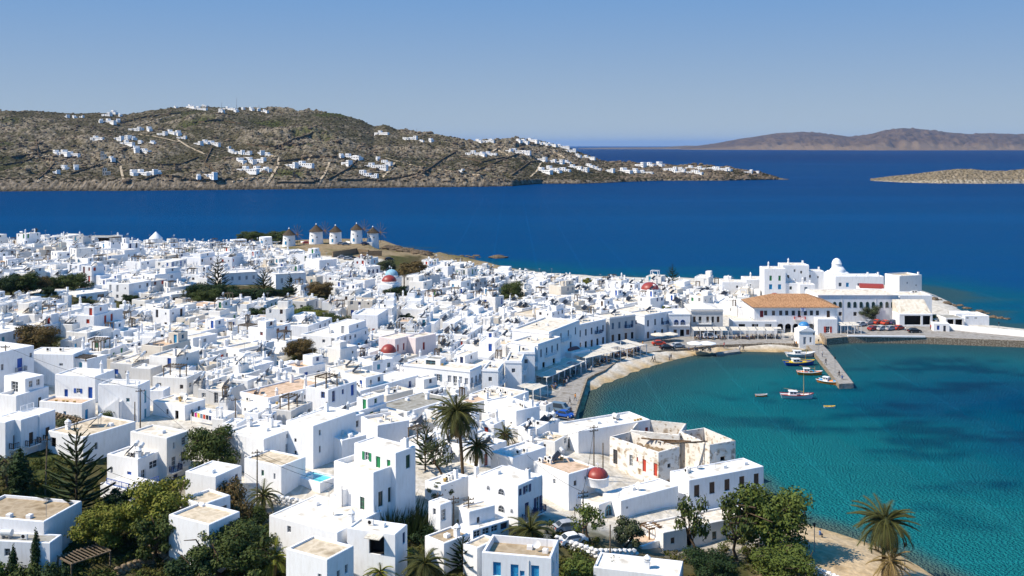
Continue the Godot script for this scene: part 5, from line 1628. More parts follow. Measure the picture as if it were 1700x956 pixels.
func build_quays() -> void:
	var front := [[951, 697], [957, 680], [965, 655], [974, 629], [988, 621], [1003, 615], [1015, 606], [1029, 598], [1042, 593], [1058, 589], [1076, 585], [1097, 582], [1122, 580], [1149, 577.5], [1188, 573], [1235, 571.5], [1280, 570], [1327, 571]]
	var back := [[890, 690], [880, 665], [880, 640], [905, 615], [930, 605], [950, 592], [965, 580], [985, 570], [1005, 562], [1025, 555], [1050, 552], [1075, 549], [1110, 546], [1150, 545], [1190, 545], [1235, 545], [1280, 545], [1327, 545]]
	ribbon(back, front, 1.37, "paving", "promenade")
	var edge := []
	for p in front:
		edge.append(at(p[0], p[1], 1.35))
	setting("quay_wall", wall_along(edge, -1.0, 1.47, 0.45, ""), "quay_stone")
	var q1 := [[1358, 549], [1371, 562], [1405, 559.0], [1440, 558.6], [1537, 560], [1620, 563], [1700, 566], [1800, 570]]
	var q0 := [[1358, 530], [1371, 534], [1405, 534], [1440, 532], [1537, 534], [1620, 545], [1700, 554], [1800, 561]]
	ribbon(q0, q1, 1.9, "paving", "harbour_road")
	var e2 := []
	for p in q1:
		e2.append(at(p[0], p[1], 1.9))
	setting("harbour_quay_wall", wall_along(e2, -1.0, 1.97, 0.6, ""), "quay_stone")
	var kb := MB.new()
	var kerb := thing("white_kerb", "long low whitewashed kerb along the edge of the harbour road", "kerb", at(1405, 558.5, 1.95))
	var i := 0
	while i < 28:
		var a := at(1407 + i * 4.6, lerpf(558.4, 559.8, i / 28.0), 1.97)
		var b := at(1407 + i * 4.6 + 4.3, lerpf(558.4, 559.8, (i + 1) / 28.0), 1.97)
		part(kerb, "kerb_block", wall_along([a - kerb.position, b - kerb.position], 0.0, 0.42, 0.55, ""), "white")
		i += 1
	var sw := []
	for p in [[1572, 546], [1600, 549], [1640, 553], [1700, 558.5], [1800, 566]]:
		sw.append(at(p[0], p[1], 1.9))
	var seawall := thing("sea_wall", "broad whitewashed sea wall at the back of the long harbour pier", "wall", sw[0])
	for k in 4:
		part(seawall, "wall", wall_along([sw[k] - sw[0], sw[k + 1] - sw[0]], -0.5, 1.55, 1.4, ""), "white")
	# jetty
	var jl := [[1340, 572], [1352, 585], [1366, 602], [1380, 620], [1393, 637]]
	var jr := [[1364, 570], [1376, 583], [1390, 600], [1403, 618], [1417, 636]]
	ribbon(jl, jr, 1.3, "paving", "jetty", 2.2)
	for k in 4: # stone courses on the side that faces the boats
		for s in 7:
			for row in 3:
				var t0 := (k + s / 7.0)
				var a := at(lerpf(jl[k][0], jl[k + 1][0], s / 7.0), lerpf(jl[k][1], jl[k + 1][1], s / 7.0), 1.3)
				var b := at(lerpf(jl[k][0], jl[k + 1][0], (s + 0.94) / 7.0), lerpf(jl[k][1], jl[k + 1][1], (s + 0.94) / 7.0), 1.3)
				part(get_node("jetty"), "stone", wall_along([a, b], 0.82 - row * 0.45, 1.22 - row * 0.45, 0.14, ""), "quay_stone")
	ribbon([[1188, 585], [1226, 579]], [[1190, 588], [1229, 583]], 0.7, "paving", "landing_slab", 1.2)
	# reef off the point
	for k in 26:
		var rx := 690 + k * 4.4 + 3.0 * sin(k * 3.0)
		var b := MB.new()
		rock_shape(b, (0.5 + 0.9 * absf(sin(k * 1.7))) * (2.2 if k == 25 else 1.0), 90 + k)
		var p := at(rx if k < 25 else 826, 424.5 + 2.2 * sin(k * 2.1) + (2.5 if k > 12 else 0.0) if k < 25 else 428.0, 0.0)
		var o := part(self, "reef_rock" if k == 0 else "reef_rock_%03d" % k, b.mesh(), "rock", Transform3D(Basis().scaled(Vector3(1.6, 0.7, 1.0)), p))
		tag(o, "large dark pointed rock standing alone in the sea off the point" if k == 25 else "low brown reef rock awash, the %s counted out from the windmill headland" % nth(k), "rock", "" if k == 25 else "reef rocks in the sea off the windmills")
	for k in 40: # shore rocks below the windmills and along the outer pier
		var b := MB.new()
		rock_shape(b, (1.0 + 1.6 * absf(sin(k * 1.3))) * (1.0 if k < 28 else 0.55), 200 + k)
		var px := 640.0 + k * 2.6
		var py := lerpf(411, 428, k / 40.0) + 1.5 * sin(k * 1.9)
		if k >= 28:
			px = 1550 + (k - 28) * 11.0
			py = 497 + (k - 28) * 3.2 + 2.0 * sin(k * 1.9)
		var p := hit(px, py)
		var o := part(self, "shore_rock" if k == 0 else "shore_rock_%03d" % k, b.mesh(), "rock", Transform3D(Basis().scaled(Vector3(1.4, 0.8, 1.0)), p))
		tag(o, "weathered brown rock, the %s counted along the windmill headland shore" % nth(k) if k < 28 else "brown rock in the shallows, the %s along the outer harbour wall" % nth(k - 28), "rock", "rocks on the windmill shore" if k < 28 else "rocks outside the harbour wall")

func arcade(w: float, h: float, n: int, r: float, spring: float) -> ArrayMesh: # facade with n arches, its outside on z = 0, base at y = 0
	var b := MB.new()
	var bw := w / n
	var dp := 0.6
	for k in n:
		var x0 := -w / 2 + k * bw
		var c := x0 + bw / 2
		b.quad(Vector3(x0, 0, 0), Vector3(c - r, 0, 0), Vector3(c - r, h, 0), Vector3(x0, h, 0))
		b.quad(Vector3(c + r, 0, 0), Vector3(x0 + bw, 0, 0), Vector3(x0 + bw, h, 0), Vector3(c + r, h, 0))
		b.quad(Vector3(c - r, 0, 0), Vector3(c - r, 0, -dp), Vector3(c - r, spring, -dp), Vector3(c - r, spring, 0))
		b.quad(Vector3(c + r, 0, -dp), Vector3(c + r, 0, 0), Vector3(c + r, spring, 0), Vector3(c + r, spring, -dp))
		for s in 8:
			var a0 := PI * s / 8
			var a1 := PI * (s + 1) / 8
			var p0 := Vector3(c + cos(a0) * r, spring + sin(a0) * r, 0)
			var p1 := Vector3(c + cos(a1) * r, spring + sin(a1) * r, 0)
			b.quad(p1, p0, Vector3(p0.x, h, 0), Vector3(p1.x, h, 0))
			b.quad(p0, p1, p1 - Vector3(0, 0, dp), p0 - Vector3(0, 0, dp))
	return b.mesh()

func tile_roof(w: float, l: float, h: float) -> ArrayMesh: # rows of barrel tiles laid on a hipped roof
	var b := MB.new()
	var x := w / 2
	var z := l / 2
	var n := int(w / 0.42)
	for k in n:
		var u := -x + 0.2 + k * 0.42
		var up := minf(1.0, (x - absf(u)) / z)
		for s in [-1.0, 1.0]:
			b.tube(Vector3(u, 0.02, s * z), Vector3(u, h * up + 0.02, s * z * (1.0 - up)), 0.13, 0.12, 5, false)
	n = int(l / 0.42)
	for k in n:
		var u := -z + 0.2 + k * 0.42
		var up := minf(1.0, (z - absf(u)) / z)
		for s in [-1.0, 1.0]:
			b.tube(Vector3(s * x, 0.02, u), Vector3(s * (x - z * up), h * up + 0.02, u), 0.13, 0.12, 5, false)
	return b.mesh()

func far_end() -> void:
	# the town hall
	var ops := []
	for q in [[1271, 1.3, 0.9, "win"], [1284, 1.3, 0.9, "win"], [1296, 1.3, 0.9, "win"], [1306, 1.3, 0.9, "win"], [1317, 1.3, 0.9, "win"], [1327, 0.9, 1.0, "glassdoor"], [1337, 1.3, 0.9, "win"], [1347, 1.3, 0.9, "win"], [1357, 1.3, 0.9, "win"], [1375, 0.9, 1.1, "shut"]]:
		ops.append(["f", (q[0] - 1252.0) / 138.0, 0.95, 1.0, 1.5 if q[3] == "win" else 2.1, q[3], "brown"])
	ops.append(["f", 0.09, 0.95, 1.1, 2.1, "shut", "maroon"])
	var v := {"L": [1252, 510.5], "C": [1390, 510.5], "R": 15.0, "yaw": 0.0, "e": 9.3, "y0": 4.2, "par": 0.1, "wm": "white_cool", "rm": "", "ops": ops}
	var hall := hb("town_hall", "long white hall with an orange hipped tile roof over an arcaded ground floor", [v], [["cornice", 0, 0.15, 0.35, "white"]], "", "hall")
	var w: float = v.w
	part(hall, "roof", hip(w + 1.2, 16.2, 3.1), "tile", Transform3D(Basis(), Vector3(0, v.h + 0.08, 0)))
	var tr := part(hall, "roof_tiles", tile_roof(w + 1.2, 16.2, 3.1), "tile", Transform3D(Basis(), Vector3(0, v.h + 0.1, 0)))
	tr.set_meta("kind", "stuff")
	part(hall, "arcade", arcade(w * 0.46, 4.2, 5, 1.0, 1.95), "white_cool", Transform3D(Basis(), Vector3(0, 0, 7.5)))
	var bk := MB.new()
	bk.box(-w / 2, -1, -7.5, w / 2, 4.0, 1.6)
	bk.box(-w / 2, 4.0, -7.5, w / 2, 4.2, 7.4)
	part(hall, "arcade_back_wall", bk.mesh(), "white_warm")
	for k in 7:
		part(hall, "arcade_door", opening("glassdoor", 1.6, 2.8, "brown")[1][1], "dark", Transform3D(Basis(), Vector3(-w * 0.33 + k * w * 0.1, 0, 1.63)))
	var e := MB.new()
	e.box(-w * 0.5, -1, 1.5, -w * 0.23, 4.2, 7.5)
	part(hall, "wing_wall", e.mesh(), "white_cool")
	e = MB.new()
	e.box(w * 0.23, -1, 1.5, w * 0.5, 4.2, 7.5)
	part(hall, "wing_wall", e.mesh(), "white_cool")
	var fl := []
	balcony(fl, Transform3D(Basis(), Vector3(w * 0.045, 4.3, 7.5)), 3.4, 0.9, "red")
	commit(hall, fl, true)
	flag(Vector3(at(1327, 520, 7.5).x, 7.0, hall.position.z + 8.6), "small blue and white striped flag over the town hall balcony")
	hb("white_house", "square white block with red shutters at the corner of the tiled town hall", [{"L": [1357, 529.5], "C": [1390, 529.5], "R": 4.0, "yaw": 0.0, "e": 6.3, "par": 0.1, "wm": "white_cool", "ops": [["f", 0.52, 2.3, 1.2, 1.9, "open", "red"]]}])
	hb("white_house", "low white shop wing with an awning between tavernas and the tiled town hall", [{"L": [1217, 533], "C": [1290, 533], "R": 6.0, "yaw": 0.0, "e": 5.3, "par": 0.1, "rm": "roof_warm", "ops": [["f", 0.2, 0.9, 2.0, 2.2, "dark", "grey"], ["f", 0.5, 0.9, 2.0, 2.2, "dark", "grey"], ["f", 0.8, 0.9, 2.0, 2.2, "dark", "grey"]]}])
	# the school / museum with arched windows
	ops = []
	for px in [1370, 1384, 1393.5, 1408, 1418, 1428.5, 1439, 1449, 1462, 1472, 1481.5]:
		ops.append(["f", (px - 1356.0) / 135.5, 2.3, 0.95, 1.9, "arch", "dark_green"])
	for px in [1393.5, 1418.5, 1450]:
		ops.append(["f", (px - 1356.0) / 135.5, 5.6, 1.1, 1.3, "win", "brown"])
	hb("museum", "long blue-white building with a row of arched windows behind the car park", [{"L": [1356, 488.5], "C": [1491.5, 489.5], "R": 14.0, "yaw": 0.0, "e": 10.8, "par": 0.2, "wm": "white_cool", "rm": "roof_warm", "ops": ops}], [["cornice", 0, 0.15, 0.3, "white"], ["cornice", 0, 0.95, 0.1, "white"], ["pipe", 0, "f", 0.3], ["pipe", 0, "f", 0.72]], "", "building")
	hb("boat_store", "white building with a sloping front and two wide dark openings by the car park", [{"L": [1493, 521], "C": [1548, 521], "R": 6.0, "yaw": 0.0, "e": 5.9, "par": 0.1, "rm": "roof_warm", "ops": [["f", 0.4, 0.6, 5.2, 2.9, "dark", "grey"], ["f", 0.82, 0.6, 2.4, 2.9, "dark", "grey"]]}, {"L": [1493, 490], "C": [1547, 490], "R": 9.0, "yaw": 0.0, "e": 10.2, "par": 0.2, "y0": -2.0, "rm": "roof_warm", "add": [["vent", 0.6, 0.3], ["aircon", 0.7, 0.2], ["aircon", 0.8, 0.2]]}], [["mesh", "sloping_roof", slope(10.3, 6.5, 4.1), "roof_warm", Transform3D(Basis(), Vector3(0, 3.7, -0.2))]], "", "building")
	hb("old_tower_house", "square weathered white tower house alone at the sea end of town", [{"L": [1493, 458], "C": [1530, 456], "R": 8.0, "e": 10.6, "par": 0.5, "wm": "white_warm", "rm": "roof_cream", "ops": [["f", 0.35, 2.5, 0.5, 0.6, "win", "brown"], ["f", 0.75, 3.6, 0.5, 0.6, "win", "brown"], ["r", 0.5, 2.0, 1.0, 2.0, "dark", "grey"]], "add": [["chimney_plain", 0.98, 0.95], ["vent", 0.1, 0.9]]}])
	hb("white_house", "plain white flat box with two slit windows at the edge of the water", [{"L": [1602, 524], "C": [1642, 524], "R": 8.0, "yaw": 0.0, "e": 4.9, "par": 0.1, "wm": "white_cool", "ops": [["f", 0.1, 0.6, 0.9, 0.3, "win", "dark"], ["f", 0.45, 0.6, 0.9, 0.3, "win", "dark"]]}, {"L": [1590, 521], "C": [1618, 520], "R": 5.0, "yaw": 0.0, "e": 5.4, "par": 0.1}])
	hb("harbour_shed", "grey-roofed open shed on posts beside the white box by the water", [{"L": [1570, 528], "C": [1601, 528], "R": 7.0, "yaw": 0.0, "e": 4.6, "par": 0.05, "rm": "roof_grey", "wm": "white_warm", "ops": [["f", 0.25, 0.4, 2.0, 2.2, "dark", "grey"], ["f", 0.7, 0.4, 2.2, 2.2, "dark", "grey"]]}])
	hb("kiosk", "small white ticket kiosk with blue posters on the harbour road", [{"L": [1551, 537], "C": [1576, 537], "R": 3.0, "yaw": -0.15, "e": 4.4, "par": 0.1, "ops": [["f", 0.3, 0.7, 0.8, 1.4, "shut", "blue"], ["f", 0.7, 0.7, 0.8, 1.9, "glassdoor", "navy"]]}], [], "", "kiosk")
	# the lump of whitewashed chapels by the sea
	var pc := thing("lime_church", "rounded snow-white church of melted shapes crowned by a small lantern dome", "church", Vector3(at(1389, 478, 3.2).x, 2.5, at(1389, 478, 3.2).z))
	take_ground(pc.position, 14, 10, 0)
	var lump := FastNoiseLite.new()
	lump.seed = 4
	lump.frequency = 0.12
	var body := MB.new()
	for q in [[0.0, 0.0, 6.2, 8.0, 0.8], [-3.8, 0.6, 3.8, 5.4, 0.7], [4.2, 0.8, 3.4, 5.8, 0.7], [0.2, 0.6, 3.5, 9.4, 0.6], [5.6, 1.0, 2.2, 2.6, 0.8]]:
		var prof := []
		for k in 12:
			var a := PI / 2 * k / 11
			prof.append([q[2] * pow(cos(a), q[4]), q[3] * sin(a) * (1.0 - 0.06 * cos(a * 5.0))])
		prof.insert(0, [q[2], -2.0])
		body.lathe(prof, 18, Vector3(q[0], 0, q[1]), Vector3(1, 1, 0.8))
	for i in body.v.size():
		body.v[i] += body.n[i] * lump.get_noise_3dv(body.v[i] * 3.0) * 0.5
	var big := Transform3D(Basis().scaled(Vector3(1.12, 1.08, 1.0)), Vector3.ZERO)
	part(pc, "nave", body.mesh(), "white", big)
	var lan := MB.new()
	lan.lathe([[1.75, 7.4], [1.7, 9.6], [1.85, 9.7], [1.65, 9.9], [1.35, 10.8], [0.8, 11.4], [0.0, 11.7]], 16)
	part(pc, "dome", lan.mesh(), "white", big)
	part(pc, "window", opening("arch", 0.5, 0.9, "grey")[1][1], "glass", Transform3D(Basis(), Vector3(0.3, 7.9, 1.58)))
	part(pc, "window", opening("arch", 0.7, 1.2, "grey")[1][1], "dark", Transform3D(Basis(), Vector3(-1.8, 1.4, 4.5)))
	# houses round it
	hb("white_house", "long white house with blue windows just behind the arched-window building", [{"L": [1388, 459], "C": [1467, 458.5], "R": 8.0, "yaw": 0.0, "e": 11.2, "par": 0.4, "ops": [["f", 0.1, 2.4, 1.1, 1.4, "win", "steel_blue"], ["f", 0.25, 2.4, 1.1, 1.6, "shut", "azure"], ["f", 0.48, 2.6, 0.8, 1.2, "win", "grey"]], "add": [["chimney_plain", 0.75, 0.6], ["chimney_plain", 0.98, 0.6], ["vent", 0.5, 0.5]]}])
	var rv := hb("red_vaulted_church", "small white church with a dark red barrel roof near the sea", [{"L": [1424, 478], "C": [1466, 480], "R": 7.0, "yaw": -0.25, "e": 9.5, "par": 0.05, "ops": []}], [], "", "church")
	var vb := MB.new()
	vault(vb, 4.6, 8.0, 1.5)
	part(rv, "roof_vault", vb.mesh(), "dome_red", yrot(PI / 2, Vector3(0.6, rv.get_child(0).mesh.get_aabb().end.y - 0.1, 0)))
	for q in [[[1239, 464], [1277, 464], 10.0, 8.5, "long plain white house with two small brown windows above the tiled hall", [["f", 0.2, 1.6, 0.7, 1.0, "win", "brown"], ["f", 0.75, 1.6, 0.7, 1.0, "win", "brown"]]],
		[[1277, 448], [1304, 446], 8.0, 14.2, "three-storey white tower house with green balcony doors and blue shutters", [["f", 0.3, 2.6, 0.9, 1.9, "shut", "green"], ["f", 0.72, 2.6, 0.9, 1.9, "shut", "green"], ["f", 0.3, 5.8, 1.2, 1.9, "shut", "azure"], ["f", 0.72, 5.8, 1.2, 1.9, "shut", "azure"]]],
		[[1303, 441], [1343, 440], 8.0, 14.6, "tallest white house of the sea end with ragged crenellated roof edge", [["f", 0.2, 3.8, 0.8, 1.2, "win", "brown"], ["f", 0.45, 1.6, 0.7, 1.0, "win", "grey"], ["f", 0.7, 2.2, 0.7, 1.0, "win", "brown"], ["f", 0.85, 4.6, 0.8, 1.4, "shut", "grey"], ["f", 0.45, 5.2, 0.9, 1.8, "shut", "brown"], ["f", 0.15, 7.0, 0.8, 1.2, "win", "navy"], ["f", 0.75, 7.4, 0.9, 1.4, "win", "brown"], ["r", 0.5, 2.4, 0.7, 1.0, "win", "grey"]]],
		[[1301, 470], [1327, 470], 6.0, 8.8, "white house with one dark window under the tallest house", [["f", 0.45, 1.2, 0.9, 1.2, "win", "dark_green"]]],
		[[1328, 472], [1353, 472], 6.0, 8.6, "white house with a blue-framed window beside the rounded church", [["f", 0.4, 1.0, 1.1, 1.3, "win", "azure"]]],
		[[1343, 452], [1368, 450], 6.0, 12.2, "white house with brown window between the tallest house and the rounded church", [["f", 0.3, 1.5, 0.8, 1.0, "win", "brown"], ["f", 0.7, 1.9, 0.6, 0.8, "win", "grey"]]],
		[[1205, 470], [1240, 468], 7.0, 8.0, "plain white house beside a cypress near the sea", [["f", 0.6, 1.4, 0.7, 0.9, "win", "brown"]]]]:
		hb("white_house", q[4], [{"L": q[0], "C": q[1], "R": q[2], "yaw": -0.03, "e": q[3], "par": 0.35, "rm": "roof_warm", "ops": q[5], "add": [["chimney_plain", 0.95, 0.3], ["chimney_tall", 0.3, 0.4], ["vent", 0.6, 0.7], ["vent", 0.1, 0.95]]}])
	# domes that show above the roofs
	for q in [[1079, 483, 470, 3.3, 2.6, "dome_red", "big white church whose wide dark red dome tops the roofs near the sea"], [645, 589, 581, 1.9, 1.9, "dome_red", "chapel with a small red dome next to the pink-walled house"], [646, 470, 461, 2.6, 2.2, "dome_red", "church with a red dome beside the tall palm below the windmills"], [650, 460, 451, 2.4, 2.2, "dome_pale", "church with a pale blue dome just behind the red-domed one"], [1286, 495, 491, 1.7, 1.2, "dome_red", "tiny red dome peeping over the tiled hall roof"]]:
		var p := at(q[0], q[1], 6.0 if q[0] > 1000 else 11.5)
		if q[0] == 645:
			p = at(q[0], q[1], 9.5)
		var g := ground(p.x, p.z)
		var o := thing("domed_church", q[6], "church", Vector3(p.x, g, p.z), -0.4)
		take_ground(o.position, q[3] * 2.4, q[3] * 2.4, -0.4)
		var out := []
		volume(out, Transform3D(), q[3] * 2.3, q[3] * 2.3, -2.0, p.y - g, 0.1, "white", "roof_white", [["f", 0.0, 0.2, 1.0, 2.1, "door", "brown"], ["r", 0.0, 2.0, 0.6, 1.0, "arch", "grey"]])
		commit(o, out, true)
		dome(o, Vector3(0, p.y - g - 0.2, 0), q[3], q[4], q[5], 0.9)
		if q[0] == 646:
			for k in 8:
				pass
	# chapel at the root of the jetty
	var v2 := {"L": [1327, 550.5], "C": [1353, 550.5], "R": 6.0, "yaw": -0.04, "e": 5.2, "par": 0.05, "wm": "white", "rm": "roof_white", "ops": [["f", 0.35, 1.6, 0.8, 2.2, "door", "grey"], ["f", 0.72, 1.6, 0.6, 1.6, "win", "grey"]]}
	var jc := hb("blue_domed_chapel", "little white chapel with a bright blue dome at the head of the jetty", [v2], [["cornice", 0, 0.15, 0.2, "white"]], "", "chapel")
	var gb := MB.new()
	var gw: float = v2.w / 2 + 0.2
	gb.tri(Vector3(-gw, 0, 0.25), Vector3(gw, 0, 0.25), Vector3(0, 1.2, 0.25))
	gb.quad(Vector3(gw, 0, 0.25), Vector3(gw, 0, -5.0), Vector3(0, 1.2, -5.0), Vector3(0, 1.2, 0.25))
	gb.quad(Vector3(-gw, 0, -5.0), Vector3(-gw, 0, 0.25), Vector3(0, 1.2, 0.25), Vector3(0, 1.2, -5.0))
	part(jc, "pediment", gb.mesh(), "white", Transform3D(Basis(), Vector3(0, v2.h + 0.06, v2.l / 2)))
	dome(jc, Vector3(0, v2.h - 0.1, -0.8), 1.55, 1.2, "dome_blue", 1.2)
	# pink house
	hb("pink_house", "pale pink two-storey house with narrow maroon shutters in the middle of town", [{"L": [633, 558], "C": [656, 563], "R": [683, 555], "e": 12.2, "par": 0.2, "wm": "pink", "rm": "roof_warm", "ops": [["r", 0.15, 1.5, 0.6, 1.7, "shut", "maroon"], ["r", 0.45, 1.5, 0.6, 1.7, "shut", "maroon"], ["r", 0.8, 1.2, 0.8, 1.9, "shut", "maroon"], ["f", 0.6, 1.8, 0.6, 0.8, "win", "maroon"]]}, {"L": [676, 557], "C": [690, 561], "R": [719, 553], "e": 12.1, "par": 0.2, "wm": "pink", "rm": "roof_warm", "ops": [["r", 0.4, 1.5, 0.8, 1.9, "shut", "maroon"], ["r", 0.8, 4.5, 0.7, 1.6, "door", "teal"]]}])
	# big blank houses that stand out of the mass
	for q in [[[205, 515], [251, 519], [279, 511], 12.8, "high blank white block with one dark square opening above the middle of town", [["f", 0.25, 1.0, 1.6, 1.4, "dark", "grey"]], "white"],
		[[166, 459], [206, 463], [248, 458], 13.4, "blank white mansion wall below the dark pine", [["r", 0.4, 1.4, 0.8, 1.2, "win", "grey"], ["r", 0.7, 1.4, 0.8, 1.2, "win", "grey"]], "white"],
		[[262, 485], [284, 489], [325, 485], 12.4, "white house with a shaded loggia and two dark openings by the garden trees", [["f", 0.5, 1.0, 0.8, 1.2, "win", "brown"], ["r", 0.2, 1.0, 1.8, 2.2, "dark", "grey"], ["r", 0.7, 1.0, 0.9, 1.2, "win", "brown"]], "white_warm"],
		[[362, 449], [368, 454], [426, 450], 13.4, "neoclassical white mansion with a corniced roof and a row of windows beside the pine", [["r", 0.1, 1.4, 0.8, 1.4, "shut", "grey"], ["r", 0.3, 1.4, 0.8, 1.4, "shut", "grey"], ["r", 0.5, 1.4, 0.8, 1.4, "shut", "grey"], ["r", 0.7, 1.4, 0.8, 1.4, "shut", "grey"], ["r", 0.9, 1.4, 0.8, 1.4, "shut", "grey"]], "white_cool"],
		[[450, 452], [458, 455], [508, 452], 13.4, "cubic white villa with tall windows and two tall trees at its front", [["r", 0.2, 1.6, 0.9, 1.8, "shut", "grey"], ["r", 0.5, 1.6, 0.9, 1.8, "dark", "grey"], ["r", 0.8, 1.6, 0.9, 1.8, "shut", "grey"]], "white_cool"],
		[[512, 428], [530, 432], [556, 429], 14.2, "large plain white house below the stone windmill terrace", [["r", 0.5, 1.4, 0.7, 1.0, "win", "grey"]], "white"],
		[[598, 441], [608, 443], [631, 441], 12.6, "three-storey white hotel with dark balconies beside the red dome", [["r", 0.2, 1.2, 0.8, 1.6, "shut", "navy"], ["r", 0.5, 1.2, 0.8, 1.6, "shut", "navy"], ["r", 0.8, 1.2, 0.8, 1.6, "shut", "navy"], ["r", 0.2, 4.2, 0.8, 1.6, "shut", "navy"], ["r", 0.5, 4.2, 0.8, 1.6, "shut", "navy"], ["r", 0.8, 4.2, 0.8, 1.6, "shut", "navy"]], "white_cool"],
		[[695, 449], [745, 451], [779, 437], 8.5, "white seaside house with one bright blue door at the water's edge", [["f", 0.9, 2.0, 1.2, 2.0, "door", "azure"]], "white"],
		[[476, 414], [480, 417], [503, 415], 13.2, "white house with four tall dark windows under the first windmill", [["r", 0.25, 1.2, 0.9, 1.8, "win", "navy"], ["r", 0.5, 1.2, 0.9, 1.8, "win", "navy"], ["r", 0.75, 1.2, 0.9, 1.8, "win", "navy"]], "white"],
		[[41, 486], [84, 489], [90, 480], 14.2, "white church house with little bell gables before the garden trees", [["f", 0.3, 1.6, 0.9, 2.0, "door", "green"], ["f", 0.8, 1.6, 0.7, 1.3, "arch", "grey"]], "white"],
		[[118, 481], [127, 489], [165, 481], 13.8, "two-storey white house with wide dark glazing behind a chimney", [["r", 0.2, 0.8, 2.2, 1.4, "win", "brown"], ["r", 0.75, 0.8, 2.2, 1.4, "win", "brown"]], "white"]]:
		hb("white_house", q[4], [{"L": q[0], "C": q[1], "R": q[2], "e": q[3], "par": 0.3, "wm": q[6], "ops": q[5], "add": [["vent", 0.5, 0.5], ["chimney_plain", 0.1, 0.8]]}], [["cornice", 0, 0.2, 0.15, "white"]] if q[6] == "white_cool" else [], "", "house", false)

func slope(w: float, l: float, h: float) -> ArrayMesh:
	var b := MB.new()
	var x := w / 2
	b.quad(Vector3(-x, 0, l / 2), Vector3(x, 0, l / 2), Vector3(x, h, -l / 2), Vector3(-x, h, -l / 2))
	b.tri(Vector3(x, 0, l / 2), Vector3(x, 0, -l / 2), Vector3(x, h, -l / 2))
	b.tri(Vector3(-x, 0, -l / 2), Vector3(-x, 0, l / 2), Vector3(-x, h, -l / 2))
	return b.mesh()

func flag(p: Vector3, label: String) -> void:
	var o := thing("flag", label, "flag", p)
	var a := MB.new()
	a.tube(Vector3.ZERO, Vector3(0, 2.4, 0), 0.04, 0.03, 5)
	part(o, "flagpole", a.mesh(), "paint_white")
	for k in 5:
		var b := MB.new()
		for s in 5:
			var x0 := 0.05 + s * 0.3
			var z0 := 0.1 * sin(s * 1.3)
			var z1 := 0.1 * sin((s + 1) * 1.3)
			b.quad(Vector3(x0, 2.3 - k * 0.2 - 0.2, z0), Vector3(x0 + 0.3, 2.3 - k * 0.2 - 0.2, z1), Vector3(x0 + 0.3, 2.3 - k * 0.2, z1), Vector3(x0, 2.3 - k * 0.2, z0))
		part(o, "stripe", b.mesh(), "blue" if k % 2 == 0 else "paint_white")

# taverna canopies: a frame on posts with separate cloths
func canopy(called: String, label: String, p: Vector3, yaw: float, w: float, d: float, h: float, n: int, m: String, dark_front := true) -> void:
	var o := thing(called, label, "canopy", p, yaw, "")
	take_ground(p, w, d, yaw)
	for i in n + 1:
		for z in [-d / 2, 0.0, d / 2]:
			var a := MB.new()
			var x := lerpf(-w / 2, w / 2, float(i) / n)
			a.box(x - 0.07, -0.3, z - 0.07, x + 0.07, h + (0.35 if z < 0 else 0.0), z + 0.07)
			part(o, "post", a.mesh(), "paint_white")
	for i in n:
		for j in 2:
			var b := MB.new()
			var x0 := lerpf(-w / 2, w / 2, float(i) / n) + 0.12
			var x1 := lerpf(-w / 2, w / 2, float(i + 1) / n) - 0.12
			var z0 := -d / 2 + j * d / 2 + 0.06
			var z1 := z0 + d / 2 - 0.12
			var y0 := h + 0.42 - j * 0.2 + 0.06 * sin(i * 5.0 + j)
			var y1 := y0 - 0.24
			var ym := (y0 + y1) / 2 - 0.12
			var zm := (z0 + z1) / 2
			b.quad(Vector3(x0, ym, zm), Vector3(x1, ym, zm), Vector3(x1, y0, z0), Vector3(x0, y0, z0))
			b.quad(Vector3(x0, y1, z1), Vector3(x1, y1, z1), Vector3(x1, ym, zm), Vector3(x0, ym, zm))
			if (i * 7 + j * 3) % 11 != 5:
				part(o, "cloth", b.mesh(), m)
	for j in 3:
		var b := MB.new()
		var z := -d / 2 + j * d / 2
		b.box(-w / 2, h + 0.36 - j * 0.2, z - 0.06, w / 2, h + 0.46 - j * 0.2, z + 0.06)
		part(o, "beam", b.mesh(), "paint_white")

func umbrella_at(p: Vector3, r: float, label: String, m: String, group := "") -> void:
	var o := thing("parasol", label, "parasol", p, 0.3, group)
	var a := MB.new()
	a.tube(Vector3.ZERO, Vector3(0, 2.7, 0), 0.04, 0.04, 6)
	part(o, "pole", a.mesh(), "wood")
	var b := MB.new()
	for k in 8:
		var q0 := TAU * k / 8
		var q1 := TAU * (k + 1) / 8
		b.tri(Vector3(0, 2.75, 0), Vector3(cos(q1) * r, 2.15, sin(q1) * r), Vector3(cos(q0) * r, 2.15, sin(q0) * r))
		b.quad(Vector3(cos(q0) * r, 2.0, sin(q0) * r), Vector3(cos(q0) * r, 2.15, sin(q0) * r), Vector3(cos(q1) * r, 2.15, sin(q1) * r), Vector3(cos(q1) * r, 2.0, sin(q1) * r))
	part(o, "canopy", b.mesh(), m)

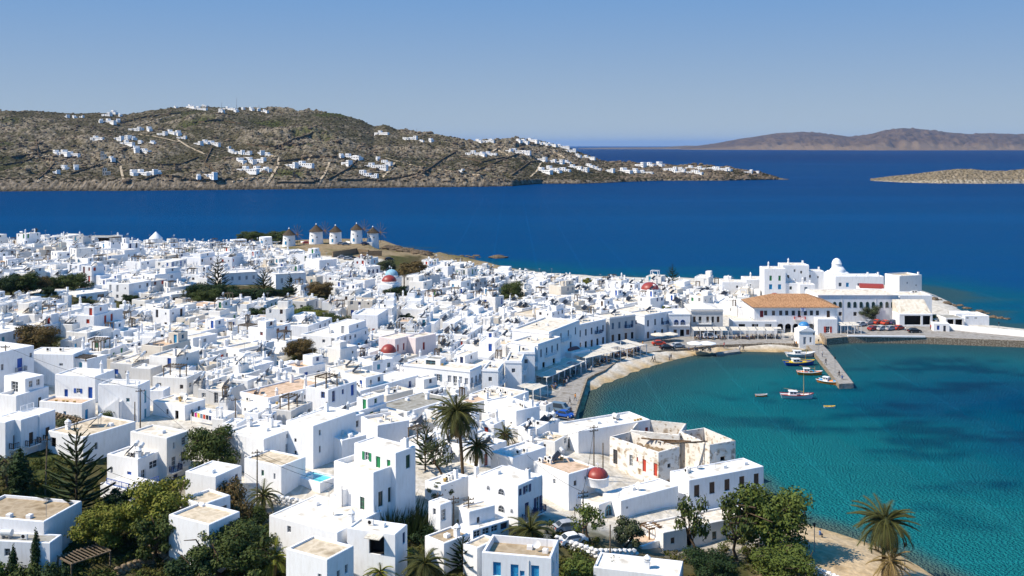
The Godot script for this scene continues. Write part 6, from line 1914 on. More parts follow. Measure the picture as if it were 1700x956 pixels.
func tavernas() -> void:
	canopy("taverna_canopy", "long slatted white restaurant canopy over crowded tables along the promenade", at(1008, 596, 1.37), 0.78, 26.0, 7.0, 2.7, 9, "canvas")
	canopy("taverna_canopy", "lower canopy of dark and pale cloths in the shade of the waterfront row", at(924, 628, 1.37), 1.05, 22.0, 6.0, 2.7, 7, "canvas")
	canopy("taverna_canopy", "small cream awning on posts beside parked cars at the quay end", at(884, 660, 1.37), 0.95, 6.0, 4.5, 2.6, 2, "canvas")
	canopy("taverna_canopy", "white striped taverna awning below the stone-coloured house", at(1178, 561, 1.37), 0.0, 10.5, 4.0, 2.6, 5, "canvas")
	canopy("taverna_canopy", "long white taverna awning in front of the shop wing by the tiled hall", at(1256, 561, 1.37), -0.04, 15.5, 4.0, 2.6, 6, "canvas")
	canopy("taverna_canopy", "yellowish awning over dark stalls at the edge of the car park", at(1408, 552, 1.95), 0.1, 6.5, 4.0, 2.5, 3, "canvas")
	umbrella_at(at(1094, 567, 1.37), 2.6, "large cream square parasol of the kiosk, the one nearer the blank house", "canvas")
	umbrella_at(at(1113, 566, 1.37), 2.4, "cream parasol of the kiosk beside the arched-window waterfront house", "canvas")
	umbrella_at(at(1154, 582, 1.37), 2.5, "white parasol tilted over beach tables, nearer the parked cars", "paint_white")
	umbrella_at(at(1174, 582, 1.37), 2.6, "white parasol over beach tables, nearer the landing slab", "paint_white")

# ---------------------------------------------------------------- plants
func leaf_cloud(blobs: Array, n: int, size: float, seed_n: int, droop := 0.0) -> ArrayMesh: # blobs: [centre, radii]
	var r := RandomNumberGenerator.new()
	r.seed = seed_n
	var mb := MB.new()
	mb.tint = true
	var total := 0.0
	for b in blobs:
		total += b[1].x * b[1].z
	for b in blobs:
		var m := int(n * b[1].x * b[1].z / total)
		var shade := r.randf_range(0.75, 1.25)
		for k in m:
			var d := Vector3(r.randfn(), r.randfn(), r.randfn()).normalized()
			var rad := pow(r.randf(), 0.35)
			if d.y < -0.3 and r.randf() < 0.5:
				rad *= 0.7
			var p: Vector3 = b[0] + d * b[1] * rad * r.randf_range(0.82, 1.12)
			var nn := (d + Vector3(r.randfn(), r.randfn() + 0.4, r.randfn()) * 0.55).normalized()
			var u := nn.cross(Vector3(r.randfn(), r.randfn(), r.randfn())).normalized()
			var v := nn.cross(u)
			var s := size * r.randf_range(0.6, 1.35)
			var sh := shade * r.randf_range(0.7, 1.3)
			mb.col = Color(sh * r.randf_range(0.85, 1.2), sh, sh * r.randf_range(0.7, 1.1))
			var i := mb.put(p - u * s, nn)
			mb.put(p + v * s * 0.5 - Vector3(0, droop * s, 0), nn)
			mb.put(p + u * s, nn)
			mb.put(p - v * s * 0.5, nn)
			mb.ix.append_array(PackedInt32Array([i, i + 1, i + 2, i, i + 2, i + 3]))
	return mb.mesh()

func trunk_mesh(h: float, r0: float, forks: int, spread: float, seed_n: int) -> Array: # [trunk, [limb, ...]]
	var r := RandomNumberGenerator.new()
	r.seed = seed_n
	var t := MB.new()
	var p := Vector3(0, -0.4, 0)
	var fork_at := h * 0.45
	for k in 4:
		var q := Vector3(sin(k * 1.3 + seed_n) * 0.12, -0.4 + (fork_at + 0.4) * (k + 1) / 4.0, cos(k * 1.7 + seed_n) * 0.12)
		t.tube(p, q, lerpf(r0, r0 * 0.7, k / 4.0), lerpf(r0, r0 * 0.7, (k + 1) / 4.0), 7, false)
		p = q
	var limbs := []
	for f in forks:
		var l := MB.new()
		var a := TAU * f / forks + r.randf() * 0.8
		var q := p
		for k in 3:
			var e := p + Vector3(cos(a) * spread, h * 0.5, sin(a) * spread) * (k + 1) / 3.0 + Vector3(r.randfn(), r.randfn(), r.randfn()) * 0.12
			l.tube(q, e, r0 * lerpf(0.5, 0.15, k / 3.0), r0 * lerpf(0.5, 0.15, (k + 1) / 3.0), 5, false)
			q = e
		limbs.append(l.mesh())
	return [t.mesh(), limbs]

var tree_kinds := {}

func tree_proto(kind: String, v: int) -> Array: # [[name, mesh, material], ...]
	var key := "%s%d" % [kind, v]
	if tree_kinds.has(key):
		return tree_kinds[key]
	var r := RandomNumberGenerator.new()
	r.seed = hash(key)
	var out := []
	var blobs := []
	match kind:
		"round", "sparse", "big":
			var n := 15 if kind == "big" else 10
			for k in n:
				var a := 2.4 * k + r.randf() * 0.6
				var yy := lerpf(0.26, 0.86, float(k) / (n - 1)) if kind != "sparse" else r.randf_range(0.45, 0.9)
				var rr := r.randf_range(0.25, 0.5) * sqrt(sin(PI * clampf(yy * 0.9 + 0.02, 0, 1)))
				blobs.append([Vector3(cos(a) * rr, yy, sin(a) * rr), Vector3.ONE * r.randf_range(0.16, 0.29) * Vector3(1, 0.7, 1)])
			if kind != "sparse":
				blobs.append([Vector3(0, 0.6, 0), Vector3(0.36, 0.3, 0.36)])
			var tr := trunk_mesh(0.85, 0.045, 5, 0.42, v + 3)
			out.append(["trunk", tr[0], "trunk"])
			for l in tr[1]:
				out.append(["limb", l, "trunk"])
			out.append(["crown", leaf_cloud(blobs, {"round": 3600, "sparse": 900, "big": 9500}[kind], {"round": 0.045, "sparse": 0.045, "big": 0.027}[kind], v * 7 + 1), ""])
		"cypress":
			for k in 12:
				var y := 0.08 + k * 0.078
				var w := 0.155 * sin(PI * clampf(0.12 + y * 0.86, 0, 1))
				blobs.append([Vector3(r.randf_range(-0.02, 0.02), y, r.randf_range(-0.02, 0.02)), Vector3(w, 0.09, w)])
			var t := MB.new()
			t.tube(Vector3(0, -0.1, 0), Vector3(0, 0.9, 0), 0.03, 0.005, 6)
			out.append(["trunk", t.mesh(), "trunk"])
			out.append(["crown", leaf_cloud(blobs, 2400, 0.03, v), ""])
		"bush":
			for k in 6:
				blobs.append([Vector3(r.randf_range(-0.55, 0.55), r.randf_range(0.25, 0.6), r.randf_range(-0.55, 0.55)), Vector3(r.randf_range(0.3, 0.5), r.randf_range(0.25, 0.42), r.randf_range(0.3, 0.5))])
			var t := MB.new()
			for k in 4:
				t.tube(Vector3(0, -0.2, 0), Vector3(cos(k * 1.6) * 0.35, 0.5, sin(k * 1.6) * 0.35), 0.04, 0.015, 5, false)
			out.append(["stem", t.mesh(), "trunk"])
			out.append(["foliage", leaf_cloud(blobs, 1700, 0.06, v), ""])
		"reed":
			var mb := MB.new()
			mb.tint = true
			for k in 320:
				var a := r.randf() * TAU
				var d := sqrt(r.randf()) * 0.6
				var p := Vector3(cos(a) * d, 0, sin(a) * d)
				var q := p * 1.5 + Vector3(r.randfn() * 0.1, r.randf_range(0.6, 1.0), r.randfn() * 0.1)
				var s := Vector3(-sin(a), 0, cos(a)) * 0.025
				var c := r.randf_range(0.6, 1.5)
				mb.col = Color(c * 1.1, c, c * 0.8)
				mb.tri(p - s, p + s, q)
			out.append(["foliage", mb.mesh(), ""])
	tree_kinds[key] = out
	return out

func tree(called: String, label: String, kind: String, v: int, p: Vector3, h: float, wide: float, leaf: String, cat := "tree", group := "") -> void:
	var o := thing(called, label, cat, p, v * 1.7 + p.x, group)
	var s := Basis().scaled(Vector3(h * wide, h, h * wide))
	for e in tree_proto(kind, v):
		part(o, e[0], e[1], e[2] if e[2] else leaf, Transform3D(s, Vector3.ZERO))

func frond(len: float, droop: float, leaflets: int, seed_n: int) -> ArrayMesh: # rises along +z from the origin, then bends down
	var r := RandomNumberGenerator.new()
	r.seed = seed_n
	var b := MB.new()
	b.tint = true
	var pts := []
	var n := 7
	for k in n + 1:
		var t := float(k) / n
		pts.append(Vector3(0, (0.55 * t - droop * t * t) * len, (t - 0.18 * droop * t * t) * len))
	b.col = Color(1.3, 1.15, 0.8)
	for k in n:
		b.tube(pts[k], pts[k + 1], lerpf(0.045, 0.012, float(k) / n), lerpf(0.045, 0.012, float(k + 1) / n), 4, false)
	for k in leaflets:
		var t := lerpf(0.12, 1.0, float(k) / (leaflets - 1))
		var i := mini(int(t * n), n - 1)
		var p: Vector3 = pts[i].lerp(pts[i + 1], t * n - i)
		var dir: Vector3 = (pts[i + 1] - pts[i]).normalized()
		var ll := len * 0.24 * sin(PI * clampf(0.15 + t * 0.75, 0, 1)) * r.randf_range(0.85, 1.1)
		for s in [-1.0, 1.0]:
			var side := Vector3(s, 0.25, 0)
			var q := p + (side * 0.75 + dir * 0.75).normalized() * ll + Vector3(0, -0.12 * ll, 0)
			var w := dir * len * 0.014
			var c := r.randf_range(0.75, 1.2)
			b.col = Color(c, c, c * 0.9)
			b.tri(p - w, p + w, q)
	return b.mesh()

func palm(label: String, p: Vector3, trunk_h: float, len: float, n: int, lean := Vector3.ZERO, leaf := "leaf_palm", dead := 10, thick := 0.22) -> void:
	var o := thing("palm_tree", label, "palm tree", p)
	var t := MB.new()
	var q := Vector3(0, -0.5, 0)
	for k in 10:
		var u := (k + 1) / 10.0
		var e := Vector3(0, trunk_h * u, 0) + lean * u * u
		t.tube(q, e, thick * (1.12 if k % 2 else 1.0), thick * (0.95 if k % 2 else 1.05), 9, false)
		q = e
	part(o, "trunk", t.mesh(), "palm_trunk")
	var boss := MB.new()
	boss.lathe([[thick * 0.9, -0.9], [thick * 1.9, -0.4], [thick * 1.7, 0.1], [0.0, 0.4]], 9, q)
	part(o, "crownshaft", boss.mesh(), "palm_trunk")
	var meshes := []
	for k in 4:
		var key := "frond%d" % k
		if not cache.has(key):
			cache[key] = frond(1.0, [0.35, 0.6, 0.85, 0.5][k], 20, k)
		meshes.append(cache[key])
	var r := RandomNumberGenerator.new()
	r.seed = hash(label)
	for k in n:
		var u := float(k) / n
		var pitch := lerpf(-1.15, 0.75, pow(u, 0.8)) + r.randf_range(-0.1, 0.1)
		var turn := k * 2.39996 + r.randf_range(-0.15, 0.15)
		var s := len * r.randf_range(0.88, 1.08) * (0.8 if u < 0.1 else 1.0)
		part(o, "frond", meshes[k % 4], leaf, Transform3D(Basis(Vector3.UP, turn) * Basis(Vector3.RIGHT, pitch + 0.35) * Basis().scaled(Vector3.ONE * s), q))
	for k in dead:
		var turn := k * 2.39996
		part(o, "dry_frond", meshes[(k + 1) % 4], "leaf_dry", Transform3D(Basis(Vector3.UP, turn) * Basis(Vector3.RIGHT, 1.25 + r.randf_range(0, 0.35)) * Basis().scaled(Vector3.ONE * len * 0.8), q - Vector3(0, 0.25, 0)))

func pine_branch(seed_n: int) -> ArrayMesh: # unit branch along +z with upswept combs of needles
	var r := RandomNumberGenerator.new()
	r.seed = seed_n
	var b := MB.new()
	b.tint = true
	b.col = Color(0.9, 0.7, 0.5)
	b.tube(Vector3.ZERO, Vector3(0, 0.06, 0.55), 0.016, 0.01, 4, false)
	b.tube(Vector3(0, 0.06, 0.55), Vector3(0, 0.2, 1.0), 0.01, 0.004, 4, false)
	for k in 26:
		var t := lerpf(0.22, 1.0, k / 25.0)
		var y := 0.11 * t if t < 0.55 else 0.06 + (t - 0.55) * 0.31
		for s in [-1.0, 1.0]:
			var c := r.randf_range(0.7, 1.35)
			b.col = Color(c, c, c)
			var p := Vector3(0, y, t)
			var q := p + Vector3(s * 0.10 * (1.1 - t * 0.55), 0.07, 0.10)
			b.tri(p - Vector3(0, 0, 0.022), p + Vector3(0, 0.02, 0.03), q)
			b.tri(p + Vector3(0, 0.035, -0.02), q, p + Vector3(0, 0.0, 0.04))
	return b.mesh()

func norfolk_pine(label: String, p: Vector3, h: float, r0: float, tiers: int, leaf := "leaf_pine") -> void:
	var o := thing("norfolk_pine", label, "pine tree", p, p.x)
	var t := MB.new()
	t.tube(Vector3(0, -0.5, 0), Vector3(0, h, 0), h * 0.018, 0.02, 7)
	part(o, "trunk", t.mesh(), "trunk")
	var bm := []
	for k in 3:
		var key := "pb%d" % k
		if not cache.has(key):
			cache[key] = pine_branch(k)
		bm.append(cache[key])
	for i in tiers:
		var u := float(i) / (tiers - 1)
		var y := lerpf(h * 0.1, h * 0.985, u)
		var rad := lerpf(r0, r0 * 0.09, pow(u, 1.1)) * (0.82 if i == 0 else 1.0)
		var n := 7 if u < 0.75 else 5
		for k in n:
			var sc := rad * (1.0 + 0.12 * sin(i * 3.0 + k * 5.0))
			part(o, "branch", bm[(i + k) % 3], leaf, Transform3D(Basis(Vector3.UP, TAU * k / n + i * 0.5) * Basis(Vector3.RIGHT, lerpf(-0.12, -0.55, u)) * Basis().scaled(Vector3(sc * 1.25, sc, sc)), Vector3(0, y, 0)))

func tall(px: float, py: float, top: float, p: Vector3) -> float: # height of a thing that stands at p and reaches up to pixel row top
	return EYE - (top - HY) * -p.z / F - p.y

func plant_at(called: String, label: String, kind: String, v: int, px: float, base: float, top: float, wide: float, leaf: String, cat := "tree", group := "") -> void:
	var p := hit(px, base)
	tree(called, label, kind, v, p, tall(px, base, top, p), wide, leaf, cat, group)

func plants() -> void:
	# near garden
	plant_at("evergreen_tree", "broad yellow-green tree in front of the blue-railed terrace, the larger of its clump", "big", 0, 262, 898, 794, 1.0, "leaf_yellow")
	plant_at("evergreen_tree", "dense yellow-green tree bending over the dark pergola garden", "big", 1, 172, 915, 838, 1.15, "leaf_yellow")
	plant_at("evergreen_tree", "olive-green tree before the wide-shuttered white house", "big", 2, 368, 965, 872, 1.15, "leaf_green")
	plant_at("evergreen_tree", "small olive tree between the yellow-green trees and the white house", "round", 1, 262, 935, 852, 0.85, "leaf_green")
	plant_at("evergreen_tree", "dark laurel standing between the big pine and the terrace railing", "round", 2, 195, 860, 810, 1.1, "leaf_dark")
	plant_at("cypress", "fat dark cypress-like tree left of the big pine", "cypress", 0, 33, 825, 742, 1.5, "leaf_dark")
	plant_at("olive_tree", "grey thin tree behind the fat dark cypress", "sparse", 0, 4, 810, 745, 1.0, "leaf_grey")
	plant_at("cypress", "slim young cypress in front of the low terrace wall", "cypress", 1, 60, 966, 877, 0.7, "leaf_dark")
	plant_at("cypress", "slim young cypress at the bottom corner of the garden", "cypress", 1, 22, 978, 903, 0.8, "leaf_dark")
	norfolk_pine("tall open tiered pine in front of the long blank white wall", hit(127, 862), tall(127, 862, 692, hit(127, 862)), 5.2, 14)
	norfolk_pine("small tiered pine beside the great shaggy palm", hit(706, 782), tall(706, 782, 690, hit(706, 782)), 3.4, 9)
	norfolk_pine("little dark pine between the two front palms and azure-shuttered house", hit(768, 950), tall(768, 950, 890, hit(768, 950)), 3.2, 8, "leaf_dark")
	plant_at("carob_tree", "dense dark round tree above the small navy-door house", "big", 3, 350, 790, 703, 0.95, "leaf_green")
	plant_at("bush", "bright green bush at the foot of the dense dark round tree", "bush", 1, 392, 775, 740, 0.9, "leaf_bright", "bush")
	plant_at("bush", "rusty brown bush beside the small navy-door house", "bush", 2, 384, 842, 790, 0.75, "leaf_brown", "bush")
	plant_at("bush", "tall reddish shrub climbing by the sandy-roofed house", "bush", 0, 398, 868, 822, 0.7, "leaf_brown", "bush")
	plant_at("bush", "green leafy bush under the front garden palm", "bush", 1, 425, 872, 838, 1.0, "leaf_green", "bush")
	plant_at("fig_bush", "green fig bush by the stair with the striped shade", "bush", 0, 177, 702, 676, 1.0, "leaf_green", "bush")
	plant_at("bush", "grey-green garden bush under the stone terrace wall", "bush", 2, 110, 712, 688, 1.3, "leaf_grey", "bush")
	plant_at("shrub", "bright green bush in the bottom corner before the low terrace wall", "bush", 1, 8, 978, 915, 0.7, "leaf_bright", "bush")
	plant_at("shrub", "dark leafy bush between the two slim young cypresses", "bush", 2, 42, 985, 930, 0.8, "leaf_green", "bush")
	plant_at("shrub", "big dark bush between the terrace wall and the slatted garden pergola", "bush", 0, 92, 985, 925, 0.9, "leaf_dark", "bush")
	plant_at("evergreen_tree", "brownish-green tree at the bottom edge behind the sandy-roofed front house", "round", 0, 415, 975, 895, 1.0, "leaf_green")
	plant_at("evergreen_tree", "dark low tree beside the dry stone garden wall", "round", 1, 318, 985, 918, 1.2, "leaf_dark")
	plant_at("shrub", "round clipped dark shrub by the corner of the wide roof, nearer the palm", "bush", 1, 430, 905, 862, 1.15, "leaf_dark", "bush")
	plant_at("shrub", "round dark shrub in the middle of the row along the wide roof", "bush", 2, 462, 912, 874, 1.2, "leaf_green", "bush")
	plant_at("shrub", "round dark shrub below two slim garden cypresses", "bush", 0, 497, 915, 884, 1.2, "leaf_dark", "bush")
	plant_at("cypress", "small dark garden cypress against the wide white roof, taller of the two", "cypress", 1, 510, 905, 873, 0.9, "leaf_dark")
	plant_at("cypress", "small dark garden cypress against the wide white roof, shorter of the two", "cypress", 1, 498, 905, 876, 0.9, "leaf_dark")
	plant_at("shrub", "low green hedge by the rounded path above the wide roof", "bush", 2, 530, 858, 842, 2.2, "leaf_dark", "bush")
	plant_at("reed_clump", "tall reedy clump growing against the green-shuttered tower", "reed", 0, 645, 878, 818, 1.2, "leaf_grey", "bush")
	plant_at("reed_clump", "second reedy clump in the shade under the green-shuttered tower", "reed", 1, 678, 884, 836, 1.4, "leaf_green", "bush")
	plant_at("olive_tree", "round olive bush behind the three close poles", "round", 3, 733, 832, 797, 1.05, "leaf_green")
	plant_at("olive_tree", "grey thin tree with spotted pale leaves beside the small tiered pine", "sparse", 1, 728, 790, 730, 0.8, "leaf_grey")
	plant_at("shrub", "dark tangled shrub between the poles and the front palms", "bush", 1, 700, 905, 868, 1.1, "leaf_dark", "bush")
	plant_at("mulberry_tree", "half-bare tree with big leaves by the chapel with the red dome", "sparse", 2, 978, 905, 835, 0.75, "leaf_bright")
	plant_at("pittosporum", "leafy green tree beside the path below the red dome", "round", 1, 1043, 910, 862, 1.0, "leaf_grey")
	plant_at("eucalyptus", "thin tall tree in front of the wooden porch", "sparse", 3, 1148, 935, 828, 0.55, "leaf_green")
	plant_at("eucalyptus", "thin two-stemmed tree beside the dark end of the low house", "sparse", 4, 1222, 935, 826, 0.65, "leaf_green")
	plant_at("tamarisk", "big dense green tree over the beach, the broadest crown by the water", "big", 4, 1280, 925, 808, 1.05, "leaf_bright")
	plant_at("evergreen_tree", "bright green rounded tree at the bottom edge near the beach", "big", 5, 1300, 968, 908, 1.7, "leaf_bright")
	plant_at("evergreen_tree", "dark rounded shrub tree below the low house with the porch", "big", 6, 1180, 968, 915, 1.5, "leaf_dark")
	plant_at("shrub", "green bush in the yard beside the azure-shuttered house", "bush", 2, 962, 962, 920, 1.1, "leaf_bright", "bush")
	plant_at("shrub", "dark bush by the parked white cars near the big-leaved tree", "bush", 0, 1010, 955, 925, 1.1, "leaf_dark", "bush")
	# palms
	palm("great shaggy date palm in the middle, its round crown the largest", hit(768, 798), 10.8, 4.9, 84, Vector3(-1.0, 0, 0), "leaf_palm", 22, 0.26)
	palm("young date palm leaning out beside the great shaggy palm", hit(790, 798), 5.4, 3.4, 40, Vector3(0.2, 0, 0), "leaf_palm", 6, 0.3)
	palm("stubby palm rising behind a white wall, trunk cut short", hit(838, 745), 2.6, 3.0, 30, Vector3.ZERO, "leaf_palm", 0, 0.4)
	palm("small garden palm by a tall pole near the navy-door house", hit(437, 850), 2.2, 3.2, 30, Vector3.ZERO, "leaf_palm", 3, 0.3)
	palm("dark palm at the bottom edge before the terrace chairs", hit(705, 975), 3.0, 3.6, 44, Vector3.ZERO, "leaf_palm", 3, 0.3)
	palm("low palm below the green balcony, half in shade", hit(880, 905), 1.8, 4.4, 36, Vector3.ZERO, "leaf_palm", 3, 0.32)
	palm("yellow-green palm beside the sandy-roofed front house", hit(455, 965), 2.6, 3.4, 28, Vector3.ZERO, "leaf_yellow", 3, 0.28)
	palm("tall palm standing alone by the beach, the taller of the pair", hit(1466, 968), tall(1466, 968, 866, hit(1466, 968)), 4.9, 60, Vector3(0.3, 0, 0), "leaf_palm", 26, 0.24)
	palm("shorter drooping palm under the tall beach palm", hit(1470, 972), 3.4, 3.5, 30, Vector3(0.5, 0, 0.6), "leaf_dry", 10, 0.24)
	palm("slim tall palm in front of the red and pale blue church domes", hit(671, 486), 8.0, 2.8, 30, Vector3.ZERO, "leaf_brown", 10, 0.22)
	palm("windblown little palm on the skyline of the town edge", hit(60, 402), tall(60, 402, 381, hit(60, 402)), 2.2, 22, Vector3.ZERO, "leaf_brown", 4, 0.2)
	palm("yellowish palm under the front terrace with blue chairs", hit(632, 972), 1.6, 2.9, 26, Vector3.ZERO, "leaf_yellow", 2, 0.26)
	# trees among the roofs
	var mid := [[14, 492, 455, 1.1, "leaf_dark", "dark tree of the garden row, at the edge of view", "big", 0], [42, 490, 452, 1.0, "leaf_green", "second tree of the garden row behind the bell gables", "big", 1], [66, 487, 456, 1.1, "leaf_brown", "brownish tree in the middle of the garden row", "big", 2], [92, 484, 458, 1.0, "leaf_green", "smaller olive tree in the garden row", "round", 2], [122, 486, 452, 1.25, "leaf_green", "broadest green tree ending the garden row", "big", 3],
		[82, 495, 475, 0.9, "leaf_dark", "dark pine bush in front of the garden row", "round", 0], [140, 512, 497, 1.8, "leaf_dark", "dark low tree among white walls under the blank block", "round", 1], [180, 511, 498, 1.6, "leaf_dark", "low dark tree beside flat white roofs", "round", 2], [219, 508, 488, 1.3, "leaf_dark", "dark spreading tree behind the high blank block", "round", 3],
		[62, 586, 540, 1.3, "leaf_brown", "big rusty tree above the huge blank wall house", "big", 4], [328, 500, 470, 1.3, "leaf_dark", "dark garden tree beside the loggia house", "big", 5], [350, 502, 472, 1.2, "leaf_dark", "dark garden tree under the tiered pine", "big", 6], [378, 500, 474, 1.2, "leaf_dark", "dark garden tree before the neoclassical mansion", "big", 0], [412, 498, 480, 1.5, "leaf_green", "round garden tree beside the middle pine", "big", 1], [455, 497, 480, 1.5, "leaf_dark", "dark garden tree in front of the cubic villa", "big", 2], [478, 494, 476, 1.3, "leaf_dark", "last dark garden tree before the rusty tree", "big", 3],
		[532, 494, 468, 1.5, "leaf_brown", "wide rusty-brown tree right of the garden pines", "big", 4], [424, 530, 510, 1.5, "leaf_dark", "dark feathery tree in front of the long roof", "round", 2], [470, 535, 505, 1.2, "leaf_bright", "light green tree beginning the leafy green row", "big", 5], [498, 537, 510, 1.4, "leaf_bright", "light green tree with white blossom in the leafy row", "big", 6], [528, 538, 518, 1.6, "leaf_green", "lowest green tree ending the leafy row", "big", 0], [574, 546, 524, 1.4, "leaf_grey", "bare grey tree among the flat roofs", "sparse", 1], [456, 536, 508, 1.5, "leaf_green", "leafy tree at the dark end of the light green row", "big", 2], [484, 541, 512, 1.6, "leaf_bright", "light green tree standing forward in the leafy row", "big", 3], [513, 542, 516, 1.6, "leaf_yellow", "yellowish tree in the middle of the leafy row", "big", 4], [545, 543, 521, 1.5, "leaf_green", "round tree closing the leafy row by the bare grey tree", "big", 1], [395, 505, 478, 1.5, "leaf_dark", "dark garden tree standing forward of the mansion pine", "big", 3], [434, 503, 478, 1.5, "leaf_dark", "dark garden tree at the foot of the conical pine", "big", 5], [340, 508, 480, 1.4, "leaf_green", "green garden tree nearest the loggia house", "big", 6],
		[500, 600, 562, 1.1, "leaf_brown", "brown-green tree by the smooth white roofs", "big", 1], [655, 496, 474, 1.6, "leaf_dark", "dark trees at the foot of the red-domed church", "round", 0], [848, 500, 468, 1.05, "leaf_green", "lone dark green tree by a white bell wall", "big", 2], [642, 456, 432, 1.1, "leaf_grey", "grey-green tree behind the blue dome", "round", 1], [686, 462, 432, 1.3, "leaf_brown", "brown scrubby tree below the headland", "round", 2], [673, 535, 521, 1.4, "leaf_dark", "small dark tree among laundry and roofs", "round", 3],
		[414, 405, 383, 1.5, "leaf_green", "round green tree left of the stump mill", "big", 3], [440, 404, 386, 1.5, "leaf_green", "green tree behind the roofless stump mill", "big", 4], [464, 404, 383, 1.6, "leaf_green", "green tree between the stump mill and first windmill", "big", 5], [1440, 534, 506, 1.1, "leaf_grey", "grey-green tree against the arched windows", "big", 6], [1544, 537, 521, 0.9, "leaf_green", "small round tree beside the dark openings", "round", 1], [1108, 528, 508, 0.8, "leaf_bright", "small green tree between waterfront houses", "round", 2], [975, 476, 462, 1.4, "leaf_yellow", "little yellow-green tree by the sea roofs", "round", 3]]
	for m in mid:
		plant_at("town_tree", m[5], m[6], m[7], m[0], m[1], m[2], m[3] * 1.15, m[4])
	norfolk_pine("tiered pine on the mansion's garden, the paler and thinner one", hit(362, 492), tall(362, 492, 416, hit(362, 492)), 4.6, 13, "leaf_grey")
	norfolk_pine("dark conical tiered pine in the middle of the gardens", hit(438, 496), tall(438, 496, 441, hit(438, 496)), 4.4, 12)
	norfolk_pine("thin tiered pine before the cubic villa", hit(481, 494), tall(481, 494, 452, hit(481, 494)), 3.4, 10)
	norfolk_pine("grey tiered pine behind the large plain house below the windmills", hit(489, 450), tall(489, 450, 425, hit(489, 450)), 3.0, 8, "leaf_grey")
	norfolk_pine("lone tiered pine on the skyline roofs near the sea", hit(1116, 470), tall(1116, 470, 437, hit(1116, 470)), 3.6, 9)
	# low growth nobody could count
	var r := RandomNumberGenerator.new()
	r.seed = 77
	var mm := MultiMesh.new()
	mm.transform_format = MultiMesh.TRANSFORM_3D
	mm.use_colors = true
	mm.mesh = leaf_cloud([[Vector3(0, 0.35, 0), Vector3(0.7, 0.4, 0.7)]], 70, 0.14, 5)
	var list := []
	for k in 3600:
		var px := r.randf_range(-30, 1300)
		var py := r.randf_range(800, 1010)
		if k > 2600:
			var g: Array = GREEN[(k % 7)]
			px = r.randf_range(g[0], g[2])
			py = r.randf_range(g[1] + 8.0, g[3])
		if px < 300 and py < 830 and r.randf() < 0.4:
			py = r.randf_range(742, 830)
		if px > 300 and py < 862 and k <= 2600:
			continue
		if px > 1000 and px < 1100 and py < 930:
			continue
		var p := hit(px, py)
		if k <= 2600 and overlaps(Vector2(p.x, p.z), 0.6, 0.6, 0, 0.3):
			continue
		list.append(p)
	mm.instance_count = list.size()
	for k in list.size():
		var s := r.randf_range(0.5, 1.5)
		mm.set_instance_transform(k, Transform3D(Basis(Vector3.UP, r.randf() * TAU).scaled(Vector3(s, s * r.randf_range(0.6, 1.2), s)), list[k]))
		var c := r.randf_range(0.6, 1.3)
		mm.set_instance_color(k, Color(c * r.randf_range(0.9, 1.5), c, c * 0.8))
	var mi := MultiMeshInstance3D.new()
	mi.name = "undergrowth"
	mi.multimesh = mm
	mi.material_override = mats["leaf_green"]
	add_child(mi, true)
	tag(mi, "tangled green undergrowth covering the garden ground between the near houses", "", "", "stuff")

# ---------------------------------------------------------------- boats, cars, people, poles
func hull(len: float, beam: float, depth: float, sheer: float) -> MB: # bow towards +x, waterline at y = 0
	var b := MB.new()
	var n := 12
	var m := 5
	var rows := []
	for i in n + 1:
		var t := float(i) / n
		var x := lerpf(-len / 2, len / 2, t)
		var w := beam / 2 * pow(sin(PI * clampf(0.22 + t * 0.78, 0, 1)), 0.6)
		if i == n:
			w = 0.02
		var top := depth + sheer * pow(absf(t - 0.4) * 1.7, 2.0)
		var row := []
		for j in m + 1:
			var u := float(j) / m
			row.append(Vector3(x * (0.86 + 0.14 * u), lerpf(-0.35, top, u), w * pow(u, 0.45)))
		rows.append(row)
	for i in n:
		for j in m:
			var a: Vector3 = rows[i][j]
			var c: Vector3 = rows[i + 1][j]
			var d: Vector3 = rows[i + 1][j + 1]
			var e: Vector3 = rows[i][j + 1]
			b.quad(a, c, d, e)
			var f := Vector3(1, 1, -1)
			b.quad(c * f, a * f, e * f, d * f)
	for j in m: # transom
		b.quad(rows[0][j] * Vector3(1, 1, -1), rows[0][j], rows[0][j + 1], rows[0][j + 1] * Vector3(1, 1, -1))
	return b

func deck(len: float, beam: float, y: float) -> ArrayMesh:
	var b := MB.new()
	var n := 12
	for i in n:
		var t0 := float(i) / n
		var t1 := float(i + 1) / n
		var w0 := beam / 2 * pow(sin(PI * clampf(0.22 + t0 * 0.78, 0, 1)), 0.6) * 0.9
		var w1 := beam / 2 * pow(maxf(sin(PI * clampf(0.22 + t1 * 0.78, 0, 1)), 0.0), 0.6) * 0.9
		var x0 := lerpf(-len / 2, len / 2, t0) * 0.96
		var x1 := lerpf(-len / 2, len / 2, t1) * 0.96
		b.quad(Vector3(x0, y, w0), Vector3(x1, y, w1), Vector3(x1, y, -w1), Vector3(x0, y, -w0))
	return b.mesh()

func band(len: float, beam: float, depth: float, sheer: float, h: float) -> ArrayMesh:
	var b := MB.new()
	var n := 12
	for s in [-1.0, 1.0]:
		var prev := Vector3.ZERO
		for i in n + 1:
			var t := float(i) / n
			var w := beam / 2 * pow(maxf(sin(PI * clampf(0.22 + t * 0.78, 0, 1)), 0.0), 0.6)
			var p := Vector3(lerpf(-len / 2, len / 2, t), depth + sheer * pow(absf(t - 0.4) * 1.7, 2.0), w * s)
			if i > 0:
				b.tube(prev, p, h, h, 5, false)
			prev = p
	return b.mesh()

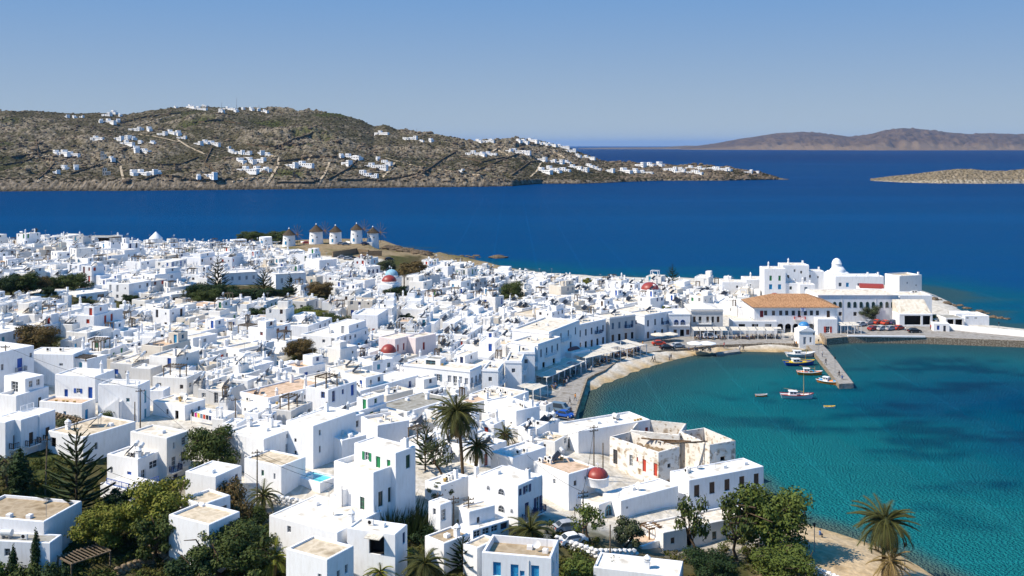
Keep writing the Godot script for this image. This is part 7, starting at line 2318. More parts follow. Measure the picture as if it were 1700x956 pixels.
func boat(called: String, label: String, px: float, py: float, turn: float, len: float, cols: Array, cabin: int, mast := 0.0, cargo := []) -> void: # cols: hull, rail, deck, cabin
	var p := at(px, py, 0.0)
	var o := thing(called, label, "boat", p, turn)
	var beam := len * 0.34
	var dep := len * 0.095 + 0.12
	var hm := hull(len, beam, dep, len * 0.055)
	part(o, "hull", hm.mesh(), cols[0])
	part(o, "rubbing_rail", band(len, beam * 1.02, dep, len * 0.055, 0.05 + len * 0.006), cols[1])
	part(o, "deck", deck(len, beam, dep * 0.72), cols[2])
	if cabin > 0:
		var c := MB.new()
		var cl := len * 0.15
		var cw := beam * 0.26
		c.box(-cl - len * 0.08, dep * 0.7, -cw, cl * 0.4 - len * 0.08, dep * 0.7 + 1.1, cw)
		var cab := part(o, "cabin", c.mesh(), cols[3])
		var rf := MB.new()
		rf.chbox(-cl * 1.15 - len * 0.08, dep * 0.7 + 1.1, -cw * 1.2, cl * 0.6 - len * 0.08, dep * 0.7 + 1.2, cw * 1.2, 0.04)
		part(cab, "roof", rf.mesh(), "paint_white")
		for s in [-1.0, 1.0]:
			for k in 2:
				var w := MB.new()
				var x0 := -cl - len * 0.08 + 0.2 + k * cl * 0.65
				w.box(x0, dep * 0.7 + 0.6, s * cw - 0.02, x0 + cl * 0.45, dep * 0.7 + 0.95, s * cw + 0.02)
				part(cab, "window", w.mesh(), "glass")
	if mast > 0.0:
		var m := MB.new()
		m.tube(Vector3(len * 0.2, dep * 0.6, 0), Vector3(len * 0.2, mast, 0), 0.08, 0.04, 6)
		part(o, "mast", m.mesh(), "ochre")
		var g := MB.new()
		g.tube(Vector3(len * 0.2, 1.6, 0), Vector3(-len * 0.4, 2.4, 0.3), 0.05, 0.04, 5)
		part(o, "boom", g.mesh(), "ochre")
		for q in [Vector3(len * 0.5, dep + 0.4, 0), Vector3(-len * 0.45, dep + 0.3, 0)]:
			var s := MB.new()
			s.tube(Vector3(len * 0.2, mast * 0.95, 0), q, 0.015, 0.015, 3)
			part(o, "stay", s.mesh(), "cable")
	else:
		for k in 2:
			var th := MB.new()
			th.box(-len * 0.2 + k * len * 0.35, dep * 0.8, -beam * 0.42, -len * 0.2 + k * len * 0.35 + 0.25, dep * 0.8 + 0.06, beam * 0.42)
			part(o, "thwart", th.mesh(), "wood")
	var r := RandomNumberGenerator.new()
	r.seed = hash(label)
	for c in cargo:
		var b := MB.new()
		var x := r.randf_range(-0.38, 0.25) * len
		var z := r.randf_range(-0.25, 0.25) * beam
		var s := r.randf_range(0.25, 0.5)
		b.chbox(x - s, dep * 0.7, z - s * 0.8, x + s, dep * 0.7 + s * 1.1, z + s * 0.8, 0.1)
		part(o, "gear", b.mesh(), c)

func car_fab(van: bool) -> Array:
	var key := "car%s" % van
	if cache.has(key):
		return cache[key]
	var prof := [[-2.0, 0.35], [-2.05, 0.62], [-1.95, 0.9], [-1.55, 0.98], [-1.0, 1.4], [-0.4, 1.48], [0.5, 1.44], [1.1, 0.98], [1.75, 0.86], [2.0, 0.7], [2.02, 0.4]]
	if van:
		prof = [[-2.2, 0.35], [-2.25, 0.7], [-2.2, 1.1], [-2.15, 1.7], [-2.0, 1.95], [-0.4, 2.0], [0.9, 1.95], [1.5, 1.2], [2.05, 1.0], [2.2, 0.75], [2.2, 0.4]]
	var body := MB.new()
	var n := prof.size()
	for k in n - 1:
		var a: Array = prof[k]
		var b: Array = prof[k + 1]
		var wa := 0.84 if a[1] < 1.05 else 0.68
		var wb := 0.84 if b[1] < 1.05 else 0.68
		body.quad(Vector3(b[0], b[1], wb), Vector3(b[0], b[1], -wb), Vector3(a[0], a[1], -wa), Vector3(a[0], a[1], wa))
		for s in [-1.0, 1.0]:
			var p := Vector3(a[0], a[1], wa * s)
			var q := Vector3(b[0], b[1], wb * s)
			var lo_a := Vector3(a[0], 0.35, 0.84 * s)
			var lo_b := Vector3(b[0], 0.35, 0.84 * s)
			if s > 0:
				body.quad(lo_a, lo_b, q, p)
			else:
				body.quad(lo_b, lo_a, p, q)
	var gl := MB.new()
	var x0 := -1.3 if not van else -2.0
	var y1 := 1.38 if not van else 1.85
	for s in [-1.0, 1.0]:
		var lo := [Vector3(x0, 1.0, 0.85 * s), Vector3(1.0, 1.0, 0.85 * s), Vector3(0.45, y1, 0.70 * s), Vector3(x0 + 0.35, y1, 0.70 * s)]
		if s > 0:
			gl.quad(lo[0], lo[1], lo[2], lo[3])
		else:
			gl.quad(lo[1], lo[0], lo[3], lo[2])
	var fx: float = prof[6][0]
	gl.quad(Vector3(prof[7][0] + 0.03, prof[7][1] + 0.05, 0.7), Vector3(prof[7][0] + 0.03, prof[7][1] + 0.05, -0.7), Vector3(fx + 0.06, prof[6][1] - 0.04, -0.6), Vector3(fx + 0.06, prof[6][1] - 0.04, 0.6))
	gl.quad(Vector3(prof[3][0] - 0.03, prof[3][1] + 0.05, -0.7), Vector3(prof[3][0] - 0.03, prof[3][1] + 0.05, 0.7), Vector3(prof[4][0] - 0.04, prof[4][1] - 0.03, 0.6), Vector3(prof[4][0] - 0.04, prof[4][1] - 0.03, -0.6))
	var wh := MB.new()
	wh.tube(Vector3(0, 0, -0.1), Vector3(0, 0, 0.1), 0.33, 0.33, 12)
	wh.tube(Vector3(0, 0, 0.1), Vector3(0, 0, -0.1), 0.329, 0.329, 12)
	var rim := MB.new()
	rim.tube(Vector3(0, 0, -0.12), Vector3(0, 0, 0.12), 0.19, 0.17, 10)
	rim.tube(Vector3(0, 0, 0.11), Vector3(0, 0, -0.12), 0.18, 0.17, 10)
	var hl := MB.new()
	hl.box(-0.05, -0.07, -0.16, 0.05, 0.07, 0.16)
	cache[key] = [body.mesh(), gl.mesh(), wh.mesh(), rim.mesh(), hl.mesh()]
	return cache[key]

func car(label: String, p: Vector3, turn: float, col: String, van := false, group := "") -> void:
	var f := car_fab(van)
	var o := thing("parked_van" if van else "parked_car", label, "van" if van else "car", p, turn, group)
	part(o, "body", f[0], col)
	part(o, "window", f[1], "glass")
	for x in [-1.3, 1.3]:
		for z in [-0.76, 0.76]:
			var w := part(o, "wheel", f[2], "rubber", Transform3D(Basis(), Vector3(x, 0.33, z)))
			part(w, "rim", f[3], "silver")
	for z in [-0.6, 0.6]:
		part(o, "headlight", f[4], "paint_white", Transform3D(Basis(), Vector3(2.0 if not van else 2.2, 0.66, z)))
		part(o, "tail_light", f[4], "red", Transform3D(Basis(), Vector3(-2.02 if not van else -2.22, 0.75, z)))

# people: capsules joined with a smooth minimum and meshed as surface nets
func skeleton(pose: String) -> Array: # [a, b, ra, rb, what]
	var hip := 0.92
	var sit := pose == "sit"
	var swing := 0.26 if pose == "walk" else 0.05
	var base := 0.46 if sit else hip
	var s := []
	var neck := Vector3(0.02, base + 0.52, 0)
	s.append([Vector3(0, base, 0), Vector3(0, base + 0.22, 0), 0.135, 0.125, "top"])
	s.append([Vector3(0, base + 0.22, 0), Vector3(0.0, base + 0.42, 0), 0.13, 0.14, "top"])
	s.append([Vector3(0, base + 0.44, -0.13), Vector3(0, base + 0.44, 0.13), 0.085, 0.085, "top"])
	s.append([Vector3(0, base + 0.46, 0), neck + Vector3(0, 0.06, 0), 0.06, 0.05, "skin"])
	s.append([neck + Vector3(0.02, 0.13, 0), neck + Vector3(0.025, 0.22, 0), 0.078, 0.095, "skin"])
	s.append([neck + Vector3(-0.015, 0.19, 0), neck + Vector3(-0.005, 0.25, 0), 0.095, 0.092, "hair"])
	s.append([neck + Vector3(0.1, 0.14, 0), neck + Vector3(0.115, 0.125, 0), 0.02, 0.018, "skin"])
	for z in [-1.0, 1.0]:
		var h := Vector3(0, base - 0.02, z * 0.09)
		var k: Vector3
		var a: Vector3
		if sit:
			k = Vector3(0.42, base + 0.02, z * 0.12)
			a = Vector3(0.40, 0.07, z * 0.12)
		else:
			k = h + Vector3(swing * z * 0.9, -0.42, 0)
			a = k + Vector3(swing * z * (0.2 if z > 0 else 1.1) - 0.02, -0.41 + (0.05 if z < 0 and pose == "walk" else 0.0), 0)
		s.append([h, k, 0.092, 0.062, "legs"])
		s.append([k, a, 0.06, 0.043, "legs"])
		s.append([a + Vector3(-0.04, -0.035, 0), a + Vector3(0.16, -0.05, 0), 0.042, 0.034, "shoe"])
		var sh := Vector3(0, base + 0.45, z * 0.185)
		var el := sh + Vector3(-0.05 - swing * z * 0.6, -0.27, z * 0.05)
		var wr := el + Vector3(0.10 - swing * z * 0.5, -0.22, z * 0.0)
		if sit or pose == "hold":
			el = sh + Vector3(0.06, -0.27, z * 0.04)
			wr = el + Vector3(0.22, -0.04, -z * 0.06)
		s.append([sh, el, 0.05, 0.042, "top"])
		s.append([el, wr, 0.04, 0.03, "skin"])
		var dir := (wr - el).normalized()
		s.append([wr, wr + dir * 0.07, 0.034, 0.036, "skin"])
		for f in 4: # four fingers and a thumb
			var off := Vector3(0.012 * (f - 1.5) * 1.5, 0, 0) if not sit else Vector3(0, 0, 0.018 * (f - 1.5))
			s.append([wr + dir * 0.07 + off, wr + dir * (0.145 - 0.008 * absf(f - 1.4)) + off * 1.2 + Vector3(0.012, -0.008, 0), 0.011, 0.009, "skin"])
		s.append([wr + dir * 0.03 + Vector3(0.02, 0, 0), wr + dir * 0.09 + Vector3(0.05, 0, -z * 0.01), 0.012, 0.01, "skin"])
	return s

func body_mesh(pose: String, cols: Dictionary) -> ArrayMesh:
	var sk := []
	var digits := []
	for b in skeleton(pose):
		(digits if b[2] < 0.0125 else sk).append(b)
	var cell := 0.038
	var lo := Vector3(-0.55, -0.06, -0.42)
	var n := Vector3i(31, 50, 23)
	var field := {}
	var eval := func(p: Vector3) -> Array:
		var d := 10.0
		var best := 10.0
		var what := "top"
		for b in sk:
			var ab: Vector3 = b[1] - b[0]
			var t := clampf((p - b[0]).dot(ab) / maxf(ab.length_squared(), 1e-6), 0.0, 1.0)
			var q: float = (p - (b[0] + ab * t)).length() - lerpf(b[2], b[3], t)
			if q < best:
				best = q
				what = b[4]
			var k := 0.03 if b[2] > 0.02 else 0.006
			var h := clampf(0.5 + 0.5 * (d - q) / k, 0.0, 1.0)
			d = lerpf(d, q, h) - k * h * (1.0 - h)
		return [d, what]
	var vals := PackedFloat32Array()
	vals.resize(n.x * n.y * n.z)
	var idx := func(i: int, j: int, k: int) -> int:
		return (i * n.y + j) * n.z + k
	for i in n.x:
		for j in n.y:
			for k in n.z:
				vals[(i * n.y + j) * n.z + k] = eval.call(lo + Vector3(i, j, k) * cell)[0]
	var mb := MB.new()
	mb.tint = true
	var vid := {}
	for i in n.x - 1:
		for j in n.y - 1:
			for k in n.z - 1:
				var acc := Vector3.ZERO
				var cnt := 0
				var c8 := []
				for q in 8:
					c8.append(vals[((i + (q & 1)) * n.y + j + ((q >> 1) & 1)) * n.z + k + ((q >> 2) & 1)])
				for e in [[0, 1], [2, 3], [4, 5], [6, 7], [0, 2], [1, 3], [4, 6], [5, 7], [0, 4], [1, 5], [2, 6], [3, 7]]:
					var a: float = c8[e[0]]
					var b: float = c8[e[1]]
					if (a < 0) != (b < 0):
						var t := a / (a - b)
						var pa := Vector3(e[0] & 1, (e[0] >> 1) & 1, (e[0] >> 2) & 1)
						var pb := Vector3(e[1] & 1, (e[1] >> 1) & 1, (e[1] >> 2) & 1)
						acc += pa.lerp(pb, t)
						cnt += 1
				if cnt:
					var p := lo + (Vector3(i, j, k) + acc / cnt) * cell
					mb.col = cols[eval.call(p)[1]]
					vid[Vector3i(i, j, k)] = mb.put(p, Vector3.UP)
	for i in range(1, n.x - 1):
		for j in range(1, n.y - 1):
			for k in range(1, n.z - 1):
				var a := vals[(i * n.y + j) * n.z + k]
				for ax in 3:
					var st := Vector3i(1 if ax == 0 else 0, 1 if ax == 1 else 0, 1 if ax == 2 else 0)
					var b := vals[((i + st.x) * n.y + j + st.y) * n.z + k + st.z]
					if (a < 0) == (b < 0):
						continue
					var u := Vector3i(0, 1, 0) if ax == 0 else (Vector3i(0, 0, 1) if ax == 1 else Vector3i(1, 0, 0))
					var w := Vector3i(0, 0, 1) if ax == 0 else (Vector3i(1, 0, 0) if ax == 1 else Vector3i(0, 1, 0))
					var o := Vector3i(i, j, k)
					var q := [vid.get(o - u - w, -1), vid.get(o - w, -1), vid.get(o, -1), vid.get(o - u, -1)]
					if q.has(-1):
						continue
					if a < 0:
						mb.ix.append_array(PackedInt32Array([q[0], q[2], q[1], q[0], q[3], q[2]]))
					else:
						mb.ix.append_array(PackedInt32Array([q[0], q[1], q[2], q[0], q[2], q[3]]))
	smooth_normals(mb)
	mb.col = cols["skin"]
	for b in digits:
		mb.tube(b[0], b[1], b[2], b[3], 5)
	return mb.mesh()

var bodies := []

func person(label: String, p: Vector3, turn: float, v: int, group := "") -> void:
	if bodies.is_empty():
		var skin := Color(0.42, 0.25, 0.17)
		for q in [["walk", Color(0.03, 0.03, 0.035), Color(0.03, 0.035, 0.05), Color(0.03, 0.02, 0.015)], ["stand", Color(0.65, 0.63, 0.6), Color(0.06, 0.08, 0.14), Color(0.06, 0.035, 0.02)], ["walk", Color(0.55, 0.22, 0.03), Color(0.03, 0.03, 0.04), Color(0.02, 0.015, 0.01)], ["stand", Color(0.45, 0.04, 0.04), Color(0.05, 0.05, 0.06), Color(0.1, 0.06, 0.03)], ["sit", Color(0.08, 0.16, 0.35), Color(0.05, 0.06, 0.09), Color(0.04, 0.025, 0.015)], ["sit", Color(0.6, 0.58, 0.55), Color(0.03, 0.03, 0.035), Color(0.12, 0.07, 0.03)]]:
			bodies.append(body_mesh(q[0], {"top": q[1], "legs": q[2], "hair": q[3], "skin": skin, "shoe": Color(0.03, 0.025, 0.02)}))
	var o := part(self, node_name("person"), bodies[v], "tinted", yrot(turn, p))
	tag(o, label, "person", group)

func pole(label: String, p: Vector3, h: float, arms := 1, lean := 0.0, called := "utility_pole") -> Vector3:
	var o := thing(called, label, "pole", p, 0.4)
	var b := MB.new()
	b.tube(Vector3(0, -0.8, 0), Vector3(lean, h, 0), 0.13, 0.09, 7)
	part(o, "pole", b.mesh(), "wood_grey" if called == "utility_pole" else "metal")
	for k in arms:
		var a := MB.new()
		a.box(-0.8, h - 0.5 - k * 0.55, -0.05, 0.8, h - 0.4 - k * 0.55, 0.05)
		var am := part(o, "crossarm", a.mesh(), "wood_grey")
		for x in [-0.7, -0.25, 0.25, 0.7]:
			var i := MB.new()
			i.lathe([[0.05, h - 0.4 - k * 0.55], [0.07, h - 0.3 - k * 0.55], [0.04, h - 0.25 - k * 0.55], [0.0, h - 0.18 - k * 0.55]], 6, Vector3(x, 0, 0))
			part(am, "insulator", i.mesh(), "brown")
	return p + Vector3(lean, h - 0.3, 0)

func cable(label: String, a: Vector3, b: Vector3, sag: float) -> void:
	var m := MB.new()
	var prev := a
	for k in 12:
		var t := (k + 1) / 12.0
		var q := a.lerp(b, t) - Vector3(0, sag * 4.0 * t * (1.0 - t), 0)
		m.tube(prev, q, 0.028, 0.028, 4, false)
		prev = q
	tag(part(self, node_name("overhead_cable"), m.mesh(), "cable"), label, "cable")

func lamp(label: String, p: Vector3, h: float, group := "") -> void:
	var o := thing("street_lamp", label, "street lamp", p, 0.0, group)
	var b := MB.new()
	b.tube(Vector3(0, -0.2, 0), Vector3(0, h, 0), 0.07, 0.05, 7)
	part(o, "post", b.mesh(), "metal")
	var c := MB.new()
	c.lathe([[0.1, h], [0.22, h + 0.45], [0.24, h + 0.5], [0.0, h + 0.7]], 8)
	part(o, "lantern", c.mesh(), "black")

func small_things() -> void:
	# boats
	boat("excursion_boat", "white double-decked boat moored outermost beside the jetty", 1329, 592, 0.05, 8.5, ["paint_white", "paint_white", "roof_warm", "paint_white"], 1, 3.2, ["paint_white", "paint_white", "grey"])
	boat("work_boat", "blue work boat heaped with bright yellow gear", 1327, 606, 0.08, 8.6, ["blue", "yellow", "wood_grey", "paint_white"], 1, 3.0, ["yellow", "yellow", "yellow", "yellow", "grey", "azure", "black", "yellow"])
	boat("fishing_boat", "orange-hulled fishing boat with blue nets tied to the jetty", 1344, 622, -0.12, 6.6, ["orange", "paint_white", "wood", "paint_white"], 1, 2.2, ["orange", "azure", "orange", "red", "azure", "orange", "paint_white"])
	boat("fishing_boat", "red and white fishing boat nosed against the jetty end", 1376, 637, -0.75, 6.2, ["orange", "paint_white", "wood", "paint_white"], 1, 0.0, ["azure", "orange", "azure", "red", "grey"])
	boat("caique", "white wooden fishing caique with a tall mast, anchored in open water", 1323, 661, -0.1, 7.8, ["paint_white", "maroon", "dome_red", "paint_white"], 1, 6.2, ["paint_white", "maroon", "grey"])
	boat("rowing_boat", "small orange rowing boat drifting near the anchored caique", 1264, 658, 0.05, 2.9, ["orange", "paint_white", "wood", "paint_white"], 0)
	boat("rowing_boat", "tiny yellow and white dinghy alone in the bay", 1377, 677, -0.1, 2.6, ["paint_white", "yellow", "ochre", "paint_white"], 0)
	boat("rowing_boat", "white rowing boat drawn up on the sand near the chapel", 1304, 579, 0.3, 2.8, ["paint_white", "grey", "wood", "paint_white"], 0)
	boat("rowing_boat", "second small white boat drawn up beside the chapel", 1290, 576, -0.2, 2.6, ["paint_white", "azure", "wood", "paint_white"], 0)
	# cars on the harbour road
	for q in [[1430, 541, 0.5, "silver", "silver car parked at the near end of the harbour car park"], [1444, 538, 0.5, "grey", "grey car in the back of the harbour car park"], [1457, 537.5, 0.6, "red", "red car in the middle of the back row of the car park"], [1471, 538.5, 0.6, "red", "red car with a white stripe of sun beside the grey tree"], [1484, 538, 0.5, "navy", "dark blue car at the corner of the boat store"], [1504, 537, -0.2, "black", "black car standing by the dark openings of the boat store"], [1450, 548, 0.5, "maroon", "dark red car in the front row of the car park"], [1464, 548, 0.5, "silver", "pale silver car in the middle of the front row"], [1478, 548, 0.5, "grey", "light grey car next to the scarlet one in the front row"], [1492, 547, 0.5, "red", "scarlet car ending the front row of the car park"], [1518, 552, 0.05, "black", "black car parked alone at the quay edge"]]:
		car(q[4], at(q[0], q[1], 1.92), q[2], q[3])
	car("white van parked before the awnings at the back of the sand", at(1178, 562, 1.39), 0.1, "paint_white", true)
	car("black pickup-like car with roof bars behind the beach parasols", at(1107, 580, 1.39), 0.2, "black")
	car("silver car beside the black one near the kiosk", at(1125, 577, 1.39), 0.3, "silver")
	car("red car half hidden by the kiosk parasols", at(1094, 573, 1.39), 0.1, "red")
	car("dark grey people carrier on the quay next to the blue car", at(931, 683, 1.39), -0.5, "steel_blue", true)
	car("bright blue small car at the edge of the quay", at(937, 692, 1.39), -0.55, "blue")
	car("white car among the near trees under the big-leaved tree", hit(951, 905), 0.4, "paint_white")
	car("grey car parked behind the low palm and green balcony", hit(942, 882), 0.3, "grey")
	for q in [[566, 406, "silver", "silver car parked between two windmills"], [509, 405, "red", "red car behind the first windmill"], [574, 407, "steel_blue", "blue-grey car by the windmill terrace steps"], [606, 406, "navy", "dark car between the two last windmills"], [603, 429, "maroon", "brownish red car on the lot below the windmills"], [568, 429, "grey", "grey car on the lot under the stone terrace wall"], [577, 431, "silver", "pale car in the row under the stone terrace wall"], [584, 430, "black", "black car in the row under the stone terrace wall"], [646, 432, "black", "black car at the sea end of the windmill lot"]]:
		car(q[3], hit(q[0], q[1]), 0.3, q[2])
	# people
	var folk := [[1083, 601, 0.4, 0, "person in black walking on the sand, the taller of a couple"], [1087, 602, 0.6, 0, "person in dark clothes walking close behind on the sand"], [1111, 598, 2.0, 1, "person in a pale top standing at the water's edge with another"], [1114, 598, 1.0, 0, "dark-clothed person at the water's edge beside the pale-topped one"], [1202, 578, 0.2, 3, "person in red standing on the sand by the landing slab"], [1228, 583, 1.2, 1, "person in a light shirt at the tip of the landing slab"], [1234, 583, 2.4, 0, "person in black near the tip of the landing slab"], [1319, 577, 0.3, 0, "person in dark clothes near the chapel and beached boats"], [1322, 576, 0.8, 2, "person in orange near the chapel and beached boats"], [1315, 567, 1.5, 1, "person in white on the paving before the arcade"], [1371, 605, -1.0, 0, "person in black walking along the jetty"], [1365, 592, -1.2, 1, "person in white on the jetty above the moored boats"], [1393, 626, -0.9, 0, "person standing near the end of the jetty"], [1398, 630, 1.2, 4, "person in blue sitting at the jetty end"], [955, 665, 1.0, 2, "person in a yellow-orange top by the quay edge"], [946, 672, 0.4, 0, "person in dark clothes on the quay by the people carrier"], [948, 688, 1.6, 0, "person in black beside the blue car on the quay"], [941, 640, 2.0, 1, "person in white in front of the lower canopy"], [975, 615, 0.8, 0, "dark-clothed person on the promenade bend"], [982, 617, 2.2, 1, "person in a pale shirt strolling by the promenade wall"], [1017, 595, 1.4, 0, "person in dark clothes sitting out by the long canopy"], [1067, 575, 0.4, 2, "person in orange walking past the end of the long canopy"], [1052, 588, 0.6, 0, "dark-clothed person leaning by the promenade wall"], [1336, 862, 0.0, 0, "person in black standing on the near sand under the tree"], [1545, 548, 0.5, 3, "person in red by the ticket kiosk"], [1503, 551, 0.5, 1, "person in white among bicycles on the harbour road"]]
	for q in folk:
		var p := hit(q[0], q[1])
		if q[0] > 1360 and q[0] < 1410 and q[1] > 585:
			p = at(q[0], q[1], 1.3)
		elif q[1] < 700 and p.y < 1.36 and (q[0] < 1075 and (q[0] < 985 or q[1] < 597) or q[0] > 1480):
			p = at(q[0], q[1], 1.37 if q[0] < 1350 else 1.92)
		if q[3] == 4:
			p.y -= 0.0
		person(q[4], p, q[2], q[3])
	person("sunbather in dark clothes sitting on the near beach", hit(1361, 893), 0.4, 4)
	person("second sunbather sitting nearer the tree on the beach", hit(1341, 912), 1.0, 5)
	# taverna tables and chairs, with guests
	var tb := MB.new()
	tb.lathe([[0.0, 0.70], [0.45, 0.70], [0.45, 0.74], [0.0, 0.74]], 10)
	var tl := MB.new()
	tl.tube(Vector3(0, 0, 0), Vector3(0, 0.7, 0), 0.05, 0.04, 6)
	tl.lathe([[0.3, 0.0], [0.28, 0.04], [0.0, 0.06]], 8)
	var r := RandomNumberGenerator.new()
	r.seed = 6
	var spots := []
	for k in 26:
		var t := k / 25.0
		spots.append([lerpf(990, 1062, t) + r.randf_range(-3, 3), lerpf(607, 583, t) + r.randf_range(-6, 1), 0])
	for k in 14:
		spots.append([lerpf(915, 955, k / 13.0) + r.randf_range(-2, 3), lerpf(646, 620, k / 13.0) + r.randf_range(-3, 3), 0])
	for k in 9:
		spots.append([1155 + k * 5.5, 563 + r.randf_range(-2, 2), 1])
	for k in 12:
		spots.append([1222 + k * 6.2, 562 + r.randf_range(-2, 2), 1])
	for k in 5:
		spots.append([1148 + k * 7.5, 583.0, 2])
	var where := ["under the long canopy", "under the white awnings", "under the beach parasols"]
	var told := [0, 0, 0]
	for s in spots:
		var p := at(s[0], s[1], 1.39)
		var say: String = nth(told[s[2]]) + " table " + where[s[2]]
		told[s[2]] += 1
		var t := thing("cafe_table", "small round dark " + say.replace("table", "cafe table"), "table", p, 0.0, "cafe tables " + where[s[2]])
		part(t, "tabletop", tb.mesh(), "wood")
		part(t, "pedestal", tl.mesh(), "black")
		for k in 2:
			var a := r.randf_range(0, TAU) if k == 0 else r.randf_range(0, TAU)
			a = s[0] * 0.7 + k * PI + r.randf_range(-0.3, 0.3)
			var cp := p + Vector3(cos(a), 0, -sin(a)) * 0.85
			chair(where[s[2]], cp, a + PI, "dark cafe chair on the %s side of the %s" % [("near" if (sin(s[0] * 0.7) < 0) == (k == 0) else "far"), say])
			if r.randf() < 0.55:
				person("guest in %s on the %s side of the %s" % ["blue" if (k + int(s[0])) % 2 else "pale clothes", "near" if (sin(s[0] * 0.7) < 0) == (k == 0) else "far", say], cp - Vector3(0, 0.0, 0), a + PI, 4 if (k + int(s[0])) % 2 else 5, "guests seated " + where[s[2]])
	# poles and wires
	var p1 := pole("tall dark pole in front of the small navy-door house and garden palm", hit(427, 848), 9.0, 2)
	var p2 := pole("dark pole by the lane in front of the clothes line", hit(391, 702), 4.6, 1)
	var p3 := pole("dark double pole rising behind the long blank wall", hit(233, 716), 7.6, 1)
	pole("thinner pole standing beside the double pole", hit(224, 716), 5.2, 0)
	var p5 := pole("tall pole at the edge of view beside the blue balcony door", hit(9.5, 648), 9.0, 1)
	var p6 := pole("leaning pole at the corner of the low terrace behind the pine", hit(75, 826), 9.0, 1, 0.3)
	pole("first of three close poles joined by crossarms", hit(727, 882), 5.4, 2)
	pole("middle one of three close poles joined by crossarms", hit(753, 886), 5.2, 2)
	pole("last of three close poles joined by crossarms, beside the glazed annex", hit(778, 890), 5.4, 2)
	var p7 := pole("brown pole at the corner of the goose-neck vent block", hit(854, 788), 5.6, 1)
	var p8 := pole("tall pole with a fat twin lamp beside the big terrace house", hit(986, 790), 8.6, 2)
	pole("thin grey pole against the peeling ruin", hit(1001, 800), 6.5, 0)
	var p9 := pole("pole with looped wires below the red-domed chapel", hit(968, 895), 6.8, 2)
	pole("short pole at the path edge near the leafy tree", hit(1013, 935), 5.0, 0)
	pole("white marker post standing by the near beach, nearer the water", hit(1317, 872), 4.6, 0, 0.0, "marker_post")
	cable("pair of sagging cables running from the tall dark pole toward the terrace house", p1, at(560, 790, 12.5), 0.6)
	cable("second sagging cable under the first from the tall dark pole", p1 - Vector3(0, 0.6, 0), at(600, 812, 11.0), 0.7)
	cable("long cable crossing in front of the blank white wall", p5, p3 + Vector3(0, 0.2, 0), 0.8)
	cable("cable from the double pole out toward the dense dark tree", p3, at(430, 800, 9.5), 0.8)
	cable("cable between the brown pole and the twin-lamp pole", p7, p8, 0.5)
	cable("cable from the twin-lamp pole down to the red dome pole", p8, p9, 0.7)
	cable("cable from the brown pole across the terracotta-stained roof", p7, p9, 0.8)
	cable("cable from the lane pole to the grey house corner", p2, at(330, 640, 14.0), 0.4)
	cable("cable from the leaning pole past the pine toward the terrace", p6, at(230, 800, 11.0), 0.6)
	# lamps on the jetty and pier
	for q in [[1351, 577, "lamp post at the landward end of the jetty"], [1359, 588, "lamp post beside the blue work boat on the jetty"], [1386, 619, "lamp post near the seaward end of the jetty"], [1658, 557, "lone lamp post on the white sea wall"], [1556, 549, "lamp post in front of the ticket kiosk"], [1203, 580, "lamp post on the sand before the white van"], [1352, 918, "lamp post on the near beach by the sunbathers"], [1502, 952, "lamp post below the beach palms at the bottom edge"]]:
		var p := hit(q[0], q[1])
		if q[1] > 575 and q[0] > 1340 and q[1] < 700:
			p = at(q[0], q[1], 1.3)
		lamp(q[2], p, 3.6)
	# laundry
	var la := hit(318, 703) + Vector3(0, 2.1, 0)
	var lb := hit(356, 712) + Vector3(0, 2.1, 0)
	var line := thing("clothes_line", "line of washing with magenta, yellow and red clothes by a white wall", "clothes line", Vector3(la.x, ground(la.x, la.z), la.z))
	for q in [la, lb]:
		var b := MB.new()
		b.tube(Vector3(q.x, ground(q.x, q.z) - 0.3, q.z) - line.position, q - line.position, 0.04, 0.04, 5)
		part(line, "post", b.mesh(), "metal")
	var cb := MB.new()
	cb.tube(la - line.position, lb - line.position, 0.015, 0.015, 4)
	part(line, "cord", cb.mesh(), "cable")
	var cl := ["black", "magenta", "yellow", "steel_blue", "red", "black", "navy", "paint_white"]
	for k in 8:
		var b := MB.new()
		var q := la.lerp(lb, (k + 0.5) / 8.0) - line.position
		var d := (lb - la).normalized() * 0.32
		b.quad(q - d - Vector3(0, 0.8, 0.05), q + d - Vector3(0, 0.8, -0.05), q + d, q - d)
		part(line, "garment", b.mesh(), cl[k])
	# pool
	var pc := at(526, 792, 8.6)
	var pool := thing("swimming_pool", "small turquoise swimming pool between white walls", "pool", Vector3(pc.x, 8.0, pc.z), -0.6)
	var pb := MB.new()
	pb.box(-2.6, -2.0, -1.9, -2.2, 0.7, 1.9)
	pb.box(2.2, -2.0, -1.9, 2.6, 0.7, 1.9)
	pb.box(-2.2, -2.0, -1.9, 2.2, 0.7, -1.5)
	pb.box(-2.2, -2.0, 1.5, 2.2, 0.7, 1.9)
	part(pool, "rim", pb.mesh(), "white")
	var pw := MB.new()
	pw.quad(Vector3(-2.2, 0.5, 1.5), Vector3(2.2, 0.5, 1.5), Vector3(2.2, 0.5, -1.5), Vector3(-2.2, 0.5, -1.5))
	part(pool, "pool_water", pw.mesh(), "pool_water")
	# garden stone walls and pergola
	for q in [[[85, 704], [120, 712], [155, 722], 2.2, "rough stone terrace wall under the low planted house"], [[228, 905], [250, 920], [290, 945], 1.0, "dry stone garden wall winding below the olive trees"], [[195, 955], [225, 945], [262, 935], 1.2, "low stone wall beside the garden steps"], [[455, 835], [500, 842], [590, 862], 0.9, "whitewashed stone path wall curving above the wide roof"], [[1265, 905], [1330, 945], [1400, 975], 0.9, "low white wall along the near beach"], [[925, 905], [990, 925], [1060, 925], 1.0, "low rubble wall by the parked white car"]]:
		var pts := []
		for k in 3:
			pts.append(hit(q[k][0], q[k][1]))
		var o := thing("garden_wall", q[4], "wall", pts[0])
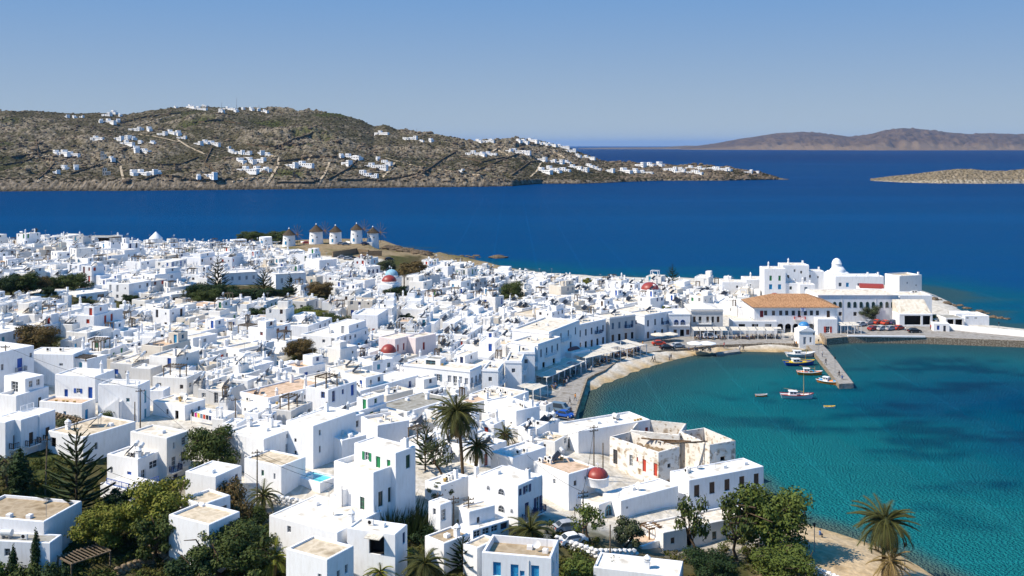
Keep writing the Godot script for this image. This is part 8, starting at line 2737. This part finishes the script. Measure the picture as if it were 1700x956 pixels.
		take_ground((pts[0] + pts[2]) / 2, 1.5, 1.5, 0)
		for k in 2:
			var a: Vector3 = pts[k]
			var b: Vector3 = pts[k + 1]
			var n := int(a.distance_to(b) / 0.7)
			for i in n:
				for row in int(ceil(q[3] / 0.4)):
					var c := a.lerp(b, (i + 0.5 * (row % 2)) / float(n))
					var s := MB.new()
					rock_shape(s, 0.42, (i * 3 + row) % 5) if not cache.has("st%d" % ((i * 3 + row) % 5)) else null
					var key := "st%d" % ((i * 3 + row) % 5)
					if not cache.has(key):
						cache[key] = s.mesh()
					part(o, "stone", cache[key], "white_warm" if q[4].contains("white") else "rubble", Transform3D(Basis(Vector3.UP, i * 1.3 + row).scaled(Vector3(1.0, 0.8, 1.0)), c - pts[0] + Vector3(0, 0.1 + row * 0.4, 0)))
	var pg := thing("garden_pergola", "dark wooden pergola of close slats over the shady garden", "pergola", hit(140, 952), 0.9)
	var out := []
	pergola(out, Transform3D(), 5.5, 3.6, 2.4, "wood_grey", true)
	commit(pg, out, false)

func chair(where: String, p: Vector3, turn: float, label: String) -> void:
	var o := thing("cafe_chair", label, "chair", p, turn, "cafe chairs " + where)
	if not cache.has("chair"):
		var a := MB.new()
		a.box(-0.2, 0.42, -0.2, 0.2, 0.46, 0.2)
		var b := MB.new()
		b.box(-0.22, 0.6, -0.2, -0.19, 0.9, 0.2)
		var l := MB.new()
		l.box(-0.02, 0, -0.02, 0.02, 0.42, 0.02)
		cache["chair"] = [a.mesh(), b.mesh(), l.mesh()]
	var c: Array = cache["chair"]
	part(o, "seat", c[0], "wood")
	part(o, "backrest", c[1], "wood")
	for x in [-0.18, 0.18]:
		for z in [-0.18, 0.18]:
			part(o, "leg", c[2], "black", Transform3D(Basis(), Vector3(x, 0, z)))

# ---------------------------------------------------------------- windmills and the hillside opposite
func windmill(label: String, px: float, base: float, e: float, r: float, h: float, sails: bool, cap := true) -> void:
	r *= 1.1
	var p := at(px, base, e)
	var g := ground(p.x, p.z)
	p.y = g
	var extra := e - g
	var o := thing("windmill", label, "windmill", p, 0.0)
	take_ground(p, r * 2, r * 2, 0)
	var b := MB.new()
	b.lathe([[r * 1.05, -2.5], [r, extra], [r * 0.93, extra + h * 0.6], [r * 0.9, extra + h]], 22)
	part(o, "wall", b.mesh(), "white")
	var top := extra + h
	if cap:
		var c := MB.new()
		var prof := [[r * 1.04, top - 0.1], [r * 1.03, top + 0.1]]
		for k in 6:
			var u := (k + 1) / 7.0
			prof.append([r * 1.01 * (1.0 - u) + 0.03 * (k % 2), top + 0.1 + r * 0.92 * u])
		prof.append([0.25, top + r * 0.97])
		c.lathe(prof, 20, Vector3.ZERO, Vector3.ONE, true)
		var cm := part(o, "thatched_cap", c.mesh(), "thatch")
		var f := MB.new()
		f.lathe([[0.34, top + r * 0.9], [0.3, top + r * 1.04], [0.0, top + r * 1.14]], 8)
		part(cm, "finial", f.mesh(), "white")
	else:
		var c := MB.new()
		for k in 22:
			var q := TAU * k / 22
			var q2 := TAU * (k + 1) / 22
			c.quad(Vector3(cos(q) * r * 0.9, top, sin(q) * r * 0.9), Vector3(cos(q) * r * 0.72, top - 0.3, sin(q) * r * 0.72), Vector3(cos(q2) * r * 0.72, top - 0.3, sin(q2) * r * 0.72), Vector3(cos(q2) * r * 0.9, top, sin(q2) * r * 0.9))
			c.tri(Vector3(0, top - 0.3, 0), Vector3(cos(q2) * r * 0.72, top - 0.3, sin(q2) * r * 0.72), Vector3(cos(q) * r * 0.72, top - 0.3, sin(q) * r * 0.72))
		part(o, "rim", c.mesh(), "white")
	for q in [[0.3, 0.45], [-0.5, 0.6]]:
		part(o, "window", opening("win", 0.5, 0.6, "brown")[1][1], "dark", yrot(q[0], Vector3(0, extra + h * q[1], 0)) * Transform3D(Basis(), Vector3(0, 0, r * 0.96)))
	part(o, "door", opening("door", 0.9, 1.9, "azure")[0][1], "azure", yrot(-0.35, Vector3(0, extra, 0)) * Transform3D(Basis(), Vector3(0, 0, r * 0.97)))
	if sails:
		var hub := Vector3(r * 1.25, top + 0.1, -0.3)
		var ax := MB.new()
		ax.tube(Vector3(r * 0.5, top - 0.1, 0), hub + Vector3(0.9, 0.1, -0.2), 0.13, 0.1, 6)
		var am := part(o, "axle", ax.mesh(), "maroon")
		var plane := Basis(Vector3.UP, 0.85)
		for k in 12:
			var q := TAU * k / 12
			var s := MB.new()
			s.tube(hub, hub + plane * Vector3(0, cos(q), sin(q)) * 5.2, 0.11, 0.08, 4)
			part(am, "spar", s.mesh(), "wood_grey")
		var ro := MB.new()
		for k in 12:
			ro.tube(hub + plane * Vector3(0, cos(TAU * k / 12), sin(TAU * k / 12)) * 4.1, hub + plane * Vector3(0, cos(TAU * (k + 1) / 12), sin(TAU * (k + 1) / 12)) * 4.1, 0.035, 0.035, 3)
		part(am, "rope", ro.mesh(), "cable")

func windmills() -> void:
	windmill("first thatched windmill of the row, nearest the roofless stump", 480, 406, 10.6, 2.9, 4.9, true)
	windmill("second thatched windmill, its sail wheel over a white platform", 525, 402, 11.2, 3.2, 5.6, true)
	windmill("middle windmill with a worn wall and no sail wheel showing", 557, 402, 11.2, 2.9, 5.4, false)
	windmill("fourth windmill, the tallest, above the terrace corner", 592, 401, 11.3, 2.8, 6.2, true)
	windmill("last windmill at the sea end of the row", 619, 401, 11.0, 2.8, 4.6, true)
	windmill("roofless white windmill stump beside green trees", 441, 405, 10.4, 3.1, 3.6, false, false)
	var p := at(259, 404, 10.6)
	p.y = ground(p.x, p.z)
	var o := thing("white_mill", "old mill with a smooth white conical roof on the skyline", "windmill", p)
	take_ground(p, 7, 7, 0)
	var b := MB.new()
	var ex := 10.6 - p.y
	b.lathe([[3.3, -2.0], [3.1, ex + 2.6]], 20)
	part(o, "wall", b.mesh(), "white")
	var c := MB.new()
	c.lathe([[3.3, ex + 2.5], [3.25, ex + 2.7], [0.1, ex + 5.9], [0.0, ex + 6.0]], 20)
	part(o, "roof", c.mesh(), "white")
	# terrace under the mills
	var tw := thing("terrace_wall", "rough stone terrace wall holding up the windmill hill", "wall", hit(552, 427))
	for q in [[[552, 427], [575, 424], [592, 421], [612, 424], [634, 425]]]:
		for k in 4:
			var a := hit(q[k][0], q[k][1]) - tw.position
			var bb := hit(q[k + 1][0], q[k + 1][1]) - tw.position
			var m := minf(a.y, bb.y)
			part(tw, "wall", wall_along([a, bb], m - 2.0, m + 2.6, 0.8, ""), "rubble")
	for q in [[[500, 403], [545, 403], "low white platform wall under the second windmill"], [[575, 403], [612, 406], "low white wall along the terrace before the tallest windmill"]]:
		var a := hit(q[0][0], q[0][1])
		var w := thing("platform_wall", q[2], "wall", a)
		part(w, "wall", wall_along([Vector3.ZERO, hit(q[1][0], q[1][1]) - a], -1.0, 0.9, 0.5, ""), "white")
	hb("white_house", "tiny white hut with a dark door beside the last windmill", [{"L": [602, 401], "C": [618, 402], "R": 4.0, "yaw": 0.0, "e": 11.2, "par": 0.1, "ops": [["f", 0.5, 0.6, 0.9, 1.4, "dark", "grey"]]}], [], "", "hut", false)
	hb("flat_building", "long low dark-roofed building on the skyline of the town edge", [{"L": [158, 391], "C": [191, 393], "R": 8.0, "yaw": 0.0, "e": 14.0, "par": 0.1, "wm": "grey_wall", "rm": "roof_grey", "ops": [["f", 0.5, 0.5, 9.0, 2.2, "dark", "grey"]]}], [], "", "building", false)

func villa_fab(v: int) -> Array:
	var key := "villa%d" % v
	if cache.has(key):
		return cache[key]
	var r := RandomNumberGenerator.new()
	r.seed = 500 + v
	var out := []
	var n := 2 + v % 3
	var x := 0.0
	for k in n:
		var w := r.randf_range(5.0, 9.5)
		var h := r.randf_range(2.9, 3.6) * (2.0 if (k + v) % 3 == 0 else 1.0)
		var l := r.randf_range(5.0, 8.0)
		var ops := []
		var m := int(w / 3.0)
		for s in int(h / 2.8):
			for i in m:
				ops.append(["f", (i + 0.5) / m * w - w / 2, s * 2.9 + 0.5, 1.3, 1.9, "dark", "grey"])
		volume(out, Transform3D(Basis(), Vector3(x + w / 2, 0, r.randf_range(-1.5, 1.5))), w, l, -4.0, h, 0.2, "white", "roof_white", ops)
		x += w - 0.3
	for e in out:
		e[1].origin.x -= x / 2
	var mass := {}
	var fab := []
	for part_name in ["wall", "roof", "opening"]:
		var st := SurfaceTool.new()
		st.begin(Mesh.PRIMITIVE_TRIANGLES)
		for e in out:
			for f in e[0]:
				if f[0] == part_name:
					st.append_from(f[1], 0, e[1])
		fab.append([part_name, st.commit(), {"wall": "white", "roof": "roof_white", "opening": "void"}[part_name]])
	cache[key] = fab
	return fab

const VILLAS := [[112, 193, 1.0], [124, 194, 1.0], [136, 193, 0.8], [178, 190, 1.2], [190, 187, 1.2], [200, 191, 1.0], [168, 201, 1.1], [182, 202, 1.2], [196, 200, 1.0], [292, 177, 0.7], [318, 177, 1.1], [332, 180, 1.1], [340, 175, 0.8], [368, 184, 1.1], [380, 180, 1.0], [392, 184, 1.2], [404, 180, 0.9], [418, 181, 1.1], [430, 181, 1.0], [440, 184, 0.8], [224, 214, 1.1], [236, 214, 0.7], [248, 215, 1.2], [162, 230, 0.9], [270, 222, 1.1], [284, 220, 1.1], [296, 222, 1.2], [302, 228, 0.8], [196, 231, 1.1], [208, 229, 1.2], [222, 230, 1.1], [212, 238, 1.0], [234, 236, 0.9], [254, 237, 0.9], [330, 238, 1.0], [342, 236, 1.0], [354, 238, 1.1], [380, 244, 0.6], [94, 255, 1.1], [108, 254, 1.1], [120, 256, 0.9], [226, 250, 1.2], [242, 252, 1.1], [386, 252, 1.1], [398, 253, 1.0], [410, 254, 0.9], [434, 254, 1.0], [446, 257, 0.9], [400, 269, 1.2], [416, 268, 1.2], [430, 267, 1.1], [94, 286, 0.9], [108, 280, 1.1], [126, 279, 1.0], [186, 263, 0.9], [412, 283, 1.1], [430, 282, 1.1], [444, 281, 0.9], [222, 289, 1.2], [236, 288, 1.1], [252, 287, 1.2], [264, 287, 0.9], [350, 292, 1.1], [330, 294, 0.8], [484, 275, 1.2], [506, 274, 1.1], [567, 259, 1.0], [582, 261, 1.1], [594, 262, 1.0], [576, 272, 1.1], [628, 264, 1.0], [642, 271, 1.0], [622, 276, 1.1], [634, 278, 1.0], [606, 289, 1.2], [616, 292, 0.9], [634, 221, 1.0], [672, 230, 0.7], [682, 229, 1.1], [716, 233, 1.1], [700, 233, 0.6], [796, 234, 1.0], [808, 234, 1.0], [816, 233, 0.9], [790, 255, 1.1], [802, 256, 1.0], [814, 255, 0.9], [766, 282, 0.6], [862, 233, 0.9], [872, 236, 1.1], [884, 233, 1.1], [896, 237, 1.0], [906, 239, 1.1], [916, 240, 1.0], [846, 250, 0.9], [858, 252, 1.1], [872, 253, 0.9], [932, 243, 1.0], [946, 250, 1.0], [960, 258, 1.0], [976, 261, 0.9], [900, 264, 1.0], [914, 267, 0.9], [928, 269, 1.1], [942, 269, 0.9], [902, 284, 1.2], [914, 280, 1.1], [926, 284, 1.2], [938, 282, 1.1], [954, 277, 1.0], [968, 282, 1.1], [980, 275, 1.0], [992, 280, 0.9], [1010, 283, 1.0], [1038, 284, 1.3], [1056, 284, 1.2], [1070, 286, 0.9], [1064, 274, 1.3], [1080, 274, 1.3], [1096, 274, 1.3], [1112, 280, 1.0], [1124, 286, 1.1], [1132, 281, 1.0], [1146, 286, 1.1], [1150, 279, 1.0], [1164, 280, 1.0], [1160, 286, 0.9], [1178, 279, 0.9], [1196, 280, 0.9], [1210, 281, 1.0], [1242, 285, 0.8], [1250, 284, 0.7]]

func hill_words(px: float, py: float) -> String:
	var side := "on the blunt end" if px < 160 else ("below the ridge" if px < 330 else ("in the hillside middle" if px < 480 else ("in the bare fields" if px < 560 else ("in the hollow" if px < 700 else ("before the headland" if px < 840 else ("in the headland village" if px < 1000 else "on the low point"))))))
	return side

func hillside() -> void:
	var r := RandomNumberGenerator.new()
	r.seed = 91
	var count := {}
	var sorted := VILLAS.duplicate()
	sorted.sort_custom(func(a, b): return a[0] < b[0])
	for k in sorted.size():
		var q: Array = sorted[k]
		var p := hill_hit(q[0], q[1] + 2.0)
		var say := hill_words(q[0], q[1])
		var v := k % 7
		count[say] = count.get(say, 0) + 1
		var high := "on the skyline" if q[1] < 196 else ("high up" if q[1] < 232 else ("halfway up" if q[1] < 262 else "low down"))
		var look: String = ["broad white villa", "white villa with a raised block", "long low white villa", "white two-block villa", "white villa of stepped cubes", "plain white villa", "white villa with dark openings"][v]
		var o := thing("villa", "%s, %s from left %s, %s" % [look, nth(count[say] - 1), say, high], "villa", p, r.randf_range(-1.1, -0.35), "white villas on the hillside across the strait")
		var s: float = q[2] * 0.95
		for f in villa_fab(v):
			var vp := part(o, f[0], f[1], f[2], Transform3D(Basis().scaled(Vector3(s * 1.1, s, s)), Vector3.ZERO))
			if f[0] == "opening":
				vp.set_meta("kind", "stuff")
	# unfinished sandy houses
	for q in [[172, 259, 1.0, "unfinished sand-coloured house with empty openings, the upper one"], [177, 289, 1.1, "unfinished sand-coloured house standing low by the pale road"], [296, 282, 0.9, "brown stone shell of a house in the terraced field"], [36, 243, 0.9, "ruined stone house high on the blunt end"], [490, 292, 0.8, "small grey stone hut in a field near the shore"], [513, 290, 0.8, "second grey stone hut near the shore by the pale road"]]:
		var p := hill_hit(q[0], q[1] + 2.0)
		var o := thing("stone_house", q[3], "house", p, 0.2)
		for f in villa_fab(3):
			part(o, f[0], f[1], {"wall": "cream" if q[0] in [172, 177] else "rubble", "roof": "roof_tan", "opening": "void"}[f[0]], Transform3D(Basis().scaled(Vector3(0.7, 1.5, 0.7) * q[2]), Vector3.ZERO))
	# dirt roads and stone walls laid on the slope
	for q in [[[206, 300], [203, 290], [200, 276]], [[530, 303], [541, 285], [547, 271]], [[512, 266], [518, 258]], [[444, 306], [452, 292], [462, 275], [462, 262], [450, 258]], [[295, 232], [312, 243], [340, 256], [362, 260]], [[215, 212], [235, 208], [262, 198], [300, 190]], [[180, 216], [215, 222], [255, 226], [300, 236]], [[635, 295], [648, 282], [655, 270]], [[818, 252], [836, 240], [828, 250], [852, 262], [880, 268], [898, 270], [890, 285], [880, 294]], [[62, 304], [72, 292], [86, 296]], [[44, 252], [60, 262], [84, 258]], [[385, 303], [412, 296], [440, 296]], [[640, 262], [690, 276], [750, 284], [800, 292]], [[920, 252], [950, 270], [975, 280]]]:
		drape(q, 3.2, "track", "dirt_road", "structure", 0.35)
	var n := 0
	for q in [[[60, 232], [64, 262], [92, 268]], [[62, 300], [80, 285], [92, 270]], [[118, 290], [150, 280], [166, 274]], [[200, 205], [240, 195], [300, 188]], [[260, 275], [300, 274], [330, 262]], [[300, 300], [350, 302], [385, 300]], [[352, 246], [340, 272], [362, 290]], [[460, 306], [520, 304], [532, 300]], [[462, 270], [520, 262], [560, 262]], [[455, 250], [480, 236], [520, 222]], [[545, 300], [580, 280], [598, 262]], [[560, 300], [600, 300], [640, 302]], [[640, 300], [690, 292], [704, 278]], [[700, 290], [740, 262], [760, 252]], [[790, 285], [830, 268], [862, 256]], [[770, 262], [800, 270], [838, 262]], [[850, 292], [880, 270], [896, 268]], [[320, 205], [360, 200], [400, 206]], [[20, 262], [50, 258], [86, 252]], [[5, 275], [40, 270], [58, 262]], [[240, 300], [262, 292], [300, 296]], [[410, 240], [450, 246], [500, 240]]]:
		n += 1
		var o := drape(q, 1.3, "dry_wall", "dry_stone_wall", "", 2.3)
		tag(o, "dark dry stone wall, the %s counted along the slopes across the strait" % (NTH[n - 1] if n <= 20 else ["twenty-first", "twenty-second"][n - 21]), "wall", "dry stone walls on the hillside")
	# masts
	for q in [[393, 178, 162, "tall radio mast on the summit"], [368, 178, 170, "short mast left of the tall summit mast"], [430, 180, 173, "short mast on the summit roofs"], [692, 220, 213, "thin mast alone on the falling ridge"]]:
		var p := hill_hit(q[0], q[1])
		var o := thing("radio_mast", q[3], "mast", p)
		var b := MB.new()
		b.tube(Vector3(0, -2, 0), Vector3(0, tall(q[0], q[1], q[2], p), 0), 0.5, 0.25, 5)
		part(o, "mast", b.mesh(), "metal")
	# scrub and boulders
	var list := [[], []]
	for k in 15000:
		var px := r.randf_range(-100, 1290)
		var t := pow(r.randf(), 1.1) * 0.99 + 0.02
		var ds := F * EYE / (profile(COAST, px) - HY)
		var d := ds + profile(DEPTH, px) * t
		var x := (px - CX) * d / F
		var rr := absf(noise.get_noise_2d(x * 0.45, d * 0.45))
		var e := hill_e(px, t)
		var rocky := 0.22 - rr + noise2.get_noise_2d(x * 0.1 + 70, d * 0.1) * 0.5
		list[0 if r.randf() < clampf(0.25 + rocky * 2.0, 0.05, 0.85) else 1].append(Vector3(x, e, -d))
	for kind in 2:
		var mm := MultiMesh.new()
		mm.transform_format = MultiMesh.TRANSFORM_3D
		mm.use_colors = true
		var mb := MB.new()
		rock_shape(mb, 1.0, 12 + kind)
		mm.mesh = mb.mesh()
		mm.instance_count = list[kind].size()
		for k in list[kind].size():
			var s := r.randf_range(0.8, 2.6) if kind == 0 else r.randf_range(0.8, 2.4)
			if kind == 0 and r.randf() < 0.08:
				s *= 2.0
			mm.set_instance_transform(k, Transform3D(Basis(Vector3.UP, r.randf() * TAU).scaled(Vector3(s * r.randf_range(1.0, 1.6), s * (0.9 if kind == 0 else 0.65), s)), list[kind][k]))
			var c := r.randf_range(0.6, 1.25)
			mm.set_instance_color(k, Color(c, c, c))
		var mi := MultiMeshInstance3D.new()
		mi.name = "hill_boulders" if kind == 0 else "hill_scrub"
		mi.multimesh = mm
		mi.material_override = mats["boulder"] if kind == 0 else mats["scrub"]
		add_child(mi, true)
		tag(mi, "grey-brown boulders strewn over the hillside across the strait" if kind == 0 else "dark low scrub dotting the hillside across the strait", "", "", "stuff")

func drape(pts: Array, w: float, m: String, called: String, kind: String, high: float) -> MeshInstance3D:
	var mb := MB.new()
	var prev = null
	for k in pts.size() - 1:
		var n := 14
		for i in n + 1:
			if k > 0 and i == 0:
				continue
			var t := float(i) / n
			var q := hill_hit(lerpf(pts[k][0], pts[k + 1][0], t), lerpf(pts[k][1], pts[k + 1][1], t))
			if prev != null:
				var a: Vector3 = prev
				var d := (q - a)
				if d.length() > 0.2:
					var flat := Vector3(d.x, 0, d.z).normalized()
					var s := flat.cross(Vector3.UP) * w / 2
					var u := Vector3(0, high, 0)
					var lo := Vector3(0, -1.5, 0)
					mb.quad(a - s + u, a + s + u, q + s + u, q - s + u)
					mb.quad(a + s + lo, q + s + lo, q + s + u, a + s + u)
					mb.quad(q - s + lo, a - s + lo, a - s + u, q - s + u)
			prev = q
	var o := part(self, node_name(called), mb.mesh(), m)
	if kind:
		o.set_meta("kind", kind)
	return o

func _ready() -> void:
	var cam := Camera3D.new()
	cam.name = "camera"
	cam.projection = Camera3D.PROJECTION_FRUSTUM
	cam.near = 1.0
	cam.far = 200000.0
	cam.size = 2.0 * 478.0 / F
	cam.frustum_offset = Vector2(0, -(478.0 - HY) / F)
	add_child(cam)
	cam.position = Vector3(0, EYE, 0)
	cam.current = true
	var env := Environment.new()
	env.background_mode = Environment.BG_SKY
	var sky := ProceduralSkyMaterial.new()
	sky.sky_top_color = lin(0.008, 0.245, 0.71)
	sky.sky_horizon_color = lin(0.49, 0.58, 0.63)
	sky.sky_curve = 0.1
	sky.sky_energy_multiplier = 0.88
	sky.ground_horizon_color = lin(0.25, 0.33, 0.42)
	sky.ground_bottom_color = lin(0.2, 0.22, 0.24)
	sky.sun_angle_max = 45.0
	sky.sun_curve = 0.3
	env.sky = Sky.new()
	env.sky.sky_material = sky
	env.tonemap_mode = Environment.TONE_MAPPER_LINEAR
	env.tonemap_exposure = 1.26
	env.fog_enabled = true
	env.fog_density = 0.00002
	env.fog_light_color = Color(0.5, 0.66, 0.86)
	env.sdfgi_enabled = true
	env.ssao_enabled = true
	env.ssil_enabled = true
	var we := WorldEnvironment.new()
	we.name = "world"
	we.environment = env
	add_child(we)
	var sun := DirectionalLight3D.new()
	sun.name = "sun"
	sun.light_energy = 1.55
	sun.light_color = Color(1.0, 0.965, 0.91)
	sun.light_angular_distance = 0.5
	sun.shadow_enabled = true
	add_child(sun)
	sun.look_at_from_position(Vector3(-1.0, 1.15, 0.26), Vector3.ZERO)
	rng.seed = 11
	noise.seed = 5
	noise.frequency = 0.03
	noise.fractal_octaves = 4
	noise2.seed = 8
	noise2.frequency = 0.03
	noise2.fractal_octaves = 3
	make_materials()
	make_ground_grid()
	build_sea()
	build_ground()
	build_headland()
	build_islands()
	build_quays()
	far_end()
	windmills()
	near_houses()
	right_houses()
	tavernas()
	hillside()
	reserve_trees()
	landmarks = MARKS
	fill_town()
	plants()
	small_things()

const MARKS := [["stump mill", 441, 400], ["white conical mill", 259, 396], ["first windmill", 480, 400], ["last windmill", 619, 404], ["garden tree row", 70, 475], ["blank mansion wall", 206, 472], ["high blank block", 230, 530], ["loggia house", 285, 495], ["mansion pine", 362, 470], ["middle garden pine", 438, 478], ["rusty-brown tree", 532, 485], ["light green tree row", 500, 528], ["red and blue domes", 648, 465], ["brown scrubby tree", 690, 450], ["blue-door seaside house", 742, 455], ["lone dark green tree", 848, 490], ["big red dome", 1079, 480], ["yellow-green seaside tree", 975, 472], ["skyline pine near the sea", 1116, 460], ["rusty tree over the blank wall", 62, 565], ["huge blank wall house", 90, 600], ["brown-green tree", 500, 585], ["pink house", 665, 572], ["small red dome", 645, 588], ["bare grey tree", 574, 538], ["tallest waterfront block", 905, 550], ["balcony house", 730, 620], ["clothes line", 350, 690], ["blue-columned veranda house", 620, 645], ["low palm-side grey roof", 690, 670], ["neoclassical mansion", 395, 455], ["dark tree under the windmills", 642, 440], ["bell wall", 900, 500], ["five-door waterfront house", 970, 535], ["shuttered waterfront house", 1030, 525], ["plain tower under the mills", 535, 435]]
